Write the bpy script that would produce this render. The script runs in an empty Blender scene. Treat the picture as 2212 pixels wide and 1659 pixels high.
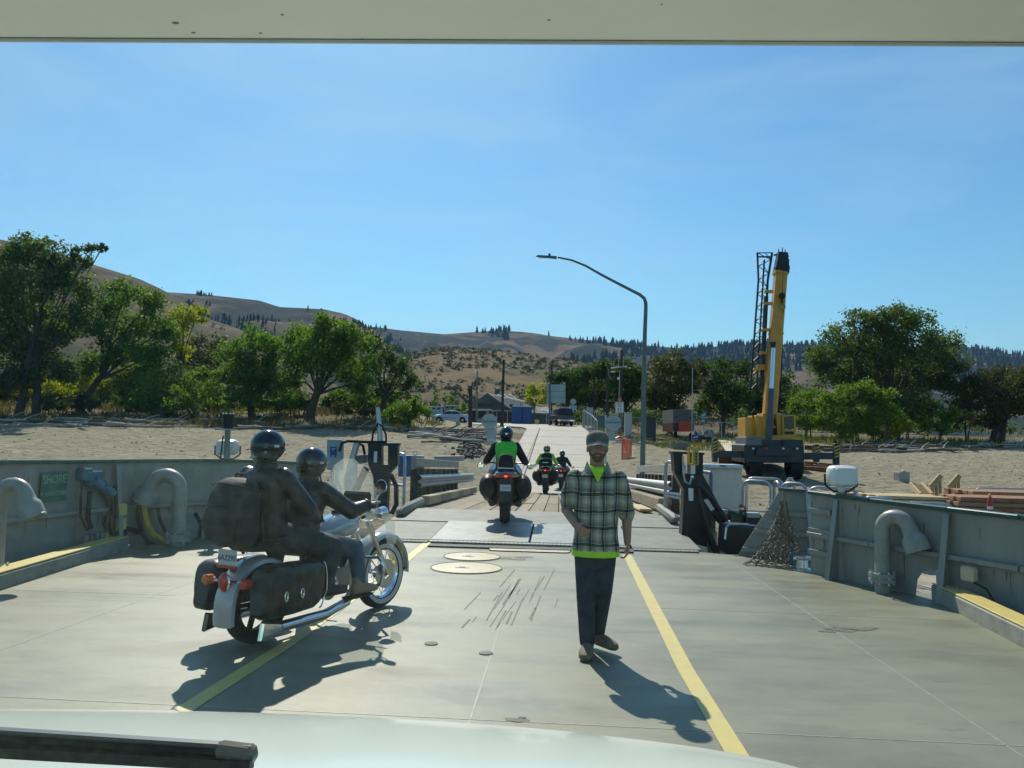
import bpy, bmesh, math, random
import numpy as np
from mathutils import Vector, Matrix, noise as mnoise
rad = math.radians
scene = bpy.context.scene
COL = scene.collection
random.seed(7)
RNG = np.random.default_rng(7)
# ---------------------------------------------------------------- camera
HEAD, PITCH, ROLL = rad(3.39), rad(3.53), rad(1.3)
EYE = Vector((0, 0, 1.72)); FPX = 1790.0
cam_data = bpy.data.cameras.new('camera'); cam_data.sensor_width = 36.0
cam_data.lens = 36.0 * FPX / 2212.0
cam_data.clip_start = 0.05; cam_data.clip_end = 20000
cam = bpy.data.objects.new('camera', cam_data); COL.objects.link(cam)
cam.matrix_world = Matrix.Translation(EYE) @ Matrix.Rotation(HEAD, 4, 'Z') @ Matrix.Rotation(rad(90) + PITCH, 4, 'X') @ Matrix.Rotation(ROLL, 4, 'Z')
scene.camera = cam
# ---------------------------------------------------------------- sky, sun, exposure
SUN_AZ, SUN_EL = rad(16.4), rad(43.0)          # azimuth to the left of +Y
SUN_DIR = Vector((-math.sin(SUN_AZ) * math.cos(SUN_EL), math.cos(SUN_AZ) * math.cos(SUN_EL), math.sin(SUN_EL)))
world = bpy.data.worlds.new('World'); scene.world = world; world.use_nodes = True
wn, wl = world.node_tree.nodes, world.node_tree.links
wn.clear()
w_out = wn.new('ShaderNodeOutputWorld'); w_bg = wn.new('ShaderNodeBackground'); w_sky = wn.new('ShaderNodeTexSky')
w_sky.sky_type = 'NISHITA'; w_sky.sun_disc = False
w_sky.sun_elevation = SUN_EL; w_sky.sun_rotation = -SUN_AZ
w_sky.air_density = 1.25; w_sky.dust_density = 0.55; w_sky.ozone_density = 3.2; w_sky.altitude = 400
w_bg.inputs['Strength'].default_value = 0.095
# faint wisps of cirrus over the whole dome
w_tc = wn.new('ShaderNodeTexCoord'); w_map = wn.new('ShaderNodeMapping'); w_map.inputs['Scale'].default_value = (1.6, 1.6, 5.5); w_map.inputs['Rotation'].default_value = (0.25, 0.3, 0)
w_n = wn.new('ShaderNodeTexNoise'); w_n.inputs['Scale'].default_value = 1.7; w_n.inputs['Detail'].default_value = 7; w_n.inputs['Roughness'].default_value = 0.52; w_n.inputs['Distortion'].default_value = 0.7
w_r = wn.new('ShaderNodeValToRGB'); w_r.color_ramp.elements[0].position = 0.43; w_r.color_ramp.elements[1].position = 0.75
w_r.color_ramp.elements[1].color = (0.34, 0.34, 0.34, 1)
w_mix = wn.new('ShaderNodeMix'); w_mix.data_type = 'RGBA'
w_tint = wn.new('ShaderNodeMix'); w_tint.data_type = 'RGBA'; w_tint.blend_type = 'MULTIPLY'; w_tint.inputs[0].default_value = 1.0
w_tint.inputs[7].default_value = (0.66, 1.05, 1.18, 1)
wl.new(w_tc.outputs['Generated'], w_map.inputs['Vector']); wl.new(w_map.outputs[0], w_n.inputs['Vector']); wl.new(w_n.outputs[0], w_r.inputs[0])
wl.new(w_r.outputs[0], w_mix.inputs[0]); wl.new(w_sky.outputs[0], w_tint.inputs[6]); wl.new(w_tint.outputs[2], w_mix.inputs[6])
w_mix.inputs[7].default_value = (5.2, 7.8, 9.2, 1)
wl.new(w_mix.outputs[2], w_bg.inputs['Color']); wl.new(w_bg.outputs[0], w_out.inputs[0])
sun_data = bpy.data.lights.new('sun', 'SUN'); sun_data.energy = 4.8; sun_data.angle = rad(0.53); sun_data.color = (1.0, 0.94, 0.80)
sun = bpy.data.objects.new('sun', sun_data); COL.objects.link(sun)
sun.rotation_euler = (-SUN_DIR).to_track_quat('-Z', 'Y').to_euler()
scene.view_settings.view_transform = 'Standard'; scene.view_settings.look = 'None'
scene.view_settings.exposure = 0.0; scene.view_settings.gamma = 1.0; scene.view_settings.use_curve_mapping = False
scene.cycles.use_denoising = True
scene.cycles.max_bounces = 8; scene.cycles.transparent_max_bounces = 12; scene.cycles.volume_bounces = 0
scene.cycles.sample_clamp_indirect = 8
scene.cycles.volume_step_rate = 20; scene.cycles.volume_max_steps = 16
# ---------------------------------------------------------------- measuring helpers (photo pixel -> point at a real distance or height)
_h = Vector((-math.sin(HEAD), math.cos(HEAD), 0)); _r = Vector((math.cos(HEAD), math.sin(HEAD), 0)); _u = Vector((0, 0, 1))
_fw = _h * math.cos(PITCH) + _u * math.sin(PITCH); _up = -_h * math.sin(PITCH) + _u * math.cos(PITCH)
def W(px, py, d=None, z=None):
    ax, ay = px - 1106, 829.5 - py
    ax, ay = ax * math.cos(ROLL) - ay * math.sin(ROLL), ax * math.sin(ROLL) + ay * math.cos(ROLL)
    v = _r * (ax / FPX) + _up * (ay / FPX) + _fw
    t = (z - EYE.z) / v.z if z is not None else d / v.dot(_h)
    return EYE + v * t
def dep(p): return (Vector(p) - EYE).dot(_h)
def zat(px, py, p): return W(px, py, dep(p)).z           # height seen at that pixel at the depth of p
def V(*a): return Vector(a)
# ---------------------------------------------------------------- materials
MATS = {}
def mat(name, col=(0.5, 0.5, 0.5), rough=0.6, metal=0.0, var=0.12, scale=6.0, bump=0.0, bscale=40.0, emit=None, coat=0.0, trans=0.0, spec=0.5, col2=None, detail=5, stretch=None):
    if name in MATS: return MATS[name]
    m = bpy.data.materials.new(name); m.use_nodes = True; MATS[name] = m
    nt = m.node_tree; n, l = nt.nodes, nt.links; b = n['Principled BSDF']
    b.inputs['Roughness'].default_value = rough; b.inputs['Metallic'].default_value = metal
    b.inputs['Specular IOR Level'].default_value = spec
    if coat: b.inputs['Coat Weight'].default_value = coat; b.inputs['Coat Roughness'].default_value = 0.08
    if trans: b.inputs['Transmission Weight'].default_value = trans
    tc = n.new('ShaderNodeTexCoord'); src = tc.outputs['Object']
    if stretch:
        mp = n.new('ShaderNodeMapping'); mp.inputs['Scale'].default_value = stretch; l.new(src, mp.inputs[0]); src = mp.outputs[0]
    nz = n.new('ShaderNodeTexNoise'); nz.inputs['Scale'].default_value = scale; nz.inputs['Detail'].default_value = detail; nz.inputs['Roughness'].default_value = 0.62
    l.new(src, nz.inputs['Vector'])
    mx = n.new('ShaderNodeMix'); mx.data_type = 'RGBA'
    c = Vector(col)
    lo = tuple(c * (1 - var)) + (1,); hi = (tuple(c * (1 + var)) if col2 is None else tuple(col2)) + (1,)
    if col2 is not None: lo = tuple(c) + (1,)
    mx.inputs[6].default_value = lo; mx.inputs[7].default_value = hi
    mr = n.new('ShaderNodeMapRange'); mr.inputs[1].default_value = 0.32; mr.inputs[2].default_value = 0.68
    l.new(nz.outputs[0], mr.inputs[0]); l.new(mr.outputs[0], mx.inputs[0]); l.new(mx.outputs[2], b.inputs['Base Color'])
    if bump:
        n2 = n.new('ShaderNodeTexNoise'); n2.inputs['Scale'].default_value = bscale; n2.inputs['Detail'].default_value = 4; l.new(src, n2.inputs['Vector'])
        bp = n.new('ShaderNodeBump'); bp.inputs['Strength'].default_value = bump; bp.inputs['Distance'].default_value = 0.02
        l.new(n2.outputs[0], bp.inputs['Height']); l.new(bp.outputs[0], b.inputs['Normal'])
    if emit: b.inputs['Emission Color'].default_value = tuple(emit[:3]) + (1,); b.inputs['Emission Strength'].default_value = emit[3]
    return m
def leafmat(name, c1, c2, trans=0.4):
    if name in MATS: return MATS[name]
    m = bpy.data.materials.new(name); m.use_nodes = True; MATS[name] = m
    n, l = m.node_tree.nodes, m.node_tree.links; n.clear()
    o = n.new('ShaderNodeOutputMaterial'); d = n.new('ShaderNodeBsdfPrincipled'); t = n.new('ShaderNodeBsdfTranslucent'); mx = n.new('ShaderNodeMixShader')
    d.inputs['Roughness'].default_value = 0.55; d.inputs['Specular IOR Level'].default_value = 0.12
    g = n.new('ShaderNodeNewGeometry'); cm = n.new('ShaderNodeMix'); cm.data_type = 'RGBA'
    cm.inputs[6].default_value = tuple(c1) + (1,); cm.inputs[7].default_value = tuple(c2) + (1,)
    l.new(g.outputs['Random Per Island'], cm.inputs[0]); l.new(cm.outputs[2], d.inputs['Base Color'])
    tm = n.new('ShaderNodeMix'); tm.data_type = 'RGBA'; tm.blend_type = 'MULTIPLY'; tm.inputs[0].default_value = 1; tm.inputs[7].default_value = (1.35, 1.5, 0.6, 1)
    l.new(cm.outputs[2], tm.inputs[6]); l.new(tm.outputs[2], t.inputs['Color'])
    mx.inputs[0].default_value = trans; l.new(d.outputs[0], mx.inputs[1]); l.new(t.outputs[0], mx.inputs[2]); l.new(mx.outputs[0], o.inputs[0])
    return m
# ---------------------------------------------------------------- mesh builder
def frame(t):
    t = t.normalized(); a = Vector((0, 0, 1)) if abs(t.z) < 0.9 else Vector((1, 0, 0))
    u = t.cross(a).normalized(); return u, u.cross(t).normalized()
ROOTM = {}
class MB:
    def __init__(s): s.v = []; s.f = []
    def add(s, vs, fs):
        o = len(s.v); s.v += [Vector(q) for q in vs]; s.f += [tuple(i + o for i in q) for q in fs]; return s
    def hull(s, p):      # 8 points: bottom 4 ccw, top 4 ccw
        return s.add(p, [(3, 2, 1, 0), (4, 5, 6, 7), (0, 1, 5, 4), (1, 2, 6, 5), (2, 3, 7, 6), (3, 0, 4, 7)])
    def box(s, c, d, rz=0.0, M=None):
        x, y, z = d[0] / 2, d[1] / 2, d[2] / 2
        p = [Vector(q) for q in ((-x, -y, -z), (x, -y, -z), (x, y, -z), (-x, y, -z), (-x, -y, z), (x, -y, z), (x, y, z), (-x, y, z))]
        if M is None: M = Matrix.Rotation(rz, 3, 'Z')
        return s.hull([M @ q + Vector(c) for q in p])
    def bar(s, a, b, w, h, up=(0, 0, 1)):     # rectangular bar from a to b
        a, b = Vector(a), Vector(b); t = (b - a).normalized(); u = t.cross(Vector(up))
        if u.length < 1e-4: u = Vector((1, 0, 0))
        u = u.normalized() * w / 2; n = u.normalized().cross(t) * h / 2
        return s.hull([a - u - n, a + u - n, b + u - n, b - u - n, a - u + n, a + u + n, b + u + n, b - u + n])
    def ring(s, rings, cap=True, closed=False):
        n = len(rings[0]); o = len(s.v)
        for r in rings: s.v += [Vector(q) for q in r]
        m = len(rings)
        for i in range(m if closed else m - 1):
            for j in range(n):
                a = o + i * n + j; b = o + i * n + (j + 1) % n; i2 = (i + 1) % m
                s.f.append((a, b, o + i2 * n + (j + 1) % n, o + i2 * n + j))
        if cap and not closed:
            s.f.append(tuple(o + j for j in reversed(range(n)))); s.f.append(tuple(o + (m - 1) * n + j for j in range(n)))
        return s
    def tube(s, pts, r, n=8, closed=False, cap=True):
        pts = [Vector(p) for p in pts]; m = len(pts); R = r if isinstance(r, (list, tuple)) else [r] * m
        rings = []; u = None
        for i, p in enumerate(pts):
            a = pts[i - 1] if (i or closed) else p; b = pts[(i + 1) % m] if (i < m - 1 or closed) else p
            t = (b - a).normalized()
            if u is None: u, w = frame(t)
            else:
                u = (u - t * u.dot(t))
                u = u.normalized() if u.length > 1e-5 else frame(t)[0]
                w = u.cross(t).normalized()
            rr = R[i] if isinstance(R[i], (tuple, list)) else (R[i], R[i])
            rings.append([p + (u * math.cos(2 * math.pi * k / n) * rr[0] - w * math.sin(2 * math.pi * k / n) * rr[1]) for k in range(n)])
        return s.ring(rings, cap, closed)
    def cyl(s, a, b, r, r2=None, n=12): return s.tube([a, b], [r, r if r2 is None else r2], n)
    def lathe(s, prof, c=(0, 0, 0), axis=(0, 0, 1), n=20, cap=True):
        c = Vector(c); t = Vector(axis).normalized(); u, w = frame(t)
        return s.ring([[c + t * z + (u * math.cos(2 * math.pi * k / n) - w * math.sin(2 * math.pi * k / n)) * r for k in range(n)] for r, z in prof], cap)
    def ball(s, c, r, n=12, m=8, M=None):
        r = r if isinstance(r, (tuple, list)) else (r, r, r); rings = []
        for i in range(m + 1):
            a = -math.pi / 2 + math.pi * (0.02 + 0.96 * i / m); 
            q = [Vector((r[0] * math.cos(a) * math.cos(2 * math.pi * k / n), r[1] * math.cos(a) * math.sin(2 * math.pi * k / n), r[2] * math.sin(a))) for k in range(n)]
            rings.append([(M @ p if M else p) + Vector(c) for p in q])
        return s.ring(rings)
    def prism(s, poly, ext):
        ext = Vector(ext); a = [Vector(p) for p in poly]; n = len(a)
        o = len(s.v); s.v += a + [p + ext for p in a]
        s.f.append(tuple(o + i for i in reversed(range(n)))); s.f.append(tuple(o + n + i for i in range(n)))
        for i in range(n): j = (i + 1) % n; s.f.append((o + i, o + j, o + n + j, o + n + i))
        return s
    def torus(s, c, R, r, axis=(0, 0, 1), n=24, m=8):
        u, w = frame(Vector(axis)); return s.tube([Vector(c) + (u * math.cos(2 * math.pi * k / n) + w * math.sin(2 * math.pi * k / n)) * R for k in range(n)], r, m, closed=True)
    def build(s, name, m, parent=None, world=False, smooth=False, bevel=0.0, remesh=0.0, sm=4, kind=None, label=None, seg=1):
        vs = s.v
        if parent is not None and world:
            r = parent
            while r.parent: r = r.parent
            inv = ROOTM[r.name].inverted(); vs = [inv @ q for q in vs]
        me = bpy.data.meshes.new(name); me.from_pydata([tuple(q) for q in vs], [], s.f); me.update()
        if not remesh:
            bm = bmesh.new(); bm.from_mesh(me); bmesh.ops.recalc_face_normals(bm, faces=bm.faces); bm.to_mesh(me); bm.free()
        me.materials.append(m)
        ob = bpy.data.objects.new(name, me); COL.objects.link(ob)
        if parent is not None: ob.parent = parent
        if remesh:
            rm = ob.modifiers.new('remesh', 'REMESH'); rm.mode = 'VOXEL'; rm.voxel_size = remesh; rm.use_smooth_shade = True
            if sm: q = ob.modifiers.new('smooth', 'SMOOTH'); q.factor = 0.5; q.iterations = sm
        else:
            if smooth:
                me.polygons.foreach_set('use_smooth', [True] * len(me.polygons))
                try: me.set_sharp_from_angle(angle=rad(38))
                except Exception: pass
            if bevel: q = ob.modifiers.new('bevel', 'BEVEL'); q.width = bevel; q.segments = seg; q.limit_method = 'ANGLE'; q.angle_limit = rad(40)
        if kind: ob['kind'] = kind
        if label: ob['label'] = label
        return ob
def thing(name, label, cat, loc=(0, 0, 0), rz=0.0, group=None, M=None, scale=1.0):
    o = bpy.data.objects.new(name, None); COL.objects.link(o)
    M = M if M is not None else Matrix.Translation(Vector(loc)) @ Matrix.Rotation(rz, 4, 'Z') @ Matrix.Scale(scale, 4)
    o.matrix_world = M; ROOTM[o.name] = M.copy(); o.empty_display_size = 0.2
    o['label'] = label; o['category'] = cat
    if group: o['group'] = group
    return o
def tag(o, label, cat, group=None):
    o['label'] = label; o['category'] = cat
    if group: o['group'] = group
    return o
def struct(o): o['kind'] = 'structure'; return o
def dup(root, M, label=None):
    def rec(o, par):
        c = o.copy(); COL.objects.link(c); c.parent = par
        for ch in o.children: rec(ch, c)
        return c
    c = rec(root, None); c.matrix_world = M; ROOTM[c.name] = M.copy()
    if label: c['label'] = label
    return c
def TM(loc, rz=0.0, s=1.0): return Matrix.Translation(Vector(loc)) @ Matrix.Rotation(rz, 4, 'Z') @ Matrix.Scale(s, 4)
def cloud_mesh(name, verts, k, m, parent=None, inv=None):     # verts: (N*k,3) array of separate k-gons
    verts = np.asarray(verts, dtype=np.float64).reshape(-1, 3)
    if inv is not None:
        A = np.array(inv); verts = verts @ A[:3, :3].T + A[:3, 3]
    N = len(verts) // k; me = bpy.data.meshes.new(name)
    me.vertices.add(len(verts)); me.vertices.foreach_set('co', verts.astype(np.float32).ravel())
    me.loops.add(N * k); me.loops.foreach_set('vertex_index', np.arange(N * k, dtype=np.int32))
    me.polygons.add(N); me.polygons.foreach_set('loop_start', np.arange(0, N * k, k, dtype=np.int32)); me.polygons.foreach_set('loop_total', np.full(N, k, dtype=np.int32))
    me.update(calc_edges=True); me.materials.append(m)
    ob = bpy.data.objects.new(name, me); COL.objects.link(ob)
    if parent is not None: ob.parent = parent
    return ob
def text_part(name, txt, size, M, m, parent, world=False, ext=0.002, align='CENTER'):
    cu = bpy.data.curves.new(name, 'FONT'); cu.body = txt; cu.size = size; cu.align_x = align; cu.align_y = 'CENTER'; cu.extrude = ext
    t = bpy.data.objects.new(name, cu); me = bpy.data.meshes.new_from_object(t); bpy.data.objects.remove(t); bpy.data.curves.remove(cu)
    if world:
        r = parent
        while r.parent: r = r.parent
        M = ROOTM[r.name].inverted() @ M
    me.transform(M); me.materials.clear(); me.materials.append(m); me.name = name
    ob = bpy.data.objects.new(name, me); COL.objects.link(ob); ob.parent = parent
    return ob
def basis(o, x, z):      # matrix with local x along x, local y along z (up), normal out
    x = Vector(x).normalized(); z = Vector(z).normalized(); n = x.cross(z).normalized()
    return Matrix(((x.x, z.x, n.x, o[0]), (x.y, z.y, n.y, o[1]), (x.z, z.z, n.z, o[2]), (0, 0, 0, 1)))
def arcpts(c, r, a0, a1, n, ex, ey):
    return [Vector(c) + Vector(ex) * r * math.cos(a0 + (a1 - a0) * i / n) + Vector(ey) * r * math.sin(a0 + (a1 - a0) * i / n) for i in range(n + 1)]
# ================================================================ terrain, water, hills
def interp(x, pts):
    return float(np.interp(x, [p[0] for p in pts], [p[1] for p in pts]))
ZL = [(10, -4), (20, -2.4), (26, -1.2), (30, -0.45), (40, 0.15), (66, 2.0), (82, 2.5), (95, 3.0), (110, 3.3), (150, 3.6), (400, 6), (4000, 40)]
ZB = [(10, -4), (20, -2.4), (26, -1.2), (30, -0.45), (40, 0.15), (62, 1.75), (66, 2.0), (73, 3.0), (80, 3.5), (95, 3.9), (150, 4.5), (400, 6), (4000, 40)]
ZR = [(10, -4), (20, -3), (28, -1.7), (36, -1.0), (45, -0.35), (58, 0.6), (70, 1.2), (88, 2.0), (100, 2.4), (150, 3.4), (400, 6), (4000, 40)]
ROADC, ROADW = -0.45, 2.6
def road_z(y): return interp(y, [(29, -0.75), (36, -0.72), (40, -0.62), (78, 2.42), (84, 2.62), (95, 3.0), (120, 3.3)])
def ground_z(x, y, rough=True):
    p = Vector((x, y, 0)); d = p.dot(_h); l = p.dot(_r)
    w = min(1, max(0, (l - 5 - 0.02 * d) / 7.0)); w = w * w * (3 - 2 * w)
    wb = min(1, max(0, (-l - 7) / 6.0)); zl = interp(d, ZL); zl += (interp(d, ZB) - zl) * wb * wb * (3 - 2 * wb)
    z = zl * (1 - w) + interp(d, ZR) * w
    if rough and d < 130:
        a = 0.16 * mnoise.noise((x * 0.16, y * 0.16, 1.7)) + 0.09 * mnoise.noise((x * 0.7, y * 0.7, 4.2)) + 0.08 * mnoise.noise((x * 1.9, y * 1.9, 8.2))
        if d > 95: a *= (130 - d) / 35
        z += a
    rd = max(0.0, abs(x - ROADC) - ROADW)
    if 26 < y < 125 and rd < 3.5:
        k = max(0.0, 1 - rd / 3.5); k = k * k * (3 - 2 * k)
        z = z * (1 - k) + (road_z(y) - 0.06) * k
    if 80 < y < 112 and l < 12: 
        z = min(z, road_z(y) - 0.05) if abs(x - ROADC) < 6 else z
    return z
def G(px, py, fall=80.0):
    d = 26.0
    while d < 220:
        p = W(px, py, d)
        if p.z <= ground_z(p.x, p.y): return V(p.x, p.y, ground_z(p.x, p.y))
        d += 0.3
    p = W(px, py, fall); return V(p.x, p.y, ground_z(p.x, p.y))
def on_ground(px, d, py=930):
    p = W(px, py, d); return V(p.x, p.y, ground_z(p.x, p.y))
def gmat():
    m = bpy.data.materials.new('sandy_ground'); m.use_nodes = True
    n, l = m.node_tree.nodes, m.node_tree.links; b = n['Principled BSDF']; b.inputs['Roughness'].default_value = 0.95; b.inputs['Specular IOR Level'].default_value = 0.15
    tc = n.new('ShaderNodeTexCoord')
    def nz(scale, det=5, st=None):
        q = n.new('ShaderNodeTexNoise'); q.inputs['Scale'].default_value = scale; q.inputs['Detail'].default_value = det; q.inputs['Roughness'].default_value = 0.65
        if st:
            mp = n.new('ShaderNodeMapping'); mp.inputs['Scale'].default_value = st; l.new(tc.outputs['Object'], mp.inputs[0]); l.new(mp.outputs[0], q.inputs['Vector'])
        else: l.new(tc.outputs['Object'], q.inputs['Vector'])
        return q.outputs[0]
    def ramp(src, a, c):
        q = n.new('ShaderNodeMapRange'); q.inputs[1].default_value = a; q.inputs[2].default_value = c; l.new(src, q.inputs[0]); return q.outputs[0]
    def mix(fac, a, c):
        q = n.new('ShaderNodeMix'); q.data_type = 'RGBA'; l.new(fac, q.inputs[0])
        for i, s in ((6, a), (7, c)):
            if isinstance(s, tuple): q.inputs[i].default_value = s + (1,)
            else: l.new(s, q.inputs[i])
        return q.outputs[2]
    sand = mix(ramp(nz(0.35), 0.3, 0.7), (0.345, 0.305, 0.205), (0.43, 0.385, 0.27))
    sand = mix(ramp(nz(2.2, 7), 0.46, 0.66), sand, (0.235, 0.205, 0.14))  # darker blotches paint the mottled shading of footprints into the sand
    grass = mix(ramp(nz(0.25, 6), 0.35, 0.65), (0.20, 0.16, 0.085), (0.13, 0.13, 0.055))
    grass = mix(ramp(nz(2.0, 4), 0.4, 0.7), grass, (0.26, 0.21, 0.12))
    at = n.new('ShaderNodeAttribute'); at.attribute_name = 'grassy'
    add = n.new('ShaderNodeMath'); add.operation = 'ADD'; l.new(at.outputs['Fac'], add.inputs[0])
    sc = n.new('ShaderNodeMath'); sc.operation = 'MULTIPLY_ADD'; sc.inputs[1].default_value = 0.9; sc.inputs[2].default_value = -0.45; l.new(nz(0.5, 6), sc.inputs[0]); l.new(sc.outputs[0], add.inputs[1])
    c = mix(ramp(add.outputs[0], 0.4, 0.6), sand, grass)
    l.new(c, b.inputs['Base Color'])
    bp = n.new('ShaderNodeBump'); bp.inputs['Strength'].default_value = 1.0; bp.inputs['Distance'].default_value = 0.7; l.new(nz(1.3, 8), bp.inputs['Height']); l.new(bp.outputs[0], b.inputs['Normal'])
    return m
def build_ground():
    ds = list(np.arange(20, 48, 0.55)) + list(np.arange(48, 100, 0.9)) + list(np.geomspace(100, 4000, 40))
    ls = np.concatenate([-np.geomspace(46, 2600, 22)[::-1], np.arange(-45, 45.1, 0.75), np.geomspace(46, 2600, 22)])
    vs, fs, gr = [], [], []
    for d in ds:
        for lx in ls:
            k = 1.0 if abs(lx) < 46 else 1.0
            p = _h * d + _r * lx; vs.append((p.x, p.y, ground_z(p.x, p.y)))
            lim = 63 if lx < 3 else (72 if lx < 12 else 84)
            if lx < -6: lim = 60
            g = min(1, max(0, (d - lim) / 6))
            if d > 72 and -14 < lx < 12: g *= 0.35
            gr.append(g)
    nl = len(ls)
    for i in range(len(ds) - 1):
        for j in range(nl - 1):
            fs.append((i * nl + j, i * nl + j + 1, (i + 1) * nl + j + 1, (i + 1) * nl + j))
    me = bpy.data.meshes.new('ground'); me.from_pydata(vs, [], fs)
    a = me.attributes.new('grassy', 'FLOAT', 'POINT'); a.data.foreach_set('value', gr)
    me.polygons.foreach_set('use_smooth', [True] * len(fs)); me.materials.append(gmat())
    o = bpy.data.objects.new('ground', me); COL.objects.link(o); struct(o)
build_ground()
wm = mat('lake_water', (0.02, 0.05, 0.06), 0.08, var=0.2, scale=0.3, bump=0.5, bscale=1.5)
o = MB().add([(-3000, -300, -1.25), (3000, -300, -1.25), (3000, 60, -1.25), (-3000, 60, -1.25)], [(0, 1, 2, 3)]).build('water', wm); struct(o)
# ---- hills
def hillmat(name, c1, c2, c3, s1, s2, t1=(0.42, 0.6), t2=(0.5, 0.62)):
    m = bpy.data.materials.new(name); m.use_nodes = True; n, l = m.node_tree.nodes, m.node_tree.links; b = n['Principled BSDF']
    b.inputs['Roughness'].default_value = 1; b.inputs['Specular IOR Level'].default_value = 0.05
    tc = n.new('ShaderNodeTexCoord'); prev = c1 + (1,)
    src = None
    for c, s, t in ((c2, s1, t1), (c3, s2, t2)):
        q = n.new('ShaderNodeTexNoise'); q.inputs['Scale'].default_value = s; q.inputs['Detail'].default_value = 8; q.inputs['Roughness'].default_value = 0.7; l.new(tc.outputs['Object'], q.inputs['Vector'])
        r = n.new('ShaderNodeMapRange'); r.inputs[1].default_value, r.inputs[2].default_value = t; l.new(q.outputs[0], r.inputs[0])
        x = n.new('ShaderNodeMix'); x.data_type = 'RGBA'; l.new(r.outputs[0], x.inputs[0]); x.inputs[7].default_value = c + (1,)
        if src is None: x.inputs[6].default_value = prev
        else: l.new(src, x.inputs[6])
        src = x.outputs[2]
    l.new(src, b.inputs['Base Color'])
    return m
HILLS = {}
def hill(name, ridge, D, Df, z0, m, gully=0.0, seed=0, nv=46, nu=150, pw=1.2, gs=1.0):
    xs = np.linspace(ridge[0][0], ridge[-1][0], nu); vs = []; fs = []
    grid = np.zeros((nu, nv, 3)); nf = nv - 8
    for i, px in enumerate(xs):
        py = interp(px, ridge); dd = D + 0.06 * D * mnoise.noise((px * 0.004, seed, 0.3))
        P = W(px, py, dd); k = Df / dd
        for j in range(nv):
            if j < nf:
                v = j / (nf - 1); q = EYE.lerp(P, 1)  # ridge
                t = k + (1 - k) * v; x, y = P.x * t, P.y * t
                s = (v ** pw) * (0.55 + 0.45 * v) + 0.0
                z = z0 + (P.z - z0) * min(1, s * (1 + 0.0))
                # rounded shoulder
                z = z0 + (P.z - z0) * (1 - (1 - v) ** 1.55) * 0.55 + (P.z - z0) * s * 0.45
                if gully:
                    g = mnoise.fractal((x * gs * 0.006, y * gs * 0.0022, seed), 1.0, 2.1, 5) + 0.6 * mnoise.fractal((x * gs * 0.02, y * gs * 0.009, seed + 3), 1, 2.1, 4)
                    z += gully * g * (P.z - z0) * math.sin(math.pi * min(1, v * 1.02)) ** 0.8 * 0.5
            else:
                v = (j - nf + 1) / 8; t = 1 + v * 0.35; x, y = P.x * t, P.y * t; z = P.z - (P.z - z0) * v ** 1.5 * 0.6
            grid[i, j] = (x, y, z); vs.append((x, y, z))
    for i in range(nu - 1):
        for j in range(nv - 1): fs.append((i * nv + j, (i + 1) * nv + j, (i + 1) * nv + j + 1, i * nv + j + 1))
    me = bpy.data.meshes.new(name); me.from_pydata(vs, [], fs); me.polygons.foreach_set('use_smooth', [True] * len(fs)); me.materials.append(m)
    o = bpy.data.objects.new(name, me); COL.objects.link(o); struct(o); HILLS[name] = (grid, nf); return o
dry = hillmat('dry_grass_hillside', (0.17, 0.125, 0.07), (0.085, 0.08, 0.05), (0.04, 0.05, 0.036), 0.035, 0.012)
dry2 = hillmat('far_dry_hillside', (0.19, 0.13, 0.08), (0.11, 0.092, 0.06), (0.022, 0.036, 0.036), 0.008, 0.0042, (0.4, 0.62), (0.44, 0.52))
dry3 = hillmat('sage_hillside', (0.19, 0.14, 0.08), (0.125, 0.10, 0.055), (0.055, 0.062, 0.038), 0.03, 0.055, (0.42, 0.6), (0.53, 0.64))
hill('far_hill', [(-300, 700), (500, 690), (760, 708), (812, 706), (860, 713), (960, 722), (1040, 716), (1090, 714), (1140, 719), (1200, 727), (1330, 741), (1470, 752), (1560, 748), (1640, 742), (1720, 745), (1800, 746), (2100, 750), (2212, 770), (2500, 800)], 2300, 900, 10, dry2, 0.2, 5)
hill('ridge_hill', [(-700, 640), (-100, 640), (300, 628), (375, 632), (450, 637), (560, 649), (603, 663), (700, 668), (745, 678), (775, 692), (800, 710), (830, 733), (870, 752), (930, 790), (1000, 830), (1100, 880)], 1300, 620, 8, dry2, 0.16, 9)
hill('bluff_hill', [(-1000, 470), (-300, 480), (0, 517), (100, 539), (220, 577), (300, 602), (350, 625), (395, 652), (440, 685), (520, 712), (600, 760), (720, 830), (800, 880)], 720, 260, 5, dry, 0.28, 2)
hill('sage_knoll', [(640, 900), (760, 840), (830, 795), (880, 768), (930, 754), (985, 752), (1060, 757), (1130, 765), (1200, 775), (1300, 786), (1400, 800), (1600, 820), (1800, 850), (2000, 880)], 480, 190, 4, dry3, 0.12, 14, gs=2.5)
def surf(name, u, v):
    g, nf = HILLS[name]; i = u * (g.shape[0] - 1.001); j = v * (nf - 1.001); a, b = int(i), int(j); fi, fj = i - a, j - b
    return (g[a, b] * (1 - fi) * (1 - fj) + g[a + 1, b] * fi * (1 - fj) + g[a, b + 1] * (1 - fi) * fj + g[a + 1, b + 1] * fi * fj)
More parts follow.
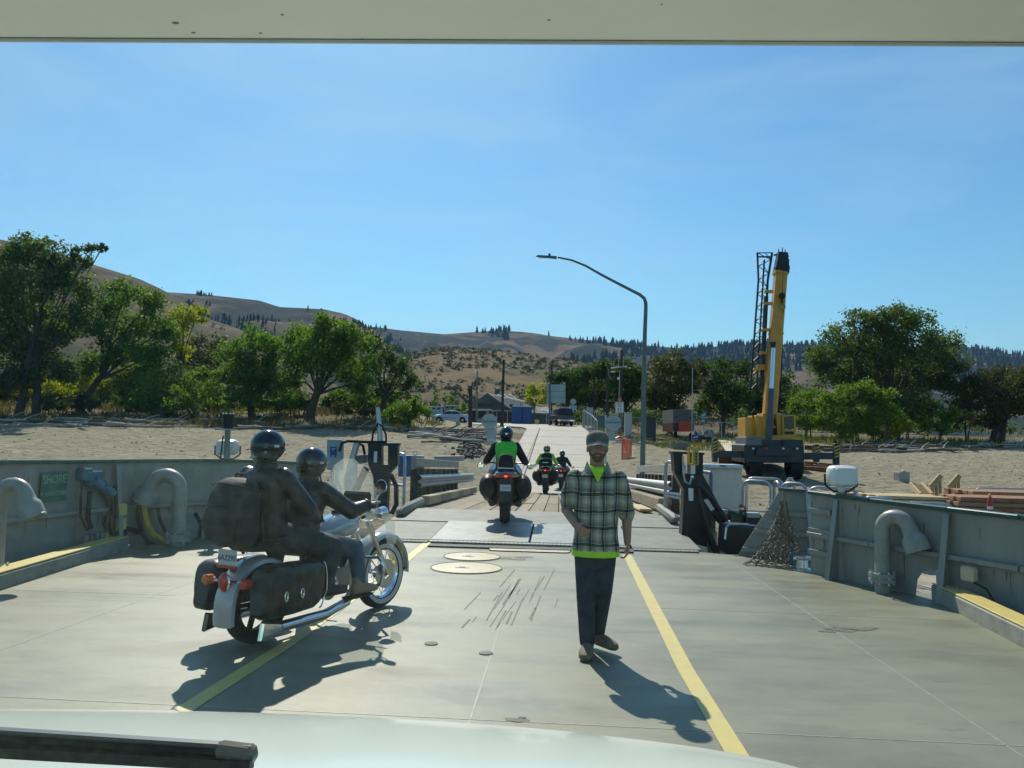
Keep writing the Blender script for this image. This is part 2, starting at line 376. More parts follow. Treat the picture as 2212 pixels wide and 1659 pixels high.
# conifers on the hillsides: far-off woods that read as one mass
def conifer_pts(h, r, n=6):
    tris = []
    for k in range(3):
        z0 = h * (0.08 + 0.27 * k); z1 = min(h, z0 + h * 0.48); rr = r * (1 - 0.27 * k); a0 = random.random() * 6
        for i in range(n):
            a, b = a0 + 2 * math.pi * i / n, a0 + 2 * math.pi * (i + 1) / n; j = random.uniform(0.75, 1.15)
            tris += [(rr * math.cos(a) * j, rr * math.sin(a) * j, z0), (rr * math.cos(b) * j, rr * math.sin(b) * j, z0 + h * 0.03), (0, 0, z1)]
    return np.array(tris)
con = [conifer_pts(1, random.uniform(0.2, 0.3), 7) for _ in range(10)]
conmat = leafmat('conifer_needles', (0.018, 0.034, 0.026), (0.035, 0.055, 0.035), 0.1)
def forest(name, label, spots):
    P = []
    for p, h in spots: P.append(random.choice(con) * h + np.array(p) - np.array([0, 0, h * 0.04]))
    o = cloud_mesh(name, np.concatenate(P), 3, conmat); o['kind'] = 'stuff'; tag(o, label, 'forest'); return o
sp = []; t = 0
while len(sp) < 4600 and t < 60000:
    t += 1; u, v = random.random(), 0.3 + 0.7 * random.random() ** 0.75; p = surf('far_hill', u, v)
    dens = mnoise.fractal((p[0] * 0.0026, p[1] * 0.0012, 2.2), 1, 2, 4) - 0.02 + (0.5 if u > 0.62 else 0) * (v < 0.93) - (0.30 if v > 0.955 else 0) + (0.45 if u < 0.50 and v > 0.72 else 0)
    if dens > 0.16: sp.append((p, random.uniform(8, 22)))
forest('conifer_forest', 'dark blue green conifer woods spread over the distant hillside', sp)
sp = []; t = 0
while len(sp) < 1100 and t < 40000:
    t += 1; u, v = random.random(), 0.25 + 0.75 * random.random(); p = surf('ridge_hill', u, v)
    dens = mnoise.fractal((p[0] * 0.006, p[1] * 0.004, 7.2), 1, 2, 4) + (0.2 if 0.45 < v < 0.80 else -0.5)
    if dens > 0.1: sp.append((p, random.uniform(5, 10)))
forest('conifer_forest', 'dark conifer woods under the bare rounded ridge top', sp)
# lone conifers on the skyline
for px, py, hn, dd, lab in ((665, 671, 10, 1290, 'lone small conifer on the bare rounded ridge'), (1185, 733, 26, 2270, 'tall conifer standing apart on the far skyline'), (1243, 745, 25, 2270, 'pair-mate conifer beside the skyline gap on the far hill'),
        (1462, 765, 34, 2250, 'largest conifer in the skyline clump on the far hill'), (1320, 752, 24, 2270, 'conifer at the end of the low skyline row on the far hill'), (1030, 726, 30, 2270, 'conifer topping the dense dark hilltop wood')):
    p = W(px, py, dd); t = thing('conifer_tree', lab, 'tree', p)
    cloud_mesh('crown', conifer_pts(hn, hn * 0.2, 7), 3, conmat, t)
    MB().cyl((0, 0, -2), (0, 0, hn * 0.5), hn * 0.02, hn * 0.008, 6).build('trunk', mat('bark', (0.07, 0.055, 0.04), 0.9, bump=0.3, bscale=20), t)
# sagebrush dots
def shrubblob():
    a = RNG.normal(size=(14, 3)); a /= np.linalg.norm(a, axis=1)[:, None]; a[:, 2] = abs(a[:, 2]) * 0.8; tris = []
    for q in a:
        t1 = RNG.normal(size=3); t2 = RNG.normal(size=3); tris += [q * 0.75, q * 0.75 + t1 * 0.42, q * 0.75 + t2 * 0.42]
    return np.array(tris)
blobs = [shrubblob() for _ in range(6)]
sagem = leafmat('sagebrush_leaf', (0.04, 0.05, 0.033), (0.09, 0.10, 0.06), 0.1)
P = []
t = 0
while len(P) < 3000 and t < 30000:
    t += 1; u, v = random.random(), random.random() ** 0.8; p = surf('sage_knoll', u, v)
    if mnoise.fractal((p[0] * 0.02, p[1] * 0.012, 3), 1, 2, 3) + random.uniform(-0.5, 0.5) > -0.05: P.append(random.choice(blobs) * random.uniform(0.5, 1.7) + p)
for _ in range(900):
    p = surf('bluff_hill', random.random(), random.random() * 0.97)
    if mnoise.fractal((p[0] * 0.01, p[1] * 0.01, 3), 1, 2, 3) > 0: P.append(random.choice(blobs) * random.uniform(0.8, 2.4) + p)
o = cloud_mesh('sagebrush', np.concatenate(P), 3, sagem); o['kind'] = 'stuff'; tag(o, 'grey green sagebrush dotted over the dry tan hillsides', 'shrubs')
# ================================================================ ferry deck, bulwarks, deck fittings
def deckmat():
    m = bpy.data.materials.new('deck_paint'); m.use_nodes = True; n, l = m.node_tree.nodes, m.node_tree.links; b = n['Principled BSDF']
    tc = n.new('ShaderNodeTexCoord')
    def nz(s, det, st=(1, 1, 1), r=0.6):
        mp = n.new('ShaderNodeMapping'); mp.inputs['Scale'].default_value = st; l.new(tc.outputs['Object'], mp.inputs[0])
        q = n.new('ShaderNodeTexNoise'); q.inputs['Scale'].default_value = s; q.inputs['Detail'].default_value = det; q.inputs['Roughness'].default_value = r; l.new(mp.outputs[0], q.inputs['Vector']); return q.outputs[0]
    def rng(s, a, c, lo=0, hi=1):
        q = n.new('ShaderNodeMapRange'); q.inputs[1].default_value = a; q.inputs[2].default_value = c; q.inputs[3].default_value = lo; q.inputs[4].default_value = hi; l.new(s, q.inputs[0]); return q.outputs[0]
    def mix(f, a, c):
        q = n.new('ShaderNodeMix'); q.data_type = 'RGBA'; l.new(f, q.inputs[0])
        for i, s in ((6, a), (7, c)):
            if isinstance(s, tuple): q.inputs[i].default_value = s + (1,)
            else: l.new(s, q.inputs[i])
        return q.outputs[2]
    c = mix(rng(nz(0.6, 6), 0.35, 0.65), (0.178, 0.182, 0.120), (0.226, 0.229, 0.154))
    c = mix(rng(nz(0.8, 8, (0.7, 1.5, 1), 0.68), 0.46, 0.70, 0, 0.8), c, (0.115, 0.113, 0.078))       # dried-water smears
    c = mix(rng(nz(2.4, 9, (0.5, 1.6, 1), 0.75), 0.6, 0.72, 0, 0.65), c, (0.10, 0.09, 0.065))     # dirt
    c = mix(rng(nz(170, 2), 0.66, 0.74, 0, 0.7), c, (0.36, 0.36, 0.31))
    l.new(c, b.inputs['Base Color'])
    l.new(rng(nz(1.1, 6, (0.5, 1.4, 1)), 0.35, 0.7, 0.36, 0.62), b.inputs['Roughness'])
    bp = n.new('ShaderNodeBump'); bp.inputs['Strength'].default_value = 0.35; bp.inputs['Distance'].default_value = 0.004; l.new(nz(230, 3), bp.inputs['Height'])
    bp2 = n.new('ShaderNodeBump'); bp2.inputs['Strength'].default_value = 0.25; bp2.inputs['Distance'].default_value = 0.02; l.new(nz(1.6, 3), bp2.inputs['Height']); l.new(bp.outputs[0], bp2.inputs['Normal']); l.new(bp2.outputs[0], b.inputs['Normal'])
    return m
galv = mat('galvanised_steel', (0.42, 0.45, 0.46), 0.38, 0.75, 0.18, 9, bump=0.08, bscale=30)
steel = mat('bright_steel', (0.6, 0.62, 0.63), 0.25, 0.9, 0.1, 8)
bulk = mat('bulwark_paint', (0.20, 0.215, 0.185), 0.5, 0, 0.2, 3.0, bump=0.12, bscale=5, col2=(0.275, 0.295, 0.265), detail=9, stretch=(1, 1, 0.3))
ventm = mat('vent_paint', (0.27, 0.285, 0.25), 0.42, 0, 0.18, 7, bump=0.06, bscale=25)
greencap = mat('dark_green_cap', (0.02, 0.075, 0.06), 0.3, 0, 0.2, 5)
yellowp = mat('yellow_paint', (0.62, 0.50, 0.13), 0.5, 0, 0.13, 5, col2=(0.52, 0.43, 0.16), bump=0.1, bscale=60)
kerbside = mat('kerb_grey', (0.25, 0.26, 0.22), 0.7, 0, 0.2, 6, bump=0.15)
blackrub = mat('black_rubber', (0.012, 0.012, 0.013), 0.55, 0, 0.3, 20)
blacks = mat('black_steel', (0.014, 0.015, 0.016), 0.42, 0.2, 0.35, 8, bump=0.06, bscale=30)
bluecas = mat('blue_casing', (0.012, 0.13, 0.20), 0.35, 0, 0.15, 12)
chrome = mat('chrome', (0.75, 0.77, 0.78), 0.07, 1.0, 0.04, 5)
whitep = mat('white_paint', (0.72, 0.73, 0.70), 0.35, 0, 0.05, 4)
plate = mat('ramp_plate_steel', (0.17, 0.18, 0.155), 0.62, 0.0, 0.2, 3, bump=0.3, bscale=50, col2=(0.25, 0.26, 0.225), detail=9, spec=0.25)
concm = mat('concrete', (0.36, 0.345, 0.305), 0.85, 0, 0.14, 3, bump=0.3, bscale=30)
woodl = mat('fresh_lumber', (0.52, 0.38, 0.20), 0.7, 0, 0.2, 5, bump=0.2, bscale=18, stretch=(1, 6, 6))
woodg = mat('grey_timber', (0.25, 0.215, 0.16), 0.85, 0, 0.25, 5, bump=0.4, bscale=20, stretch=(1, 5, 1))
redw = mat('red_timber', (0.27, 0.12, 0.06), 0.75, 0, 0.3, 5, bump=0.25, bscale=16)
orangep = mat('orange_plastic', (0.78, 0.13, 0.045), 0.5, 0, 0.1, 6)
glassm = mat('clear_glass', (0.9, 0.95, 0.93), 0.03, 0, 0.02, 3, trans=1.0, spec=0.5)
LX, RX = -2.1, 1.0
Y_BOW = 13.2
# deck sheet
fL = [W(px, py, z=0) for px, py in ((-100, 1258), (0, 1232), (160, 1195), (280, 1178), (430, 1163), (560, 1153), (640, 1149))]
fR = [W(px, py, z=0) for px, py in ((2420, 1372), (2211, 1336), (2056, 1301), (1886, 1268), (1801, 1249), (1748, 1217), (1600, 1203))]
poly = [V(-7.4, -8, 0)] + [V(fL[0].x, fL[0].y, 0)] + fL[1:] + [V(-2.95, Y_BOW, 0), V(2.2, Y_BOW - 0.25, 0)] + list(reversed(fR[:-1])) + [V(4.9, 6.0, 0), V(5.0, -8, 0)]
poly = [V(p.x + (-0.25 if p.x < -4 else (0.25 if p.x > 3.2 else 0)), p.y, -0.30) for p in poly]
deck = MB().prism(poly, (0, 0, 0.30)).build('deck', deckmat()); struct(deck)
seamm = mat('weld_seam', (0.31, 0.315, 0.26), 0.5, 0, 0.2, 9)
for x0, y0, x1, y1 in ((-4.6, -2, -3.9, 12.8), (2.75, -2, 2.45, 12.0), (-0.52, -2, -0.5, 10.3), (-7, 5.2, 4.9, 5.02), (-6.6, 8.4, -3.9, 8.4), (1.0, 8.62, 4.2, 8.5)):
    MB().bar((x0, y0, 0.0), (x1, y1, 0.0), 0.010, 0.004).build('weld_seam', seamm, deck)
grime = mat('rubber_skid_stain', (0.125, 0.116, 0.08), 0.7, 0, 0.3, 25)
# lane lines
for x, pts in ((LX, [(-2.36, 3.0), (-2.25, 5.2), (-2.16, 6.6), (-2.05, 11.2), (-2.05, Y_BOW - 0.05)]), (RX, [(1.02, 2.6), (1.0, 4.8), (0.97, 6.4), (1.02, 12.4)])):
    b = MB()
    for i in range(len(pts) - 1):
        (xa, ya), (xb, yb) = pts[i], pts[i + 1]
        b.add([(xa - 0.062, ya, 0.004), (xa + 0.062, ya, 0.004), (xb + 0.062, yb, 0.004), (xb - 0.062, yb, 0.004)], [(0, 1, 2, 3)])
    b.build('lane_line', yellowp, deck)
# hatch covers: two round, one long rounded, with handholds
tanp = mat('hatch_tan_paint', (0.50, 0.43, 0.27), 0.5, 0, 0.15, 5)
for c, r in (((-1.17, 10.72), 0.42), ((-1.2, 11.72), 0.36)):
    hc = MB().lathe([(r + 0.05, 0.002), (r + 0.05, 0.007), (r, 0.012), (0.01, 0.013)], (c[0], c[1], 0), n=32).build('hatch_cover', tanp, deck, smooth=True)
    MB().torus((c[0], c[1], 0.006), r + 0.035, 0.010, n=36).build('hatch_rim', grime, hc)
    MB().box((c[0] - 0.05, c[1] - 0.03, 0.016), (0.17, 0.06, 0.006)).build('hand_hold', whitep, hc)
    MB().box((c[0] - 0.05, c[1] - 0.03, 0.020), (0.08, 0.022, 0.004)).build('slot', blackrub, hc)
pl = []
for cx, cy, a0 in ((0.50, 0.17, 0), (-0.50, 0.17, 90), (-0.50, -0.17, 180), (0.50, -0.17, 270)):
    for k in range(5): a = rad(a0 + 22.5 * k); pl.append(V(-0.42 + cx + 0.1 * math.cos(a), 12.62 + cy + 0.1 * math.sin(a), 0.002))
hc = MB().prism(pl, (0, 0, 0.012)).build('hatch_cover', tanp, deck)
MB().tube([p + V(0, 0, 0.006) for p in pl], 0.009, 6, closed=True).build('hatch_rim', grime, hc)
MB().box((-0.42, 12.52, 0.017), (0.16, 0.06, 0.006)).build('hand_hold', whitep, hc)
for x, y in ((-1.02, 6.85), (-0.55, 6.62)):
    MB().lathe([(0.055, 0.002), (0.055, 0.008), (0.03, 0.012)], (x, y, 0), n=16).build('deck_socket', grime, deck, smooth=True)
# rubber skid marks and spills with their own shape
for i in range(24):
    x = random.gauss(-0.52, 0.2); y = random.uniform(7.3, 9.5); L = random.uniform(0.15, 1.5); w = random.uniform(0.004, 0.015)
    sk = 0.06 + random.uniform(-0.03, 0.03)
    MB().add([(x, y, 0.0035), (x + w, y, 0.0035), (x + w * 1.4 + sk * L, y + L, 0.0035), (x + sk * L, y + L, 0.0035)], [(0, 1, 2, 3)]).build('skid_mark', grime, deck)
def splash(c, r, n, name='spill_stain'):
    b = MB()
    for i in range(n):
        q = (c[0] + random.gauss(0, r * 1.2), c[1] + random.gauss(0, r * 0.5)); rr = random.uniform(0.15, 0.6) * r; k = 9; ph = random.random() * 6
        b.add([(q[0] + rr * 1.5 * math.cos(2 * math.pi * j / k) * random.uniform(0.7, 1.2), q[1] + rr * 0.7 * math.sin(2 * math.pi * j / k), 0.003 + 0.00012 * i) for j in range(k)], [tuple(range(k))])
    b.build(name, grime, deck)
p = W(1842, 1361, z=0); splash(p, 0.12, 14)
p = W(1100, 1205, z=0); splash(p, 0.16, 10)
p = W(1105, 1555, z=0); splash(p, 0.05, 9)
p = W(1665, 1190, z=0); splash(p, 0.06, 6)
# kerbs with yellow tops
def kerb(name, a, b_, lab, h=0.17, w=0.24):
    t = thing(name, lab, 'kerb', a); a, b_ = V(*a), V(*b_)
    MB().bar(a + V(0, 0, h / 2 - 0.01), b_ + V(0, 0, h / 2 - 0.01), w, h).build('kerb_body', kerbside, t, world=True, bevel=0.012)
    MB().bar(a + V(0, 0, h + 0.004), b_ + V(0, 0, h + 0.004), w - 0.02, 0.016).build('yellow_top', yellowp, t, world=True, bevel=0.004)
kl = [W(-60, 1292, z=0), W(275, 1186, z=0)]
kerb('deck_kerb', kl[0] + V(-0.1, 0, 0), kl[1] + V(-0.1, 0, 0), 'yellow topped kerb running to the scupper beside the hose-hung bulwark')
kr = [W(2330, 1462, z=0), W(2012, 1294, z=0)]
kerb('deck_kerb', kr[0] + V(0.12, 0, 0), kr[1] + V(0.12, 0, 0), 'yellow topped kerb ending at the scupper below the cable box')
# bulwark built from plate segments between foot points
def bulwark(name, lab, feet, tops, inward, rail_h, stiff, holes=()):
    t = thing(name, lab, 'bulwark', feet[0])
    tz = [zat(px, py, f) for f, (px, py) in zip(feet, tops)]
    T = [V(f.x, f.y, z) for f, z in zip(feet, tz)]
    n = len(feet); nrm = []
    for i in range(n - 1):
        e = (feet[i + 1] - feet[i]).normalized(); q = V(-e.y, e.x, 0)
        if q.dot(inward) < 0: q = -q
        nrm.append(q)
    for i in range(n - 1):
        q = nrm[i] * 0.006; a, b_ = feet[i], feet[i + 1]
        if i in holes:      # plate with a rounded freeing port at the foot
            e = b_ - a; L = e.length; e = e.normalized(); h0, c = holes[i]; z0 = 0.03
            hw = 0.26; hh = 0.30; cu = c * L
            out = []
            for k in range(9):
                aa = math.pi - math.pi * k / 8; out.append(a + e * (cu + hw * math.cos(aa)) + V(0, 0, z0 + hh * math.sin(aa) ** 0.7))
            lf = a + e * (cu - hw); rf = a + e * (cu + hw)
            polyg = [a, lf] + out + [rf, b_, V(b_.x, b_.y, tz[i + 1]), V(a.x, a.y, tz[i])]
            me = MB().prism([p - q for p in polyg], q * 2).build('plate', bulk, t, world=True)
            MB().cyl(a + e * cu, a + e * cu + V(0, 0, hh + 0.02), 0.012, n=8).build('port_bar', galv, t, world=True)
        else:
            MB().prism([a - q, b_ - q, V(b_.x, b_.y, tz[i + 1]) - q, V(a.x, a.y, tz[i]) - q], q * 2).build('plate', bulk, t, world=True)
        MB().bar(T[i] + V(0, 0, 0.02), T[i + 1] + V(0, 0, 0.02), 0.13, 0.05).build('cap_rail', greencap, t, world=True, bevel=0.008)
        r0 = a + V(0, 0, rail_h * tz[i]) + nrm[i] * 0.045; r1 = b_ + V(0, 0, rail_h * tz[i + 1]) + nrm[i] * 0.045
        MB().bar(r0, r1, 0.07, 0.055).build('stringer', bulk, t, world=True, bevel=0.006)
    for i, f in stiff:
        a = feet[i].lerp(feet[i + 1], f); h = tz[i] * (1 - f) + tz[i + 1] * f; e = (feet[i + 1] - feet[i]).normalized() * 0.006; q = nrm[i]
        MB().prism([a - e + q * 0.01, a - e + q * 0.20, a - e + q * 0.05 + V(0, 0, h - 0.03), a - e + q * 0.01 + V(0, 0, h - 0.03)], e * 2).build('stiffener', bulk, t, world=True)
        MB().hull([a + q * 0.20 - e * 6, a + q * 0.20 + e * 6, a + q * 0.21 + e * 6, a + q * 0.21 - e * 6, a + q * 0.05 - e * 6 + V(0, 0, h - 0.03), a + q * 0.05 + e * 6 + V(0, 0, h - 0.03), a + q * 0.06 + e * 6 + V(0, 0, h - 0.03), a + q * 0.06 - e * 6 + V(0, 0, h - 0.03)]).build('stiffener_flange', bulk, t, world=True)
    return t, T, nrm
tl = [(-100, 1002), (0, 1001), (160, 1000), (280, 998), (430, 997), (560, 999), (640, 1003)]
BL, TL, NL = bulwark('bulwark', 'long grey steel bulwark hung with vents and hoses, green cap rail', fL, tl, V(1, -0.5, 0), 0.46, [(2, 0.65), (4, 0.9)], {2: (0, 0.92)})
tr = [(2420, 1142), (2211, 1122), (2056, 1104), (1886, 1084), (1800, 1073), (1757, 1067)]
BR, TR, NR = bulwark('bulwark', 'grey steel bulwark behind the single gooseneck vent and light post', fR[:5] + [W(1752, 1238, z=0)], tr, V(-1, -0.3, 0), 0.5, [(2, 0.02), (3, 0.85)], {2: (0, 0.17)})
# short rungs/flats on the last panel
for k in (0.28, 0.55, 0.8):
    a, b_ = fR[4], W(1752, 1238, z=0); h = TR[4].z
    MB().bar(a + V(0, 0, h * k) + NR[3] * 0.035, b_ + V(0, 0, h * k) + NR[3] * 0.035, 0.05, 0.06).build('flat_bar', bulk, BR, world=True)
# triangular wing plate beside the net
wg = thing('wing_bulwark', 'triangular grey steel wing plate behind the hanging rope net', 'bulwark', W(1680, 1212, z=0))
dW = dep(W(1680, 1212, z=0))
pw = [W(1592, 1202, dW + 0.5), W(1752, 1216, dW), W(1741, 1064, dW), W(1684, 1060, dW + 0.2)]
MB().prism(pw, (0.0, 0.014, 0)).build('plate', bulk, wg, world=True)
MB().bar(pw[3] + V(0, 0, 0.02), pw[2] + V(0, 0, 0.02), 0.12, 0.045).build('cap_rail', greencap, wg, world=True)
MB().bar(pw[1] + V(0, -0.03, 0), pw[2] + V(0, -0.03, 0), 0.04, 0.05, (0, 1, 0)).build('edge_bar', galv, wg, world=True)
for k in (0.12, 0.4, 0.68):
    a, b_ = pw[0].lerp(pw[3], k), pw[1].lerp(pw[2], k); MB().bar(a + V(0, -0.03, 0), b_ + V(0, -0.03, 0), 0.05, 0.06).build('flat_bar', bulk, wg, world=True)
# gooseneck vents
def gooseneck(px, py, top, side, r, R, lab, flange, turn=0.0):
    s = r / 0.115
    p = W(px, py, z=0); d = dep(p); t = thing('gooseneck_vent', lab, 'vent pipe', p, group=None)
    H = zat(px, top, p); ex = Vector((math.cos(turn), math.sin(turn), 0)) * side
    pts = [V(0, 0, -0.01), V(0, 0, (H - R - r) * 0.5), V(0, 0, H - R - r)] + [V(0, 0, H - R - r) + ex * (R - R * math.cos(a)) + V(0, 0, R * math.sin(a)) for a in [rad(15 * k) for k in range(1, 12)]]
    MB().tube(pts, r, 18).build('pipe', ventm, t, smooth=True)
    e = pts[-1]; ax = (pts[-1] - pts[-2]).normalized()
    hd = MB().lathe([(r * 1.02, -0.02), (r * 1.08, 0.03), (r * 1.12, 0.06), (r * 1.5, 0.10), (r * 1.62, 0.14), (r * 1.66, 0.24), (r * 1.72, 0.245), (r * 1.72, 0.265), (r * 1.5, 0.2)], e, ax, 22, cap=False).build('vent_head', ventm, t, smooth=True)
    MB().lathe([(r * 1.5, 0.22), (0.01, 0.225)], e, ax, 18).build('screen', blackrub, hd)
    z = flange
    fl = MB().lathe([(r, z - 0.05), (r * 1.75, z - 0.05), (r * 1.75, z - 0.012), (r * 1.6, z - 0.012), (r * 1.6, z + 0.012), (r * 1.75, z + 0.012), (r * 1.75, z + 0.05), (r, z + 0.05)], n=24).build('flange', ventm, t, smooth=True)
    for k in range(8):
        a = 2 * math.pi * k / 8 + 0.2; q = V(math.cos(a), math.sin(a), 0) * r * 1.5; MB().cyl(q + V(0, 0, z - 0.075), q + V(0, 0, z + 0.075), 0.014, n=6).build('bolt', galv, fl)
    return t
gooseneck(1906, 1279, 1098, 1, 0.085, 0.165, 'grey gooseneck vent pipe with flanged foot, alone beside the floodlight post', 0.17, turn=rad(-48))
gooseneck(383, 1180, 1012, -1, 0.105, 0.215, 'grey gooseneck vent pipe beside the coiled yellow hose', 0.13)
gooseneck(-12, 1258, 1030, 1, 0.08, 0.15, 'grey gooseneck vent pipe beside the green shore power sign', 0.13)
# shore power station on the long bulwark
def on_wall(px, py, off=0.03):      # point on the left bulwark face
    base = None
    for i in range(len(fL) - 1):
        a, b_ = fL[i], fL[i + 1]; n = NL[i]; o_ = W(px, py, 1.0) - EYE
        den = o_.dot(n)
        if abs(den) < 1e-6: continue
        tt = (a - EYE).dot(n) / den; q = EYE + o_ * tt; e = b_ - a; f = (q - a).dot(e) / e.dot(e)
        if -0.02 <= f <= 1.02 and tt > 0: return q + n * off, n, e.normalized()
    return W(px, py, 12), V(0, -1, 0), V(1, 0, 0)
q, n_, e_ = on_wall(111, 1051)
sg = thing('power_sign', 'green sign reading shore power conn. on the bulwark', 'sign', q)
MB().hull([q + e_ * x + n_ * y + V(0, 0, z) for z in (-0.19, 0.19) for x, y in ((-0.27, 0), (0.27, 0), (0.27, 0.01), (-0.27, 0.01))]).build('sign_plate', mat('sign_green', (0.02, 0.14, 0.09), 0.5, 0, 0.2, 8), sg, world=True)
letm = mat('faded_lettering', (0.22, 0.36, 0.26), 0.6, 0, 0.3, 30)
text_part('lettering', 'SHORE', 0.155, basis(q + n_ * 0.012 + V(0, 0, 0.09), e_, (0, 0, 1)), letm, sg, True)
text_part('lettering', 'POWER CONN.', 0.078, basis(q + n_ * 0.012 + V(0, 0, -0.09), e_, (0, 0, 1)), letm, sg, True)
q, n_, e_ = on_wall(185, 1030, 0.02)
ps = thing('shore_power_plugs', 'blue shore power sockets with black cables on the bulwark', 'power sockets', V(q.x, q.y, 0))
d0 = n_ * 0.10
for px, py, s in ((172, 1027, 0.8), (190, 1036, 1.0)):
    c, _, _ = on_wall(px, py, 0.09)
    MB().box(c + V(0, 0, 0.02), (0.2 * s, 0.16, 0.22 * s), math.atan2(e_.y, e_.x)).build('socket_box', bluecas, ps, world=True, bevel=0.02)
    MB().cyl(c + V(0, 0, 0.0), c + e_ * 0.28 * s + V(0, 0, -0.2 * s) + n_ * 0.1, 0.075 * s, 0.055 * s, 14).build('plug', bluecas, ps, world=True, smooth=True)
    MB().lathe([(0.085 * s, 0), (0.095 * s, 0.02), (0.085 * s, 0.04)], c + e_ * 0.12 * s + V(0, 0, -0.085 * s) + n_ * 0.045, e_ * 0.28 + V(0, 0, -0.2) + n_ * 0.1, 14).build('locking_ring', bluecas, ps, world=True)
def wallpath(pts, off): return [on_wall(x, y, off)[0] for x, y in pts]
for pts, r in (([(158, 1040), (156, 1075), (155, 1115), (160, 1125), (175, 1145)], 0.018), ([(180, 1060), (178, 1085), (176, 1120), (182, 1140)], 0.032), ([(227, 1050), (232, 1085), (228, 1130), (229, 1150), (236, 1165), (248, 1162), (262, 1141), (283, 1147)], 0.04), ([(226, 1106), (214, 1116), (210, 1130), (216, 1148)], 0.02)):
    MB().tube(wallpath(pts, 0.12), r, 8).build('cable', blackrub, ps, world=True, smooth=True)
for x in (176, 187, 198, 209, 219, 229):
    a = on_wall(x, 1152, 0.1)[0]; a.z = 0.0; MB().cyl(a, a + V(0, 0, 0.24), 0.03, n=8).build('conduit_stub', bulk, ps, world=True)
a = on_wall(250, 1105, 0.1)[0]
yb = thing('fender_block', 'small yellow rubber block strapped to the bulwark stiffener', 'fender', a)
for k, z in ((0, -0.17), (1, 0.03)):
    MB().box((0.0, 0, z), (0.15, 0.1, 0.17), math.atan2(e_.y, e_.x)).build('block', yellowp, yb, bevel=0.015)
# hoses: yellow and black coils behind the vent
hs = thing('hose_coil', 'yellow and black hoses hanging in a loop behind the vent pipe', 'hose', on_wall(340, 1150, 0.1)[0])
MB().tube(wallpath([(300, 1083), (299, 1100), (304, 1128), (316, 1150), (338, 1166), (362, 1174), (380, 1176)], 0.16), 0.042, 10).build('yellow_hose', mat('yellow_hose', (0.50, 0.40, 0.05), 0.55, 0, 0.2, 30), hs, world=True, smooth=True)
MB().tube(wallpath([(290, 1090), (288, 1120), (298, 1150), (312, 1172), (350, 1182), (395, 1176), (420, 1160), (424, 1130), (412, 1108)], 0.12), 0.03, 8).build('black_hose', blackrub, hs, world=True, smooth=True)
MB().tube(wallpath([(333, 1098), (338, 1125), (350, 1150), (372, 1160)], 0.10), 0.025, 8).build('black_hose', blackrub, hs, world=True, smooth=True)
# floodlight posts
def floodlight(t, c, s, face, m):
    M = basis(c, face, (0, 0, 1)); 
    rings = []
    for k, (w, h) in enumerate(((0.30, 0.17), (0.36, 0.22), (0.36, 0.22), (0.25, 0.15))):
        y = (-0.16, -0.10, 0.04, 0.16)[k] * s; rings.append([M @ V(w * s / 2 * math.copysign(abs(math.cos(a)) ** 0.5, math.cos(a)) , h * s * 0.62 * math.copysign(abs(math.sin(a)) ** 0.5, math.sin(a)), -y) for a in [2 * math.pi * i / 20 for i in range(20)]])
    MB().ring(rings).build('lamp_housing', m, t, world=True, smooth=True)
    MB().tube([M @ V(-0.21 * s, 0.02, 0), M @ V(-0.21 * s, -0.12 * s, 0), M @ V(-0.10 * s, -0.2 * s, 0), M @ V(0.10 * s, -0.2 * s, 0), M @ V(0.21 * s, -0.12 * s, 0), M @ V(0.21 * s, 0.02, 0)], 0.014, 6).build('yoke', blacks, t, world=True)
    MB().cyl(M @ V(0, -0.10 * s, 0), M @ V(0, -0.30 * s, 0), 0.055 * s, 0.04 * s, 10).build('swivel', m, t, world=True, smooth=True)
    MB().ring([[M @ V(x * s, y * s, 0.115 * s) for x, y in ((-0.17, -0.12), (0.17, -0.12), (0.17, 0.12), (-0.17, 0.12))], [M @ V(x * s, y * s, 0.135 * s) for x, y in ((-0.15, -0.10), (0.15, -0.10), (0.15, 0.10), (-0.15, 0.10))]]).build('rear_cover', m, t, world=True, bevel=0.02)
pr = W(1817, 1252, z=0); pt = thing('floodlight_post', 'grey post carrying a big white floodlight, at the bare bulwark', 'light post', pr)
zt = zat(1817, 1062, pr); MB().tube([pr, V(pr.x, pr.y, zt * 0.5), V(pr.x, pr.y, zt)], [0.055, 0.052, 0.05], 14).build('post', bulk, pt, world=True, smooth=True)
floodlight(pt, V(pr.x, pr.y, zat(1817, 1028, pr)), 0.98, (1, 0.1, 0), whitep)
MB().tube([V(pr.x + 0.06, pr.y, zt), V(pr.x + 0.09, pr.y, zt * 0.7), V(pr.x + 0.05, pr.y + 0.05, zt * 0.4), V(pr.x + 0.25, pr.y + 0.15, zt * 0.33)], 0.009, 6).build('cable', blackrub, pt, world=True)
plq = W(482, 1158, z=0); pt = thing('floodlight_post', 'grey post with black lantern on top and floodlight behind the leather-clad riders', 'light post', plq)
zt = zat(482, 928, plq); MB().tube([plq, V(plq.x, plq.y, zt)], 0.045, 14).build('post', bulk, pt, world=True, smooth=True)
c = V(plq.x, plq.y, zt); MB().lathe([(0.15, 0), (0.15, 0.015)], c, n=16).build('bracket_plate', galv, pt, world=True)
MB().lathe([(0.10, 0.015), (0.085, 0.03), (0.085, 0.2), (0.10, 0.22), (0.10, 0.25)], c, n=16).build('lantern', blacks, pt, world=True, smooth=True)
for k in range(8):
    a = k * math.pi / 4; MB().cyl(c + V(0.085 * math.cos(a), 0.085 * math.sin(a), 0.25), c + V(0.085 * math.cos(a), 0.085 * math.sin(a), 0.275), 0.012, n=6).build('spike', steel, pt, world=True)
floodlight(pt, W(492, 966, dep(plq) + 0.25), 0.95, (1, 0.15, 0), whitep)
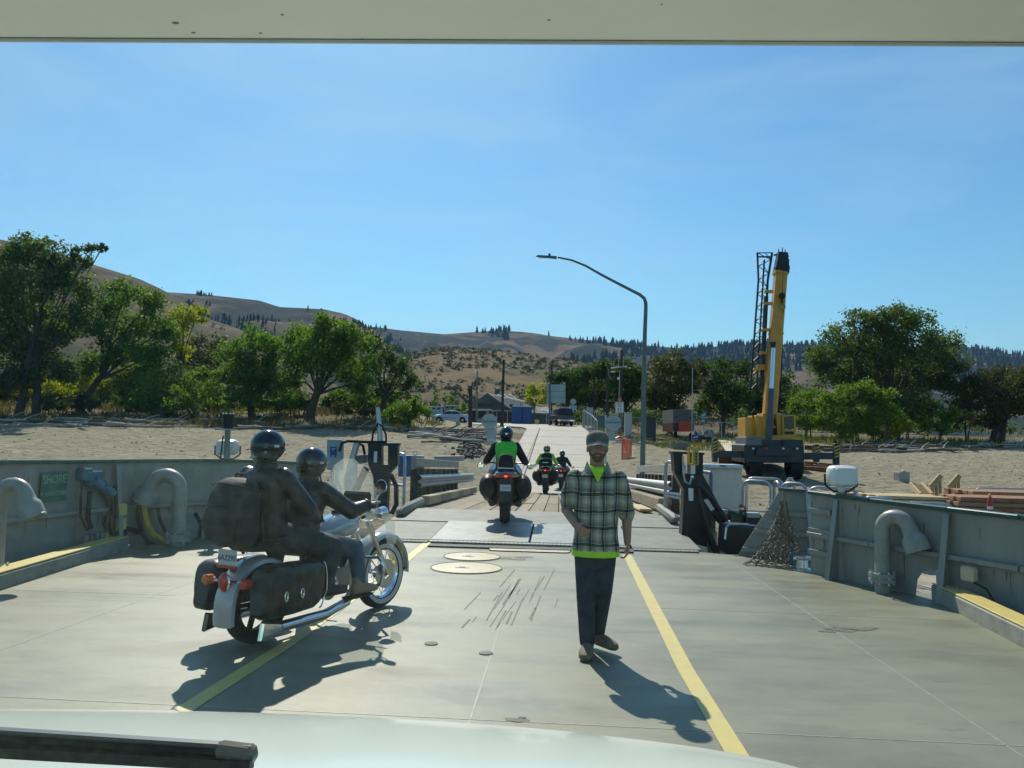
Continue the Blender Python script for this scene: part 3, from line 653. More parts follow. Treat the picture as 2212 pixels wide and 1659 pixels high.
MB().tube([c + V(-0.05, -0.05, -0.1), c + V(-0.09, -0.03, -0.5), c + V(-0.07, -0.02, -1.1), V(plq.x - 0.05, plq.y - 0.05, 0.5)], 0.012, 6).build('cable', blackrub, pt, world=True)
# outlet box by the right bulwark
a = fR[1].lerp(fR[2], 0.62); q = a + NR[1] * 0.12
ob_ = thing('outlet_box', 'small cream outlet box with looped black cable on bulwark', 'junction box', V(q.x, q.y, 0))
z = zat(2103, 1240, q); M = V(q.x, q.y, z)
MB().box(M, (0.16, 0.1, 0.16), math.atan2((fR[2] - fR[1]).y, (fR[2] - fR[1]).x)).build('box', mat('cream_plastic', (0.5, 0.42, 0.3), 0.5), ob_, world=True, bevel=0.02)
e = (fR[1] - fR[2]).normalized()
MB().tube([M + V(0, 0, -0.06), M + e * 0.2 + V(0, 0, -0.12), M + e * 0.28 + V(0, 0, -0.22), M + e * 0.2 + V(0, 0, -0.3), M - e * 0.02 + V(0, 0, -0.26), M - e * 0.25 + V(0, 0, -0.25), V(M.x, M.y, 0.02) - e * 0.25], 0.012, 6).build('cable', blackrub, ob_, world=True, smooth=True)
for k in (-0.26, -0.14): MB().cyl(V(M.x, M.y, 0) + e * k, V(M.x, M.y, 0.2) + e * k, 0.028, n=8).build('conduit_stub', bulk, ob_, world=True)
# mooring bitt
p = W(1733, 1232, z=0); bt = thing('mooring_bitt', 'polished steel mooring bitt with horn beside the net', 'bollard', p)
MB().lathe([(0.13, 0), (0.13, 0.02), (0.08, 0.04), (0.075, 0.14), (0.10, 0.17), (0.10, 0.19), (0.05, 0.2)], n=18).build('post', steel, bt, smooth=True)
MB().tube([V(-0.12, 0, 0.155), V(0, 0, 0.16), V(0.15, 0, 0.16), V(0.32, 0.02, 0.15)], [0.02, 0.036, 0.03, 0.012], 10).build('horn', chrome, bt, smooth=True)
# rust runs on the bulwark plates
rustm = mat('rust_run', (0.16, 0.105, 0.06), 0.85, 0, 0.4, 30)
for feet, T, N_, par in ((fL, TL, NL, BL), (fR[:5] + [W(1752, 1238, z=0)], TR, NR, BR)):
    for i in range(len(N_)):
        for k in range(5):
            f = random.uniform(0.05, 0.95); z0 = random.choice((T[i].z * random.uniform(0.8, 0.97), T[i].z * 0.44)); L = random.uniform(0.06, 0.3); w = random.uniform(0.004, 0.012); a = feet[i].lerp(feet[i + 1], f) + N_[i] * 0.0075; e = (feet[i + 1] - feet[i]).normalized()
            MB().add([a + e * w + V(0, 0, z0), a - e * w + V(0, 0, z0), a - e * w * 0.3 + V(0, 0, z0 - L), a + e * w * 0.3 + V(0, 0, z0 - L)], [(0, 1, 2, 3)]).build('rust_run', rustm, par, world=True)
# ================================================================ ramp, landing, towers, railings
def rz_(y): return interp(y, [(13.2, 0.03), (17.0, 0.17), (31.4, -0.42), (36, -0.6)])
ap = thing('ramp_apron', 'steel ramp apron of hinged plates between ferry deck and timber ramp', 'ramp', (-0.4, 13.2, 0))
def slab(x0, x1, y0, y1, th, m, name, par, dz=0.0, label=None):
    return MB().hull([V(x0, y0, rz_(y0) + dz - th), V(x1, y0, rz_(y0) + dz - th), V(x1, y1, rz_(y1) + dz - th), V(x0, y1, rz_(y1) + dz - th), V(x0, y0, rz_(y0) + dz), V(x1, y0, rz_(y0) + dz), V(x1, y1, rz_(y1) + dz), V(x0, y1, rz_(y1) + dz)]).build(name, m, par, world=True, bevel=0.006, label=label)
plate2 = mat('glare_pale_plate', (0.30, 0.31, 0.275), 0.42, 0.1, 0.12, 4, col2=(0.18, 0.19, 0.165), bump=0.12, bscale=30, detail=8)  # paler than the outer plates: glare is put into the colour
slab(-3.1, -2.03, 13.22, 15.2, 0.03, plate, 'flap_plate', ap)
slab(-2.0, -0.46, 13.05, 15.2, 0.04, plate2, 'flap_plate', ap, 0.03, 'flap plate with glare painted as a paler tone')
slab(-0.43, 1.12, 13.05, 15.2, 0.04, plate2, 'flap_plate', ap, 0.03, 'flap plate with glare painted as a paler tone')
slab(1.15, 2.2, 13.0, 15.2, 0.03, plate, 'flap_plate', ap)
slab(-3.1, 2.25, 15.22, 17.0, 0.05, plate, 'transition_plate', ap, 0.012)
# comb teeth at the hinge
for x0, x1, y, dz in ((-3.1, -2.03, 13.1, 0.0), (-2.0, 1.12, 12.95, 0.03), (1.15, 2.15, 12.9, 0.0)):
    x = x0
    while x < x1 - 0.02:
        MB().box((x + 0.03, y, 0.012 + dz), (0.061, 0.17, 0.024)).build('comb_tooth', plate2 if dz else plate, ap, world=True); x += 0.066
for k in range(5):
    MB().box((-0.42, 12.50 + 0.075 * k + (0.1 if k else 0.1), 0.012), (3.1, 0.05, 0.024)).build('rubber_seal', blackrub if k % 2 == 0 else plate, ap, world=True)
# curb rails at the apron sides
for x, nm in ((-3.0, 'l'), (2.15, 'r')):
    MB().tube([V(x, 15.6, rz_(15.6) + 0.10), V(x, 15.7, rz_(15.7) + 0.11), V(x, 18.0, rz_(18) + 0.11), V(x, 18.1, rz_(18) + 0.1)], [(0.05, 0.05), (0.095, 0.095), (0.095, 0.095), (0.05, 0.05)], 8).build('curb_rail', plate, ap, world=True, smooth=True)
# timber ramp
tr_ = thing('timber_ramp', 'weathered timber plank ramp sloping down to the concrete road', 'ramp', (-0.4, 17, 0))
x = -2.25; k = 0
plankm = [mat('ramp_plank_%d' % i, c, 0.9, 0, 0.25, 4, bump=0.5, bscale=14, stretch=(3, 0.6, 1)) for i, c in enumerate(((0.28, 0.235, 0.155), (0.24, 0.20, 0.13), (0.315, 0.265, 0.18)))]
while x < 1.75:
    w = random.uniform(0.26, 0.32)
    for y0, y1 in ((17.02, 21.3 + random.uniform(-.3, .3)), (21.3, 25.8), (25.8, 31.4)):
        slab(x, x + w - 0.02, y0 + 0.01, y1 - 0.01 if y1 < 30 else y1, 0.09, random.choice(plankm), 'plank', tr_, random.uniform(-0.008, 0.008))
    x += w
edgem = mat('dusty_edge_board', (0.26, 0.235, 0.175), 0.9, 0, 0.15, 3, bump=0.3)
slab(-3.3, -2.28, 17.02, 31.4, 0.08, edgem, 'edge_board', tr_, -0.02); slab(1.78, 2.75, 17.02, 31.4, 0.08, edgem, 'edge_board', tr_, -0.02)
for i, (y0, y1) in enumerate(((18.3, 20.0), (20.15, 21.8), (22.0, 23.4), (23.6, 24.7), (25.0, 26.6), (26.9, 28.6))):
    MB().bar(V(-2.95, y0, rz_(y0) + 0.12), V(-2.93, y1, rz_(y1) + 0.12), 0.2, 0.2).build('curb_block', woodg if i % 2 else mat('tan_curb_timber', (0.40, 0.31, 0.2), 0.8, 0, 0.2, 6, bump=0.3), tr_, world=True, bevel=0.015)
for i, (y0, y1, h, dx) in enumerate(((18.4, 22.2, 0.28, 0), (22.3, 26.2, 0.28, 0), (26.3, 30, 0.28, 0), (18.0, 20.6, 0.06, -0.45))):
    MB().bar(V(2.32 + dx, y0, rz_(y0) + 0.02 + h / 2), V(2.32 + dx, y1, rz_(y1) + 0.02 + h / 2), 0.3, h).build('curb_beam', mat('weathered_beam', (0.30, 0.245, 0.17), 0.9, 0, 0.35, 7, bump=0.6, bscale=25) if h > .1 else woodl, tr_, world=True, bevel=0.02)
# railings
def wbeam(par, pts, m):
    prof = [(0.0, 0.155), (0.03, 0.15), (0.08, 0.10), (0.08, 0.06), (0.0, 0.02), (0.0, -0.02), (0.08, -0.06), (0.08, -0.10), (0.03, -0.15), (0.0, -0.155)]
    side = 1 if pts[0].x < 0 else -1
    rings = [[p + V(side * a, 0, b_) for a, b_ in prof] + [p + V(side * (a - 0.008), 0, b_) for a, b_ in reversed(prof)] for p in pts]
    return MB().ring(rings).build('guard_beam', m, par, world=True, smooth=True)
postm = mat('dark_timber_post', (0.06, 0.052, 0.042), 0.85, 0, 0.3, 8, bump=0.3)
toprail = mat('grey_timber_rail', (0.30, 0.30, 0.26), 0.8, 0, 0.2, 5, bump=0.3, stretch=(4, 0.6, 4))
def railing(x, ys, y0, y1, ht, lab, tail):
    t = thing('ramp_railing', lab, 'railing', (x, y0, rz_(y0)))
    s = 1 if x < 0 else -1
    Y = list(np.linspace(y0, y1, 5))
    for i in range(4): MB().bar(V(x, Y[i] + .01, rz_(Y[i]) + ht - 0.09), V(x, Y[i + 1] - .01, rz_(Y[i + 1]) + ht - 0.09), 0.12, 0.2).build('top_rail', toprail, t, world=True, bevel=0.01)
    for y in ys: MB().box((x - 0.02 * s, y, rz_(y) + (ht - 0.16) / 2 - 0.12), (0.16, 0.26, ht - 0.08)).build('post', postm, t, world=True, bevel=0.008)
    wbeam(t, [V(x + 0.12 * s, y, rz_(y) + 0.52) for y in np.linspace(y0, y1 + tail, 6)], mat('weathered_galv', (0.33, 0.36, 0.36), 0.5, 0.45, 0.2, 4))
    MB().bar(V(x + 0.03 * s, y0, rz_(y0) + 0.02), V(x + 0.03 * s, y1, rz_(y1) + 0.02), 0.1, 0.3).build('bottom_beam', postm, t, world=True)
    return t
railing(-3.35, np.arange(19.3, 27.5, 0.95), 19, 27.2, 1.05, 'timber posted railing with a steel guard beam leading past the leaning stop sign back', 4)
railing(2.55, np.arange(18.6, 27.5, 0.85), 18.2, 27.2, 1.05, 'timber posted railing with a steel guard beam at the street lamp', 3)
# pipe stanchions
def pipeloop(name, lab, a, b_, h, r=0.035, mid=(0.5,), rz=0.14, m=galv, legs=True, cat='railing', group=None):
    a, b_ = V(*a), V(*b_); t = thing(name, lab, cat, a, group=group); e = (b_ - a); e.z = 0; L = e.length; e = e / L; dz = (b_.z - a.z)
    pts = [a, a + V(0, 0, h - rz)] + [a + e * (rz - rz * math.cos(k)) + V(0, 0, h - rz + rz * math.sin(k)) for k in (rad(30), rad(60), rad(90))]
    q = [b_ - e * (rz - rz * math.cos(k)) + V(0, 0, h - rz + rz * math.sin(k)) for k in (rad(90), rad(60), rad(30))] + [b_ + V(0, 0, h - rz), b_]
    MB().tube(pts + q, r, 10).build('pipe_frame', m, t, world=True, smooth=True)
    for f in mid: MB().cyl(a + V(0, 0, h * f), b_ + V(0, 0, h * f), r * 0.85, n=8).build('mid_rail', m, t, world=True, smooth=True)
    return t
a = W(872, 1090, 18.3); b_ = W(838, 1090, 18.9); pipeloop('pipe_gate', 'galvanised pipe frame joining the timber railing to the black hopper tower', V(a.x, a.y, 0.1), V(b_.x, b_.y, 0.1), 1.15, mid=(0.4,))
a = W(1437, 1100, 17.0); b_ = W(1478, 1100, 16.2); pipeloop('pipe_gate', 'galvanised pipe frame joining guard beams to the black winch tower', V(a.x, a.y, 0.0), V(b_.x, b_.y, 0.0), 1.25, mid=(0.45, 0.5))
a = W(1535, 1130, 15.6); b_ = W(1500, 1130, 16.4); pipeloop('pipe_gate', 'dark blue pipe frame in front of the white cabinet', V(a.x, a.y, -0.4), V(b_.x, b_.y, -0.4), 1.5, m=mat('bluegrey_paint', (0.10, 0.14, 0.16), 0.45), rz=0.05)
# left tower : black steel hopper on a column
d = 17.2
def px2(x, y, dd=None): return W(x, y, d if dd is None else dd)
tw = thing('lift_tower', 'black steel lift tower with hopper shaped head and swivel pole', 'tower', V(px2(828, 1100).x, px2(828, 1100).y, 0))
def slabpoly(pts, th, m, name, par, dd=None, world=True, bevel=0.006): return MB().prism([px2(x, y, dd) for x, y in pts], _h * th).build(name, m, par, world=world, bevel=bevel)
slabpoly([(795, 962), (824, 962), (824, 1004), (795, 1004)], 0.3, blacks, 'head_plate', tw)
slabpoly([(838, 962), (859, 962), (859, 1004), (838, 1004)], 0.3, blacks, 'head_plate', tw)
slabpoly([(794, 957), (861, 957), (861, 963), (794, 963)], 0.36, blacks, 'top_flange', tw)
slabpoly([(795, 1003.5), (859, 1003.5), (842, 1022), (836, 1085), (808, 1085), (806, 1030)], 0.28, blacks, 'column', tw)
slabpoly([(808, 1085.5), (836, 1085.5), (838, 1112), (806, 1112)], 0.28, blacks, 'column_foot', tw)
slabpoly([(808, 975), (815, 975), (814, 999), (807, 999)], 0.01, whitep, 'reflector_strip', tw, d - 0.03)
MB().cyl(px2(822, 957, d + .15), px2(816, 880, d + .15), 0.06, 0.045, 10).build('swivel_pole', galv, tw, world=True, smooth=True)
MB().tube([px2(803, 955, d + .1), px2(806, 935, d + .1), px2(816, 915, d + .1), px2(826, 920, d + .1), px2(834, 940, d + .1), px2(834, 957, d + .1)], 0.022, 6).build('hose', blackrub, tw, world=True, smooth=True)
MB().tube([px2(733, 975, d + .1), px2(739, 957, d + .1), px2(752, 953, d + .1), px2(795, 955, d + .1), px2(832, 955, d + .1)], 0.03, 6).build('crossarm', blacks, tw, world=True)
MB().tube([px2(828, 1030), px2(846, 1028), px2(856, 1050), px2(856, 1090), px2(846, 1110)], 0.05, 8).build('hose', blackrub, tw, world=True, smooth=True)
cabm = mat('cabinet_grey', (0.34, 0.38, 0.38), 0.45, 0.1, 0.1, 4)
cb = thing('control_cabinet', 'grey electrical cabinet with blue label on pipe legs', 'cabinet', V(px2(722, 1090, 17.4).x, px2(722, 1090, 17.4).y, 0))
slabpoly([(706, 949), (739, 950), (738, 1017), (705, 1015)], 0.22, cabm, 'case', cb, 17.4, bevel=0.02)
slabpoly([(713, 965), (727, 965.5), (726.5, 988), (713, 987)], 0.006, mat('label_blue', (0.015, 0.06, 0.25), 0.5), 'blue_label', cb, 17.385)
for y, w in ((969, 5), (972, 3), (985, 4)): slabpoly([(720 - w, y - .6), (720 + w, y - .6), (720 + w, y + .6), (720 - w, y + .6)], 0.004, whitep, 'label_line', cb, 17.38)
for x in (718, 728): MB().tube([px2(x, 1016, 17.5), px2(x, 1040, 17.5), px2(x + 8, 1054, 17.5), px2(x + 12, 1115, 17.5)], 0.035, 8).build('conduit', galv, cb, world=True, smooth=True)
d = 17.6
ad = thing('actuator_arms', 'greasy pivoting lift arms with grey motor head seen through the motorcycle screen', 'machinery', V(px2(760, 1100).x, px2(760, 1100).y, 0))
MB().bar(px2(772, 955), px2(748, 1040), 0.14, 0.12).build('lift_arm', galv, ad, world=True, bevel=0.02)
MB().bar(px2(748, 1040), px2(756, 1090), 0.14, 0.12).build('lift_arm', galv, ad, world=True, bevel=0.02)
slabpoly([(763, 985), (792, 982), (790, 1000), (765, 1004)], 0.25, mat('dark_grey_casting', (0.10, 0.12, 0.13), 0.5), 'motor_head', ad)
MB().tube([px2(775, 958), px2(784, 962), px2(788, 982)], 0.03, 6).build('hydraulic_line', blackrub, ad, world=True)
MB().bar(px2(792, 1010), px2(768, 1060), 0.2, 0.12).build('brace', blacks, ad, world=True)
MB().bar(px2(762, 1000), px2(762, 1110), 0.16, 0.16).build('column', galv, ad, world=True)
MB().cyl(px2(738, 1088), px2(800, 1085), 0.03, n=8).build('cross_pipe', galv, ad, world=True)
# blue steel box by left tower and small tan boxes along shore edge
bl = thing('steel_box', 'blue and grey steel box with lifting eyes beside the railing', 'box', V(px2(885, 1000, 20.5).x, px2(885, 1000, 20.5).y, 0.5))
slabpoly([(860, 984), (887, 984), (887, 1030), (860, 1030)], 0.5, mat('box_blue', (0.03, 0.12, 0.32), 0.5), 'blue_half', bl, 20.5)
slabpoly([(887.3, 984), (912, 985), (912, 1030), (887.3, 1030)], 0.5, concm, 'grey_half', bl, 20.5)
for x in (873, 897): MB().torus(px2(x, 979, 20.7), 0.05, 0.012, _h, 12, 6).build('lifting_eye', steel, bl, world=True)
cx = thing('concrete_slab', 'pale concrete slab block behind the timber railing', 'block', W(965, 992, 29)); slabpoly([(938, 986), (1000, 985), (1001, 996), (938, 997)], 0.8, concm, 'block', cx, 29)
# right tower: black winch tower with gusset, yellow control pendant
d = 14.3
rt = thing('winch_tower', 'black steel winch tower with sloping gusset and white reflector strips', 'tower', V(px2(1500, 1170).x, px2(1500, 1170).y, 0))
slabpoly([(1455, 979), (1475, 981), (1475, 1022), (1458, 1020)], 0.3, blacks, 'head_plate', rt)
slabpoly([(1492, 982), (1519, 982), (1519, 1025), (1492, 1025)], 0.3, blacks, 'head_plate', rt)
slabpoly([(1453, 975), (1522, 978), (1522, 983), (1453, 980)], 0.36, blacks, 'top_flange', rt)
slabpoly([(1457, 1020.5), (1519, 1025.5), (1532, 1050), (1575, 1130), (1572, 1150), (1540, 1110), (1527, 1182), (1472, 1168), (1478, 1060)], 0.26, blacks, 'column', rt)
for pts in ([(1492, 1000), (1502, 1000), (1502, 1024), (1492, 1024)], [(1487, 1054), (1498, 1055), (1498, 1082), (1488, 1082)], [(1520, 1080), (1529, 1077), (1544, 1100), (1536, 1104)]):
    slabpoly(pts, 0.008, whitep, 'reflector_strip', rt, d - 0.05)
MB().tube([px2(1475, 985, d - .1), px2(1476, 1020, d - .1), px2(1480, 1040, d - .1), px2(1490, 1046, d - .1), px2(1494, 1030, d - .1)], 0.018, 6).build('cable', galv, rt, world=True, smooth=True)
MB().tube([px2(1500, 1047, d - .1), px2(1512, 1050, d - .1), px2(1540, 1080, d - .1), px2(1565, 1115, d - .1), px2(1575, 1150, d - .1), px2(1570, 1170, d - .1)], 0.04, 8).build('hose', blackrub, rt, world=True, smooth=True)
MB().tube([px2(1510, 1055, d - .12), px2(1516, 1090, d - .12), px2(1530, 1140, d - .12), px2(1545, 1195, d - .12)], 0.022, 6).build('chain', mat('rusty_chain', (0.06, 0.045, 0.035), 0.8), rt, world=True)
MB().bar(px2(1520, 1130, d), px2(1550, 1200, d), 0.1, 0.1).build('brace', blacks, rt, world=True)
MB().cyl(px2(1574, 1125, d), px2(1600, 1175, d), 0.025, n=8).build('steel_rod', steel, rt, world=True)
MB().ball(px2(1495, 1030, d - .15), 0.035, 10, 6).build('knob', chrome, rt, world=True)
slabpoly([(1486, 1090), (1540, 1086), (1541, 1140), (1486, 1144)], 0.3, blacks, 'winch_drum_guard', rt, d + 0.35)
cp = thing('control_pendant', 'yellow control pendant with handle and dark buttons on winch tower', 'controller', px2(1500, 1005, d - .2))
yel = mat('pendant_yellow', (0.55, 0.38, 0.05), 0.45, 0, 0.1, 8)
slabpoly([(1497, 967), (1510, 967), (1510, 1005), (1496, 1004)], 0.1, yel, 'case', cp, d - 0.25, bevel=0.012)
MB().tube([px2(1497, 1003, d - .2), px2(1488, 1003, d - .2), px2(1488, 967, d - .2), px2(1498, 967, d - .2)], 0.022, 6).build('handle', yel, cp, world=True)
for i in range(4): MB().cyl(px2(1504, 980 + 6.5 * i, d - .26), px2(1504, 980 + 6.5 * i, d - .275), 0.02, n=12).build('button', mat('button_blue', (0.02, 0.06, 0.09), 0.4), cp, world=True)
MB().cyl(px2(1504, 973, d - .26), px2(1504, 973, d - .275), 0.018, n=12).build('lamp_button', cabm, cp, world=True)
wc = thing('cabinet', 'tall off white cabinet with grey frame behind the winch tower', 'cabinet', V(px2(1563, 1103, 17.2).x, px2(1563, 1103, 17.2).y, -0.3))
offw = mat('offwhite_panel', (0.66, 0.62, 0.50), 0.6, 0, 0.12, 2.5)
slabpoly([(1524, 1010), (1603, 1012), (1603, 1108), (1524, 1106)], 0.6, offw, 'case', wc, 17.2)
slabpoly([(1520, 1003), (1606, 1005), (1606, 1012.5), (1520, 1010.5)], 0.7, galv, 'top_frame', wc, 17.1)
MB().box(px2(1594, 1050, 17.15), (0.02, 0.02, 0.1)).build('latch', galv, wc, world=True)
slabpoly([(1556, 1004.5), (1568, 1004.8), (1568, 1008), (1556, 1008)], 0.01, bluecas, 'maker_badge', wc, 17.08)
# winch and black tank right of the tower
wi = thing('winch', 'black cylindrical winch with mounting lugs behind the tower', 'winch', V(px2(1600, 1150, 14.6).x, px2(1600, 1150, 14.6).y, -0.3))
MB().cyl(px2(1566, 1121, 14.8), px2(1602, 1121, 14.9), 0.20, n=20).build('drum', mat('greasy_drum', (0.05, 0.048, 0.03), 0.35, 0.4), wi, world=True, smooth=True)
MB().cyl(px2(1602, 1121, 14.9), px2(1605, 1121, 14.9), 0.27, n=20).build('drum_flange', blacks, wi, world=True)
MB().box(px2(1622, 1122, 15), (0.35, 0.3, 0.22)).build('gearbox', blacks, wi, world=True, bevel=0.05)
for x, y in ((1575, 1105), (1620, 1112)): MB().box(px2(x, y, 14.8), (0.3, 0.2, 0.08)).build('lug', cabm, wi, world=True)
bt_ = thing('fluid_tank', 'glossy black steel tank with rounded edges beside the wing plate', 'tank', V(px2(1600, 1195, 13.3).x, px2(1600, 1195, 13.3).y, 0))
slabpoly([(1568, 1140), (1575, 1134), (1636, 1137), (1640, 1200), (1566, 1198)], 0.5, blacks, 'tank_body', bt_, 13.3, bevel=0.04)
MB().tube([px2(1566, 1165, 13.28), px2(1569, 1140, 13.28), px2(1575, 1134, 13.28), px2(1600, 1133, 13.28), px2(1632, 1136, 13.28)], 0.018, 6).build('rim', steel, bt_, world=True)
hp = thing('hydrant_post', 'short pale green valve post at the tower foot', 'valve', V(px2(1538, 1185, 14.6).x, px2(1538, 1185, 14.6).y, 0))
MB().lathe([(0.09, -0.3), (0.09, 0.1), (0.06, 0.14), (0.06, 0.3), (0.09, 0.33), (0.03, 0.4)], n=12).build('post', mat('pale_green_paint', (0.35, 0.42, 0.28), 0.5), hp, smooth=True)
# pier rails beyond the right bulwark
GRP = 'galvanised pipe rails along the work float'
zf = -0.55
for i, (xa, ya, xb, yb, dd, h) in enumerate(((1604, 1125, 1665, 1125, 16.6, 1.02), (1672, 1130, 1684, 1130, 15.9, 0.95), (1688, 1130, 1742, 1132, 15.5, 0.98), (1748, 1130, 1852, 1140, 15.0, 0.92), (1860, 1150, 1935, 1160, 14.5, 0.86), (1950, 1160, 2062, 1170, 14.2, 0.86), (1612, 1125, 1690, 1128, 18.5, 1.05))):
    a = W(xa, ya, dd); b_ = W(xb, yb, dd - 0.3); 
    top = (1038, 1040, 1043, 1052, 1074, 1086, 1032)[i]
    z1 = W(xa, top, dd).z
    pipeloop('pier_rail', 'shiny galvanised pipe rail loop on the work float beyond the bulwark', V(a.x, a.y, zf), V(b_.x, b_.y, zf - (0.0)), z1 - zf, 0.03, (0.5,), group=GRP)
for i, (xa, xb, top, dd) in enumerate(((1698, 1716, 1033, 19), (1992, 2004, 1049, 20), (2106, 2240, 1055, 19))):
    a = W(xa, 1130, dd); b_ = W(xb, 1132, dd); z1 = W(xa, top, dd).z
    pipeloop('pier_rail', 'shiny galvanised pipe rail loop on the work float beyond the bulwark', V(a.x, a.y, zf), V(b_.x, b_.y, zf), z1 - zf, 0.03, (), group=GRP)
fl_ = thing('work_float', 'low timber work float behind the bulwark carrying lumber', 'float', (9, 18.5, -1.2))
pts = [W(1570, 1130, 19.5), W(1700, 1130, 13.6), W(2350, 1200, 11.5), W(2600, 1130, 24), W(1750, 1100, 24)]
MB().prism([V(p.x, p.y, -1.35) for p in pts], (0, 0, 0.75)).build('float_deck', mat('float_decking', (0.30, 0.27, 0.21), 0.85, 0, 0.25, 3, bump=0.3), fl_, world=True)
# rope net
nt = thing('rope_net', 'knotted grey rope cargo net hanging gathered beside the wing plate', 'net', W(1680, 1228, z=0))
dn = dW - 0.30; top = W(1692, 1078, dn); nb = MB(); NU, NVv = 36, 30; NG = {}
for i in range(NU):
    u = i / (NU - 1) * 2 - 1
    for j in range(NVv):
        v = j / (NVv - 1)
        wdt = (0.05 + 0.36 * v ** 1.4); fold = 0.055 * math.sin(i * 2.1 + 0.6 * v) * (0.3 + v) + random.gauss(0, 0.006)
        NG[i, j] = V(top.x + u * wdt - 0.18 * v ** 2.2 + random.gauss(0, 0.007) + (0.04 * math.sin(v * 9 + i)) * v, top.y + fold - 0.12 * v - abs(u) * 0.05 * v, max(0.012, top.z * (1 - v ** 0.92) + random.gauss(0, 0.008) - 0.03 * abs(u) * (1 - v)))
for i in range(NU - 1):
    for j in range(NVv - 1):
        a, b_ = (NG[i, j], NG[i + 1, j + 1]) if (i + j) % 2 == 0 else (NG[i + 1, j], NG[i, j + 1])
        nb.tube([a, (a + b_) / 2 + V(0, -0.006, -0.004), b_], 0.0075, 4, cap=False)
nb.build('rope_mesh', mat('net_rope', (0.20, 0.175, 0.13), 0.9, 0, 0.3, 20), nt, world=True)
MB().tube([top + V(0, 0, 0.12), top + V(0.02, -0.05, -0.2), top + V(0.06, -0.08, -0.6), V(top.x + 0.06, top.y - 0.22, 0.3)], 0.02, 6).build('hauling_rope', MATS['net_rope'], nt, world=True)
MB().cyl(V(top.x + 0.08, top.y - 0.26, 0.01), V(top.x + 0.07, top.y - 0.22, 0.22), 0.022, n=8).build('blue_pipe', bluecas, nt, world=True)
# concrete approach road

road = None
conc_road = mat('dusty_concrete_road', (0.29, 0.27, 0.22), 0.75, 0, 0.16, 0.7, bump=0.2, bscale=12, col2=(0.37, 0.345, 0.285))
vs, fs = [], []
Ys = [31.2, 34, 40, 46, 52, 58, 64, 70, 76, 79, 82, 86, 92, 100, 112]
for y in Ys:
    xl = ROADC - ROADW - (0 if y < 78 else (y - 78) * 0.55 if y < 100 else 12 + (y - 100)); xr = ROADC + ROADW + (0.4 if y < 78 else (y - 78) * 0.3 if y < 100 else 6.6)
    vs += [(xl, y, road_z(y) + (0.22 if y < 33 else 0.05)), (xr, y, road_z(y) + (0.22 if y < 33 else 0.05))]
for i in range(len(Ys) - 1): fs.append((2 * i, 2 * i + 1, 2 * i + 3, 2 * i + 2))
road = struct(MB().add(vs, fs).build('road', conc_road))
jm = mat('road_joint', (0.16, 0.145, 0.12), 0.9)
for y in (40, 47, 54, 61, 68, 75): MB().bar(V(ROADC - ROADW, y, road_z(y) + 0.052), V(ROADC + ROADW, y, road_z(y) + 0.052), 0.07, 0.008).build('joint', jm, road)
MB().bar(V(-1.9, 34, road_z(34) + 0.053), V(-1.9, 78, road_z(78) + 0.053), 0.06, 0.008).build('joint', jm, road)
# ================================================================ people
skinm = mat('skin', (0.36, 0.20, 0.135), 0.55, 0, 0.1, 12)
leather = mat('black_leather', (0.015, 0.015, 0.014), 0.38, 0, 0.4, 14, bump=0.7, bscale=11)
denim = mat('dark_denim', (0.028, 0.038, 0.052), 0.85, 0, 0.35, 9, bump=0.25, bscale=14)
jeans = mat('blue_jeans', (0.06, 0.10, 0.15), 0.85, 0, 0.3, 9, bump=0.25, bscale=14)
bootm = mat('worn_brown_boot', (0.17, 0.13, 0.085), 0.75, 0, 0.3, 14, bump=0.2)
blackboot = mat('black_boot', (0.015, 0.015, 0.015), 0.5, 0, 0.3, 14)
neon = mat('neon_yellow_cloth', (0.42, 0.78, 0.03), 0.75, 0, 0.1, 10, bump=0.15, bscale=18)
neong = mat('neon_green_cloth', (0.10, 0.62, 0.05), 0.7, 0, 0.12, 8, bump=0.2, bscale=14)
gloss = mat('gloss_black', (0.008, 0.009, 0.011), 0.12, 0, 0.2, 6, coat=0.6)
blackcloth = mat('black_textile', (0.014, 0.015, 0.016), 0.7, 0, 0.3, 12, bump=0.25, bscale=18)
hairm = mat('brown_hair', (0.05, 0.033, 0.02), 0.6, 0, 0.3, 60)
greyhair = mat('grey_hair', (0.18, 0.17, 0.15), 0.6, 0, 0.3, 60)
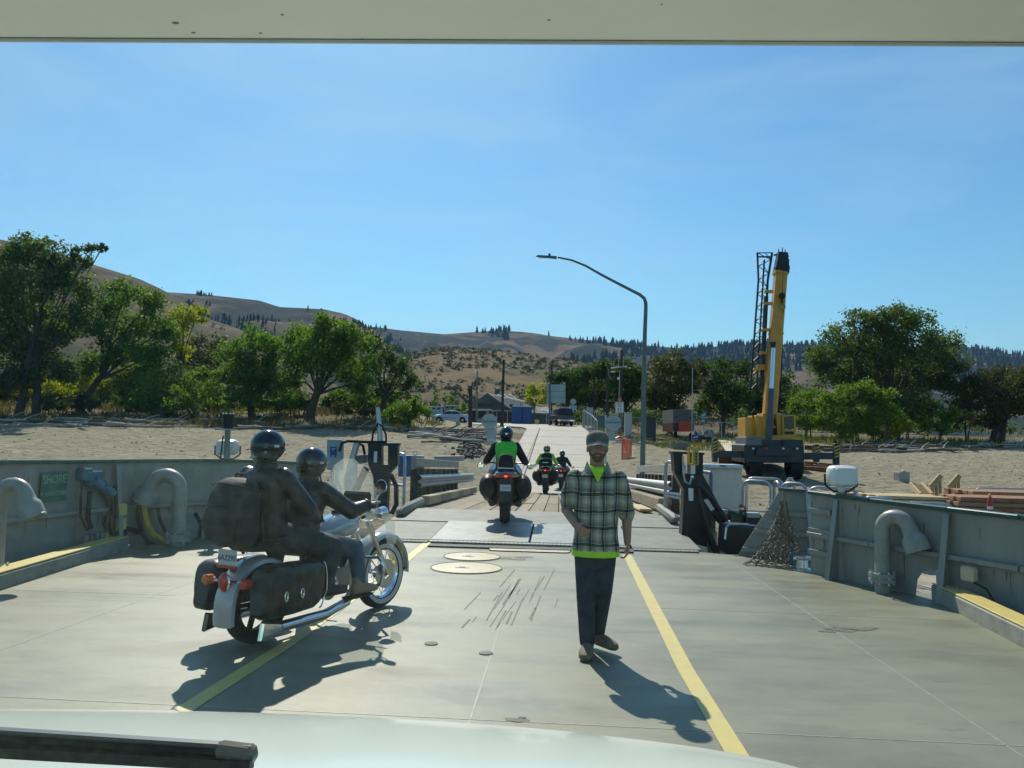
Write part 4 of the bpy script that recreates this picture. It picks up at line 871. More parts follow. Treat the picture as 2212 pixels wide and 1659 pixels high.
def plaid():
    m = bpy.data.materials.new('plaid_shirt_cloth'); m.use_nodes = True; n, l = m.node_tree.nodes, m.node_tree.links; b = n['Principled BSDF']; b.inputs['Roughness'].default_value = 0.9; b.inputs['Specular IOR Level'].default_value = 0.15
    tc = n.new('ShaderNodeTexCoord'); sep = n.new('ShaderNodeSeparateXYZ')
    wob = n.new('ShaderNodeTexNoise'); wob.inputs['Scale'].default_value = 5; l.new(tc.outputs['Object'], wob.inputs['Vector'])
    ad = n.new('ShaderNodeVectorMath'); ad.operation = 'MULTIPLY_ADD'; ad.inputs[1].default_value = (0.05, 0.05, 0.05); l.new(wob.outputs['Color'], ad.inputs[0]); l.new(tc.outputs['Object'], ad.inputs[2]); l.new(ad.outputs[0], sep.inputs[0])
    outs = []
    for ax, S in (('X', 9.6), ('Z', 7.2)):
        mu = n.new('ShaderNodeMath'); mu.operation = 'MULTIPLY'; mu.inputs[1].default_value = S; l.new(sep.outputs[ax], mu.inputs[0])
        fr = n.new('ShaderNodeMath'); fr.operation = 'FRACT'; l.new(mu.outputs[0], fr.inputs[0])
        r = n.new('ShaderNodeValToRGB'); r.color_ramp.interpolation = 'CONSTANT'; e = r.color_ramp.elements
        stops = [(0.0, (0.46, 0.47, 0.41)), (0.10, (0.56, 0.57, 0.50)), (0.24, (0.68, 0.69, 0.60)), (0.42, (0.56, 0.57, 0.50)), (0.55, (0.42, 0.43, 0.38)), (0.625, (0.78, 0.78, 0.70)), (0.65, (0.15, 0.17, 0.155)), (0.83, (0.78, 0.78, 0.70)), (0.86, (0.34, 0.36, 0.325))]
        e[0].position = 0; e[0].color = stops[0][1] + (1,); e[1].position = stops[1][0]; e[1].color = stops[1][1] + (1,)
        for p, c in stops[2:]: q = e.new(p); q.color = c + (1,)
        l.new(fr.outputs[0], r.inputs[0]); outs.append(r.outputs[0])
    mx = n.new('ShaderNodeMix'); mx.data_type = 'RGBA'; mx.blend_type = 'MULTIPLY'; mx.inputs[0].default_value = 1; l.new(outs[0], mx.inputs[6]); l.new(outs[1], mx.inputs[7]); l.new(mx.outputs[2], b.inputs['Base Color'])
    bp = n.new('ShaderNodeBump'); bp.inputs['Strength'].default_value = 1.0; bp.inputs['Distance'].default_value = 0.035
    w2 = n.new('ShaderNodeTexNoise'); w2.inputs['Scale'].default_value = 9; w2.inputs['Detail'].default_value = 3; l.new(tc.outputs['Object'], w2.inputs['Vector']); l.new(w2.outputs[0], bp.inputs['Height']); l.new(bp.outputs[0], b.inputs['Normal'])
    return m
def eloft(b, secs, n=18):
    rings = [[Vector(c) + Vector(s) * math.cos(2 * math.pi * k / n) + Vector(f) * math.sin(2 * math.pi * k / n) for k in range(n)] for c, s, f in secs]
    return b.ring(rings)
def limb(b, pts, R, n=12):
    # resample so the bends stay round
    P = [Vector(p) for p in pts]; out, rr = [], []
    for i in range(len(P) - 1):
        for k in range(4): out.append(P[i].lerp(P[i + 1], k / 4)); rr.append(R[i] + (R[i + 1] - R[i]) * k / 4)
    out.append(P[-1]); rr.append(R[-1]); b.tube(out, rr, n); b.ball(P[-1], R[-1] * 0.98, 10, 6); b.ball(P[0], R[0] * 0.98, 10, 6)
    for i in range(1, len(P) - 1): b.ball(P[i], R[i] * 1.0, 10, 6)
    return b
def hand(b, w, d, nrm, side, s=1.0, curl=0.5):
    """w wrist, d pointing along the hand, nrm back-of-hand normal, side = direction of the thumb"""
    w, d = Vector(w), Vector(d).normalized(); side = Vector(side); side = (side - d * side.dot(d)).normalized(); nrm = Vector(nrm); nrm = (nrm - d * nrm.dot(d) - side * nrm.dot(side)).normalized()
    eloft(b, [(w - d * 0.02 * s, side * 0.027 * s, nrm * 0.02 * s), (w + d * 0.03 * s, side * 0.036 * s, nrm * 0.018 * s), (w + d * 0.075 * s, side * 0.042 * s, nrm * 0.016 * s), (w + d * 0.095 * s, side * 0.038 * s, nrm * 0.012 * s)], 12)
    for i, (o, L) in enumerate(((0.031, 0.072), (0.0105, 0.08), (-0.0105, 0.075), (-0.031, 0.058))):
        p = w + d * 0.085 * s + side * o * s; a = 0.25 * curl; pts = [p]
        for k, f in enumerate((0.45, 0.32, 0.23)):
            a += (0.5 + 0.25 * k) * curl; p = p + (d * math.cos(a) - nrm * math.sin(a)) * L * f * s; pts.append(p)
        limb(b, pts, [0.0098 * s, 0.0094 * s, 0.0088 * s, 0.0078 * s], 8)
    p = w + d * 0.02 * s + side * 0.028 * s
    limb(b, [p, p + (d * 0.6 + side * 0.7 - nrm * 0.3).normalized() * 0.042 * s, p + (d * 0.6 + side * 0.7 - nrm * 0.3).normalized() * 0.042 * s + (d * 0.85 + side * 0.25 - nrm * 0.4 * curl).normalized() * 0.036 * s], [0.0135 * s, 0.0115 * s, 0.0085 * s], 8)
def head_geo(b, c, f, s, u, k=1.0):
    """c centre of head, f facing, s side, u up"""
    c, f, s, u = Vector(c), Vector(f), Vector(s), Vector(u); M = Matrix((s, f, u)).transposed()
    b.ball(c + u * 0.03 * k, (0.077 * k, 0.097 * k, 0.098 * k), 18, 12, M); b.ball(c - u * 0.045 * k + f * 0.018 * k, (0.062 * k, 0.074 * k, 0.075 * k), 16, 10, M)
    b.ball(c - u * 0.095 * k + f * 0.062 * k, (0.028 * k, 0.022 * k, 0.02 * k), 10, 6, M)      # chin
    limb(b, [c + f * 0.088 * k + u * 0.012 * k, c + f * 0.112 * k - u * 0.03 * k], [0.009 * k, 0.016 * k], 8)     # nose
    for e in (-1, 1):
        b.ball(c + f * 0.085 * k + u * 0.022 * k + s * 0.03 * e * k, (0.028 * k, 0.012 * k, 0.010 * k), 8, 6, M)      # brow
        b.ball(c + s * 0.079 * e * k - u * 0.012 * k - f * 0.005 * k, (0.012 * k, 0.02 * k, 0.033 * k), 8, 6, M)      # ear
        b.ball(c + f * 0.062 * k - u * 0.03 * k + s * 0.04 * e * k, (0.022 * k, 0.024 * k, 0.02 * k), 8, 6, M)      # cheek
    b.ball(c + f * 0.09 * k - u * 0.06 * k, (0.026 * k, 0.010 * k, 0.010 * k), 8, 6, M)      # lips
def foot(b, ank, d, s=1.0, h=None):
    ank, d = Vector(ank), Vector(d).normalized(); sd = Vector((d.y, -d.x, 0)); z0 = (ank.z if h is None else h); U = V(0, 0, 1)
    g = ank - U * z0
    eloft(b, [(g - d * 0.075 * s + U * 0.035 * s, sd * 0.034 * s, U * 0.034 * s), (g - d * 0.03 * s + U * 0.05 * s, sd * 0.042 * s, U * 0.05 * s), (g + d * 0.05 * s + U * 0.045 * s, sd * 0.046 * s, U * 0.045 * s), (g + d * 0.12 * s + U * 0.038 * s, sd * 0.052 * s, U * 0.037 * s), (g + d * 0.175 * s + U * 0.03 * s, sd * 0.047 * s, U * 0.029 * s), (g + d * 0.205 * s + U * 0.026 * s, sd * 0.025 * s, U * 0.02 * s)], 14)
    limb(b, [g + U * 0.05 * s - d * 0.02 * s, ank + U * 0.09 * s - d * 0.01], [0.046 * s, 0.047 * s], 10)
# ---------------------------------------------------------------- the walking man
mp = W(1283, 1411, z=0)
man = thing('person', 'man in plaid shirt and cap walking toward the camera between the yellow lines', 'person', mp, rad(1.5), scale=0.955)
X, Yv, Z = V(1, 0, 0), V(0, 1, 0), V(0, 0, 1)
shR, elR, wrR = V(-0.185, 0.02, 1.455), V(-0.250, 0.06, 1.18), V(-0.170, -0.17, 1.065)
shL, elL, wrL = V(0.185, 0.02, 1.455), V(0.262, 0.06, 1.15), V(0.262, -0.03, 0.925)
hpR, knR, akR = V(-0.088, 0, 0.92), V(-0.082, -0.05, 0.5), V(-0.060, -0.05, 0.09)
hpL, knL, akL = V(0.088, 0, 0.92), V(0.070, 0.0, 0.51), V(0.036, 0.13, 0.11)
TORSO = [(0.86, 0.155, 0.11, 0.0), (0.95, 0.165, 0.12, 0.0), (1.05, 0.158, 0.115, -0.01), (1.15, 0.165, 0.118, -0.01), (1.27, 0.165, 0.122, 0.0), (1.38, 0.172, 0.115, 0.01), (1.46, 0.155, 0.092, 0.02), (1.51, 0.10, 0.07, 0.025), (1.55, 0.06, 0.055, 0.025)]
b = MB(); eloft(b, [((0, y, z), X * a, Yv * f) for z, a, f, y in TORSO])
limb(b, [V(0, 0.03, 1.50), V(0, 0.005, 1.65)], [0.064, 0.060]); head_geo(b, (0, -0.01, 1.712), -Yv, X, Z, 1.03)
limb(b, [shR, elR, wrR], [0.058, 0.048, 0.030]); limb(b, [shL, elL, wrL], [0.058, 0.048, 0.030])
hand(b, wrR, V(0.45, -0.75, -0.35), V(-0.5, -0.3, 0.6), V(0.3, -0.2, 0.9), 1.0, 1.0); hand(b, wrL, V(0.02, -0.12, -1), V(1, 0, 0), V(-0.1, -1, 0), 1.0, 0.75)
limb(b, [hpR, knR, akR], [0.085, 0.056, 0.04]); limb(b, [hpL, knL, akL], [0.085, 0.056, 0.04])
b.build('body', skinm, man, remesh=0.0065, sm=3)
b = MB(); eloft(b, [((0, y, z), X * (a + 0.024), Yv * (f + 0.026)) for z, a, f, y in [(0.835, 0.178, 0.132, 0), (0.90, 0.175, 0.13, 0)] + TORSO[1:9]])
for sh, el, wr in ((shR, elR, wrR), (shL, elL, wrL)):
    e2 = sh.lerp(el, 0.80) if sh.x < 0 else sh.lerp(el, 1.02); limb(b, [sh, sh.lerp(el, 0.5) + V(0.008 if sh.x > 0 else -0.008, 0, 0), e2], [0.074, 0.074, 0.069]); b.tube([e2, sh.lerp(e2, 0.86)], 0.075, 12)
shirt = b.build('plaid_shirt', plaid(), man, remesh=0.011, sm=5)
plm = bpy.data.materials['plaid_shirt_cloth']
MB().box((0, -0.142, 1.15), (0.035, 0.012, 0.50)).build('button_placket', plm, shirt)
for sx in (-1, 1):
    MB().box((0.085 * sx, -0.139, 1.30), (0.10, 0.014, 0.12)).build('chest_pocket', plm, shirt, bevel=0.006)
    MB().hull([V(0.035 * sx, -0.125, 1.475), V(0.10 * sx, -0.115, 1.47), V(0.105 * sx, -0.06, 1.52), V(0.078 * sx, -0.02, 1.585), V(0.04 * sx, -0.135, 1.48), V(0.105 * sx, -0.125, 1.478), V(0.112 * sx, -0.065, 1.53), V(0.085 * sx, -0.02, 1.60)]).build('collar', plm, shirt)
b = MB(); eloft(b, [((0, y, z), X * a, Yv * f) for z, a, f, y in ((0.808, 0.203, 0.160, 0), (0.86, 0.200, 0.157, 0), (0.95, 0.17, 0.13, 0))]); b.build('tee_hem', neon, man, smooth=True)
MB().prism([V(-0.060, -0.095, 1.535), V(0.060, -0.095, 1.535), V(0.0, -0.150, 1.425)], (0, 0.05, 0.0)).build('tee_neck', neon, man)
MB().torus((0, -0.002, 1.555), 0.07, 0.012, (0, -0.25, 1), 24, 8).build('tee_collar', neon, man)
b = MB(); eloft(b, [((0, 0, 0.90), X * 0.165, Yv * 0.125), ((0, 0, 0.84), X * 0.178, Yv * 0.135), ((0, 0, 0.77), X * 0.172, Yv * 0.12), ((0, 0, 0.70), X * 0.12, Yv * 0.09)])
limb(b, [hpR + V(0, 0, -0.03), knR, akR + V(0, 0.015, 0.01)], [0.098, 0.078, 0.066]); limb(b, [hpL + V(0, 0, -0.03), knL, akL + V(0, 0.015, 0.02)], [0.098, 0.076, 0.064])
b.build('trousers', denim, man, remesh=0.012, sm=5)
for ak, d, nm in ((akR, V(-0.12, -1, 0), 'R'), (akL, V(0.55, -0.8, 0), 'L')):
    b = MB(); foot(b, ak, d, 1.22, ak.z if nm == 'R' else 0.075); bo = b.build('boot', bootm, man, remesh=0.009, sm=3)
# cap
b = MB(); b.lathe([(0.094, -0.01), (0.097, 0.03), (0.092, 0.068), (0.070, 0.098), (0.03, 0.112), (0.005, 0.114)], (0, -0.005, 1.742), (0, -0.12, 1), 24)
capm = mat('faded_camo_cap', (0.09, 0.095, 0.075), 0.9, 0, 0.2, 14, col2=(0.17, 0.165, 0.13))
cap = b.build('cap', capm, man, smooth=True)
pts = []
rings = []
for k in range(9):
    a = rad(-160 + 17.5 * k * 1.0); x = math.cos(rad(200 + 17.5 * k)); y = math.sin(rad(200 + 17.5 * k))
    rings.append([V(0.090 * x, 0.085 * y, 1.764 - 0.012 * abs(x)), V(0.090 * x, 0.085 * y, 1.770 - 0.012 * abs(x)), V(0.094 * x, 0.180 * y, 1.746 - 0.024 * abs(x)), V(0.094 * x, 0.180 * y, 1.740 - 0.024 * abs(x))])
MB().ring(rings).build('brim', mat('cap_brim', (0.34, 0.33, 0.29), 0.9), cap, smooth=True)  # lighter than the cap: the sunlit look is put into the colour
b = MB(); b.ball((0, -0.052, 1.646), (0.061, 0.054, 0.042), 14, 8); b.ball((0, -0.058, 1.62), (0.045, 0.05, 0.03), 12, 6)
for e in (-1, 1): b.ball((0.056 * e, -0.03, 1.677), (0.018, 0.03, 0.045), 8, 6)
b.ball((0, -0.104, 1.664), (0.033, 0.012, 0.008), 8, 6)
b.build('beard', mat('stubble', (0.13, 0.075, 0.05), 0.8, 0, 0.3, 60), man, remesh=0.008, sm=2)
for e in (-1, 1):
    ey = MB().ball((0.031 * e, -0.092, 1.719), (0.013, 0.009, 0.008), 10, 6).build('eye', mat('eye_white', (0.5, 0.48, 0.45), 0.3), man, smooth=True)
    MB().ball((0.031 * e, -0.1005, 1.719), (0.006, 0.003, 0.006), 8, 6).build('iris', blackcloth, ey)
# ================================================================ motorcycles
silver = mat('silver_blue_paint', (0.44, 0.50, 0.54), 0.18, 0.25, 0.06, 4, coat=0.8)
whites = mat('pearl_white_paint', (0.40, 0.41, 0.39), 0.2, 0.1, 0.05, 4, coat=0.8)
redl = mat('red_lens', (0.5, 0.02, 0.012), 0.15, 0, 0.1, 8, coat=0.5)
redon = mat('lit_brake_lamp', (0.6, 0.03, 0.02), 0.2, 0, 0.05, 8, emit=(1, 0.06, 0.03, 2.5))
amber = mat('amber_lens', (0.62, 0.16, 0.02), 0.15, 0, 0.1, 8, coat=0.5)
platem = mat('number_plate', (0.55, 0.57, 0.55), 0.4, 0, 0.05, 8)
ink = mat('plate_ink', (0.03, 0.05, 0.12), 0.6)
tyrem = mat('tyre_rubber', (0.016, 0.016, 0.017), 0.8, 0, 0.3, 20, bump=0.2, bscale=40)
wwall = mat('whitewall', (0.55, 0.54, 0.5), 0.6)
screenm = bpy.data.materials.new('clear_screen'); screenm.use_nodes = True
_n, _l = screenm.node_tree.nodes, screenm.node_tree.links; _n.clear()
_o = _n.new('ShaderNodeOutputMaterial'); _t = _n.new('ShaderNodeBsdfTransparent'); _t.inputs[0].default_value = (0.9, 0.93, 0.91, 1); _g = _n.new('ShaderNodeBsdfGlossy'); _g.inputs['Roughness'].default_value = 0.05
_d = _n.new('ShaderNodeBsdfTranslucent'); _d.inputs[0].default_value = (0.7, 0.72, 0.7, 1)
_m1 = _n.new('ShaderNodeMixShader'); _m2 = _n.new('ShaderNodeMixShader'); _m1.inputs[0].default_value = 0.12; _m2.inputs[0].default_value = 0.08
_l.new(_t.outputs[0], _m1.inputs[1]); _l.new(_d.outputs[0], _m1.inputs[2]); _l.new(_m1.outputs[0], _m2.inputs[1]); _l.new(_g.outputs[0], _m2.inputs[2]); _l.new(_m2.outputs[0], _o.inputs[0])
def wheel(par, c, R, w, ax, spokes=0, ww=False, name='wheel', detail=True):
    c = Vector(c); ax = Vector(ax).normalized(); u, v = frame(ax)
    rim = MB().lathe([(R * 0.70, -w * 0.32), (R * 0.72, -w * 0.36), (R * 0.66, -w * 0.2), (R * 0.66, w * 0.2), (R * 0.72, w * 0.36), (R * 0.70, w * 0.32)], c, ax, 28, cap=False).build(name, chrome if spokes else blacks, par, smooth=True)
    MB().lathe([(R * 0.70, -w * 0.38), (R * 0.82, -w * 0.5), (R * 0.93, -w * 0.44), (R * 0.985, -w * 0.25), (R, 0), (R * 0.985, w * 0.25), (R * 0.93, w * 0.44), (R * 0.82, w * 0.5), (R * 0.70, w * 0.38)], c, ax, 36, cap=False).build('tyre', tyrem, rim, smooth=True)
    MB().lathe([(R * 0.12, -w * 0.5), (R * 0.2, -w * 0.3), (R * 0.12, 0), (R * 0.2, w * 0.3), (R * 0.12, w * 0.5)], c, ax, 14).build('hub', chrome if spokes else blacks, rim, smooth=True)
    MB().lathe([(R * 0.42, w * 0.55), (R * 0.42, w * 0.58), (R * 0.16, w * 0.58)], c, ax, 24, cap=False).build('brake_disc', steel, rim)
    if ww:
        for s_ in (-1, 1): MB().lathe([(R * 0.73, s_ * w * 0.43), (R * 0.80, s_ * w * 0.505), (R * 0.86, s_ * w * 0.492)], c, ax, 36, cap=False).build('whitewall', wwall, rim, smooth=True)
    if spokes:
        for k in range(spokes):
            a = 2 * math.pi * k / spokes; s_ = 1 if k % 2 else -1; q = u * math.cos(a) + v * math.sin(a); q2 = u * math.cos(a + 0.5 * s_) + v * math.sin(a + 0.5 * s_)
            MB().cyl(c + q * R * 0.17 + ax * w * 0.3 * s_, c + q2 * R * 0.68, 0.004, n=4).build('spoke', chrome, rim)
    else:
        for k in range(5):
            a = 2 * math.pi * k / 5; q = u * math.cos(a) + v * math.sin(a); MB().bar(c + q * R * 0.12, c + q * R * 0.68, w * 0.25, 0.03, ax).build('spoke', blacks, rim)
    return rim
def fender(par, c, R, w, a0, a1, m, name, n=16, lip=0.0):
    rings = []
    for i in range(n + 1):
        a = rad(a0 + (a1 - a0) * i / n); rr = R + (lip * max(0, 1 - i / 2.0))
        ring = []
        for k in range(9): t = math.pi * k / 8; ring.append(V(c[0] + w / 2 * math.cos(t), c[1] + (rr - 0.05 + 0.05 * math.sin(t) ** 0.6 ) * math.cos(a), c[2] + (rr - 0.05 + 0.05 * math.sin(t) ** 0.6) * math.sin(a)))
        for k in range(8, -1, -1): t = math.pi * k / 8; ring.append(V(c[0] + (w / 2 - 0.006) * math.cos(t), c[1] + (rr - 0.056 + 0.05 * math.sin(t) ** 0.6) * math.cos(a), c[2] + (rr - 0.056 + 0.05 * math.sin(t) ** 0.6) * math.sin(a)))
        rings.append(ring)
    return MB().ring(rings).build(name, m, par, smooth=True)
rc, fc = W(550, 1388, z=0), W(818, 1312, z=0); dv = fc - rc; WB = dv.length; rz1 = -math.atan2(dv.x, dv.y)
K = WB / 1.64
bk = thing('motorcycle', 'silver and black cruiser motorcycle with saddlebags and clear windscreen carrying two riders', 'motorcycle', M=TM(rc, rz1, K))
wheel(bk, (0, 0, 0.32), 0.32, 0.15, (1, 0, 0), 0, name='rear_wheel')
wheel(bk, (0, 1.64, 0.335), 0.335, 0.12, (1, -0.03, 0), 20, True, name='front_wheel')
fender(bk, (0, 0, 0.32), 0.375, 0.21, 200, 60, whites, 'rear_fender', lip=0.02)
fender(bk, (0, 1.64, 0.335), 0.405, 0.17, 200, -5, whites, 'front_fender', lip=0.0)
MB().ball((0, 2.03, 0.33), (0.05, 0.03, 0.02), 10, 6).build('fender_tip', chrome, bk)
for s_ in (-1, 1):
    b = MB(); rings = []
    for y, hw, hh in ((-0.29, 0.085, 0.15), (-0.27, 0.105, 0.178), (-0.22, 0.118, 0.195), (0.05, 0.122, 0.20), (0.28, 0.115, 0.19), (0.345, 0.10, 0.165), (0.36, 0.08, 0.14)):
        rings.append([V(s_ * 0.305 + hw * math.copysign(abs(math.cos(a)) ** 0.45, math.cos(a)) * (1 - 0.12 * (math.sin(a) < 0)), y + 0.03 * math.sin(a), 0.46 + hh * math.copysign(abs(math.sin(a)) ** 0.45, math.sin(a))) for a in [2 * math.pi * k / 28 for k in range(28)]])
    b.ring(rings)
    sb = b.build('saddlebag', leather, bk, smooth=True)
    MB().tube([V(s_ * (0.428 - 0.02 * (math.sin(a) < -.5)), 0.25 + 0.10 * math.cos(a) ** 0.5 * (1 if math.cos(a) > 0 else 0), 0.46 + 0.19 * math.sin(a)) for a in [rad(-80 + 15.9 * k) for k in range(11)]], 0.007, 6).build('chrome_trim', chrome, sb)
    for y in (-0.12, 0.06): MB().tube([V(s_ * 0.43, y + 0.016 * math.cos(a), 0.43 + 0.036 * math.sin(a)) for a in [2 * math.pi * q / 12 for q in range(12)]], 0.006, 6, closed=True).build('buckle', chrome, sb)
    # exhaust with fishtail
    ex = MB().tube([V(s_ * 0.22, 0.95, 0.30), V(s_ * 0.27, 0.80, 0.22), V(s_ * 0.29, 0.5, 0.17), V(s_ * 0.30, -0.05, 0.17)], [0.035, 0.038, 0.042, 0.045], 14).build('exhaust_pipe', chrome, bk, smooth=True)
    MB().hull([V(s_ * 0.30 - 0.035, -0.04, 0.135), V(s_ * 0.30 + 0.035, -0.04, 0.135), V(s_ * 0.30 + 0.022, -0.27, 0.095), V(s_ * 0.30 - 0.022, -0.27, 0.095), V(s_ * 0.30 - 0.035, -0.04, 0.205), V(s_ * 0.30 + 0.035, -0.04, 0.205), V(s_ * 0.30 + 0.022, -0.24, 0.245), V(s_ * 0.30 - 0.022, -0.24, 0.245)]).build('fishtail', chrome if s_ > 0 else gloss, ex, bevel=0.012)
# engine
b = MB().box((0, 0.82, 0.42), (0.24, 0.5, 0.26)); eng = b.build('engine', mat('engine_alloy', (0.25, 0.25, 0.25), 0.35, 0.8), bk, bevel=0.04)
for y, tl_ in ((0.72, -0.35), (0.96, 0.35)):
    for k in range(6): MB().lathe([(0.085, -0.008), (0.085, 0.008)], V(0, y, 0.52) + V(0, math.sin(tl_), math.cos(tl_)) * 0.035 * k, V(0, math.sin(tl_), math.cos(tl_)), 16).build('cylinder_fin', blacks, eng)
MB().lathe([(0.10, 0), (0.11, 0.03), (0.09, 0.07), (0.02, 0.085)], (0.13, 0.82, 0.60), (1, 0, 0), 20).build('air_cleaner', chrome, eng, smooth=True)
MB().lathe([(0.12, 0), (0.12, 0.04), (0.07, 0.07), (0.01, 0.072)], (0.12, 0.70, 0.36), (1, 0, 0), 20).build('engine_cover', chrome, eng, smooth=True)
b = MB(); eloft(b, [(V(0, 0.66, 0.80), V(0.06, 0, 0), V(0, 0, 0.05)), (V(0, 0.74, 0.82), V(0.12, 0, 0), V(0, 0, 0.09)), (V(0, 0.92, 0.85), V(0.155, 0, 0), V(0, 0, 0.12)), (V(0, 1.08, 0.86), V(0.15, 0, 0), V(0, 0, 0.125)), (V(0, 1.2, 0.85), V(0.09, 0, 0), V(0, 0, 0.09)), (V(0, 1.24, 0.85), V(0.04, 0, 0), V(0, 0, 0.05))], 22)
tk = b.build('fuel_tank', silver, bk, smooth=True)
MB().hull([V(-0.06, 0.74, 0.90), V(0.06, 0.74, 0.90), V(0.05, 1.08, 0.975), V(-0.05, 1.08, 0.975), V(-0.055, 0.74, 0.925), V(0.055, 0.74, 0.925), V(0.045, 1.08, 0.995), V(-0.045, 1.08, 0.995)]).build('dash_console', chrome, tk, bevel=0.012)
MB().lathe([(0.05, 0), (0.048, 0.03), (0.01, 0.035)], (0, 0.96, 0.975), (0, -0.2, 1), 18).build('speedometer', blacks, tk, smooth=True)
b = MB(); eloft(b, [(V(0, -0.22, 0.78), V(0.10, 0, 0), V(0, 0, 0.03)), (V(0, -0.1, 0.79), V(0.15, 0, 0), V(0, 0, 0.06)), (V(0, 0.15, 0.78), V(0.16, 0, 0), V(0, 0, 0.07)), (V(0, 0.24, 0.73), V(0.17, 0, 0), V(0, 0, 0.06)), (V(0, 0.48, 0.69), V(0.19, 0, 0), V(0, 0, 0.06)), (V(0, 0.68, 0.71), V(0.12, 0, 0), V(0, 0, 0.05))], 18)
b.build('seat', leather, bk, smooth=True)
for s_ in (-1, 1):
    MB().tube([V(s_ * 0.1, 1.30, 0.86), V(s_ * 0.1, 1.46, 0.60), V(s_ * 0.1, 1.62, 0.34)], [0.028, 0.027, 0.032], 12).build('fork_tube', chrome, bk, smooth=True)
    MB().tube([V(s_ * 0.04, 1.24, 1.0), V(s_ * 0.12, 1.24, 1.04), V(s_ * 0.28, 1.16, 1.08), V(s_ * 0.36, 1.04, 1.07), V(s_ * 0.42, 0.93, 1.06)], 0.014, 8).build('handlebar', chrome, bk, smooth=True)
    MB().tube([V(s_ * 0.36, 1.04, 1.07), V(s_ * 0.43, 0.91, 1.058)], 0.019, 10).build('grip', blackrub, bk, smooth=True)
    mr = MB().tube([V(s_ * 0.33, 1.09, 1.09), V(s_ * 0.37, 1.10, 1.15), V(s_ * 0.39, 1.09, 1.18)], 0.007, 6).build('mirror_stem', chrome, bk)
    MB().lathe([(0.005, 0.03), (0.05, 0.025), (0.065, 0), (0.06, -0.006), (0.005, -0.006)], (s_ * 0.40, 1.08, 1.22), (0, 1, -0.1), 18).build('mirror', chrome, mr, smooth=True)
    MB().lathe([(0.01, 0.09), (0.05, 0.06), (0.062, 0), (0.062, -0.02), (0.01, -0.02)], (s_ * 0.20, 1.38, 0.95), (0, -1, 0), 16).build('passing_lamp', chrome, bk, smooth=True)
    MB().tube([V(s_ * 0.10, 1.16, 0.55), V(s_ * 0.34, 1.16, 0.57), V(s_ * 0.40, 1.17, 0.50), V(s_ * 0.36, 1.17, 0.33), V(s_ * 0.12, 1.14, 0.24)], 0.016, 8).build('engine_guard', chrome, bk, smooth=True)
    MB().box((s_ * 0.30, 0.92, 0.26), (0.11, 0.32, 0.02)).build('floorboard', blackrub, bk, bevel=0.008)
    MB().lathe([(0.012, -0.05), (0.04, -0.045), (0.042, 0.02), (0.03, 0.035), (0.005, 0.04)], (s_ * 0.20, -0.33, 0.53), (0, -1, 0), 14).build('turn_signal', amber if s_ < 0 else redl, bk, smooth=True)
    MB().cyl(V(0.0, -0.30, 0.53), V(s_ * 0.20, -0.31, 0.53), 0.012, n=6).build('signal_stalk', chrome, bk)
MB().lathe([(0.01, 0.12), (0.07, 0.10), (0.095, 0.02), (0.095, -0.02), (0.01, -0.03)], (0, 1.42, 0.95), (0, -1, 0), 18).build('headlamp', chrome, bk, smooth=True)
tlp = MB().ball((0, -0.35, 0.53), (0.05, 0.035, 0.075), 14, 10).build('tail_lamp', redl, bk, smooth=True)
MB().torus((0, -0.345, 0.53), 0.055, 0.012, (0, 1, 0), 18, 6).build('lamp_bezel', chrome, tlp)
MB().bar(V(0, -0.26, 0.60), V(0, -0.315, 0.74), 0.05, 0.02).build('plate_bracket', blacks, bk)
pp = MB().box((0, -0.325, 0.715), (0.20, 0.008, 0.125)).build('number_plate', platem, bk, bevel=0.004)
MB().box((0, -0.328, 0.645), (0.20, 0.02, 0.022)).build('reflector', redl, pp)
text_part('plate_text', '6A2295', 0.062, basis((0, -0.330, 0.712), (1, 0, 0), (0, 0, 1)), ink, pp)
# windscreen
rings = []
for j in range(9):
    v = j / 8; z = 0.93 + 0.53 * v; hw = 0.27 * math.sqrt(max(0.01, 1 - max(0, (v - 0.35) / 0.66) ** 2.2)) * (0.85 + 0.15 * min(1, v * 3)); y0 = 1.38 - 0.20 * v
    rings.append([V(hw * t, y0 - 0.10 * t * t, z) for t in np.linspace(-1, 1, 11)])
b = MB()
o_ = 0
vs = [p for r in rings for p in r]; n11 = 11
b.add(vs, [(i * n11 + j, i * n11 + j + 1, (i + 1) * n11 + j + 1, (i + 1) * n11 + j) for i in range(8) for j in range(10)])
wsn = b.build('windscreen', screenm, bk, smooth=True); wsn.modifiers.new('thick', 'SOLIDIFY').thickness = 0.005
MB().box((0, 1.25, 1.10), (0.30, 0.07, 0.10)).build('screen_pouch', leather, bk, bevel=0.02)
MB().cyl(V(-0.25, 1.28, 1.06), V(0.25, 1.28, 1.06), 0.01, n=8).build('screen_bar', chrome, bk)
for s_ in (-1, 1):
    q = MB().add([V(s_ * 0.2, 1.42, 0.90), V(s_ * 0.36, 1.36, 0.88), V(s_ * 0.37, 1.38, 0.70), V(s_ * 0.30, 1.42, 0.62), V(s_ * 0.22, 1.45, 0.66)], [(0, 1, 2, 3, 4)]).build('wind_deflector', screenm, bk); q.modifiers.new('thick', 'SOLIDIFY').thickness = 0.005
MB().tube([V(0.08, 0.1, 0.6), V(0.1, 0.5, 0.45), V(0.1, 1.0, 0.3)], 0.025, 8).build('frame_tube', blacks, bk); MB().tube([V(-0.08, 0.1, 0.6), V(-0.1, 0.5, 0.45), V(-0.1, 1.0, 0.3)], 0.025, 8).build('frame_tube', blacks, bk)
MB().tube([V(0, 0.55, 0.66), V(0, 1.0, 0.78), V(0, 1.28, 0.86)], 0.035, 8).build('frame_tube', blacks, bk)
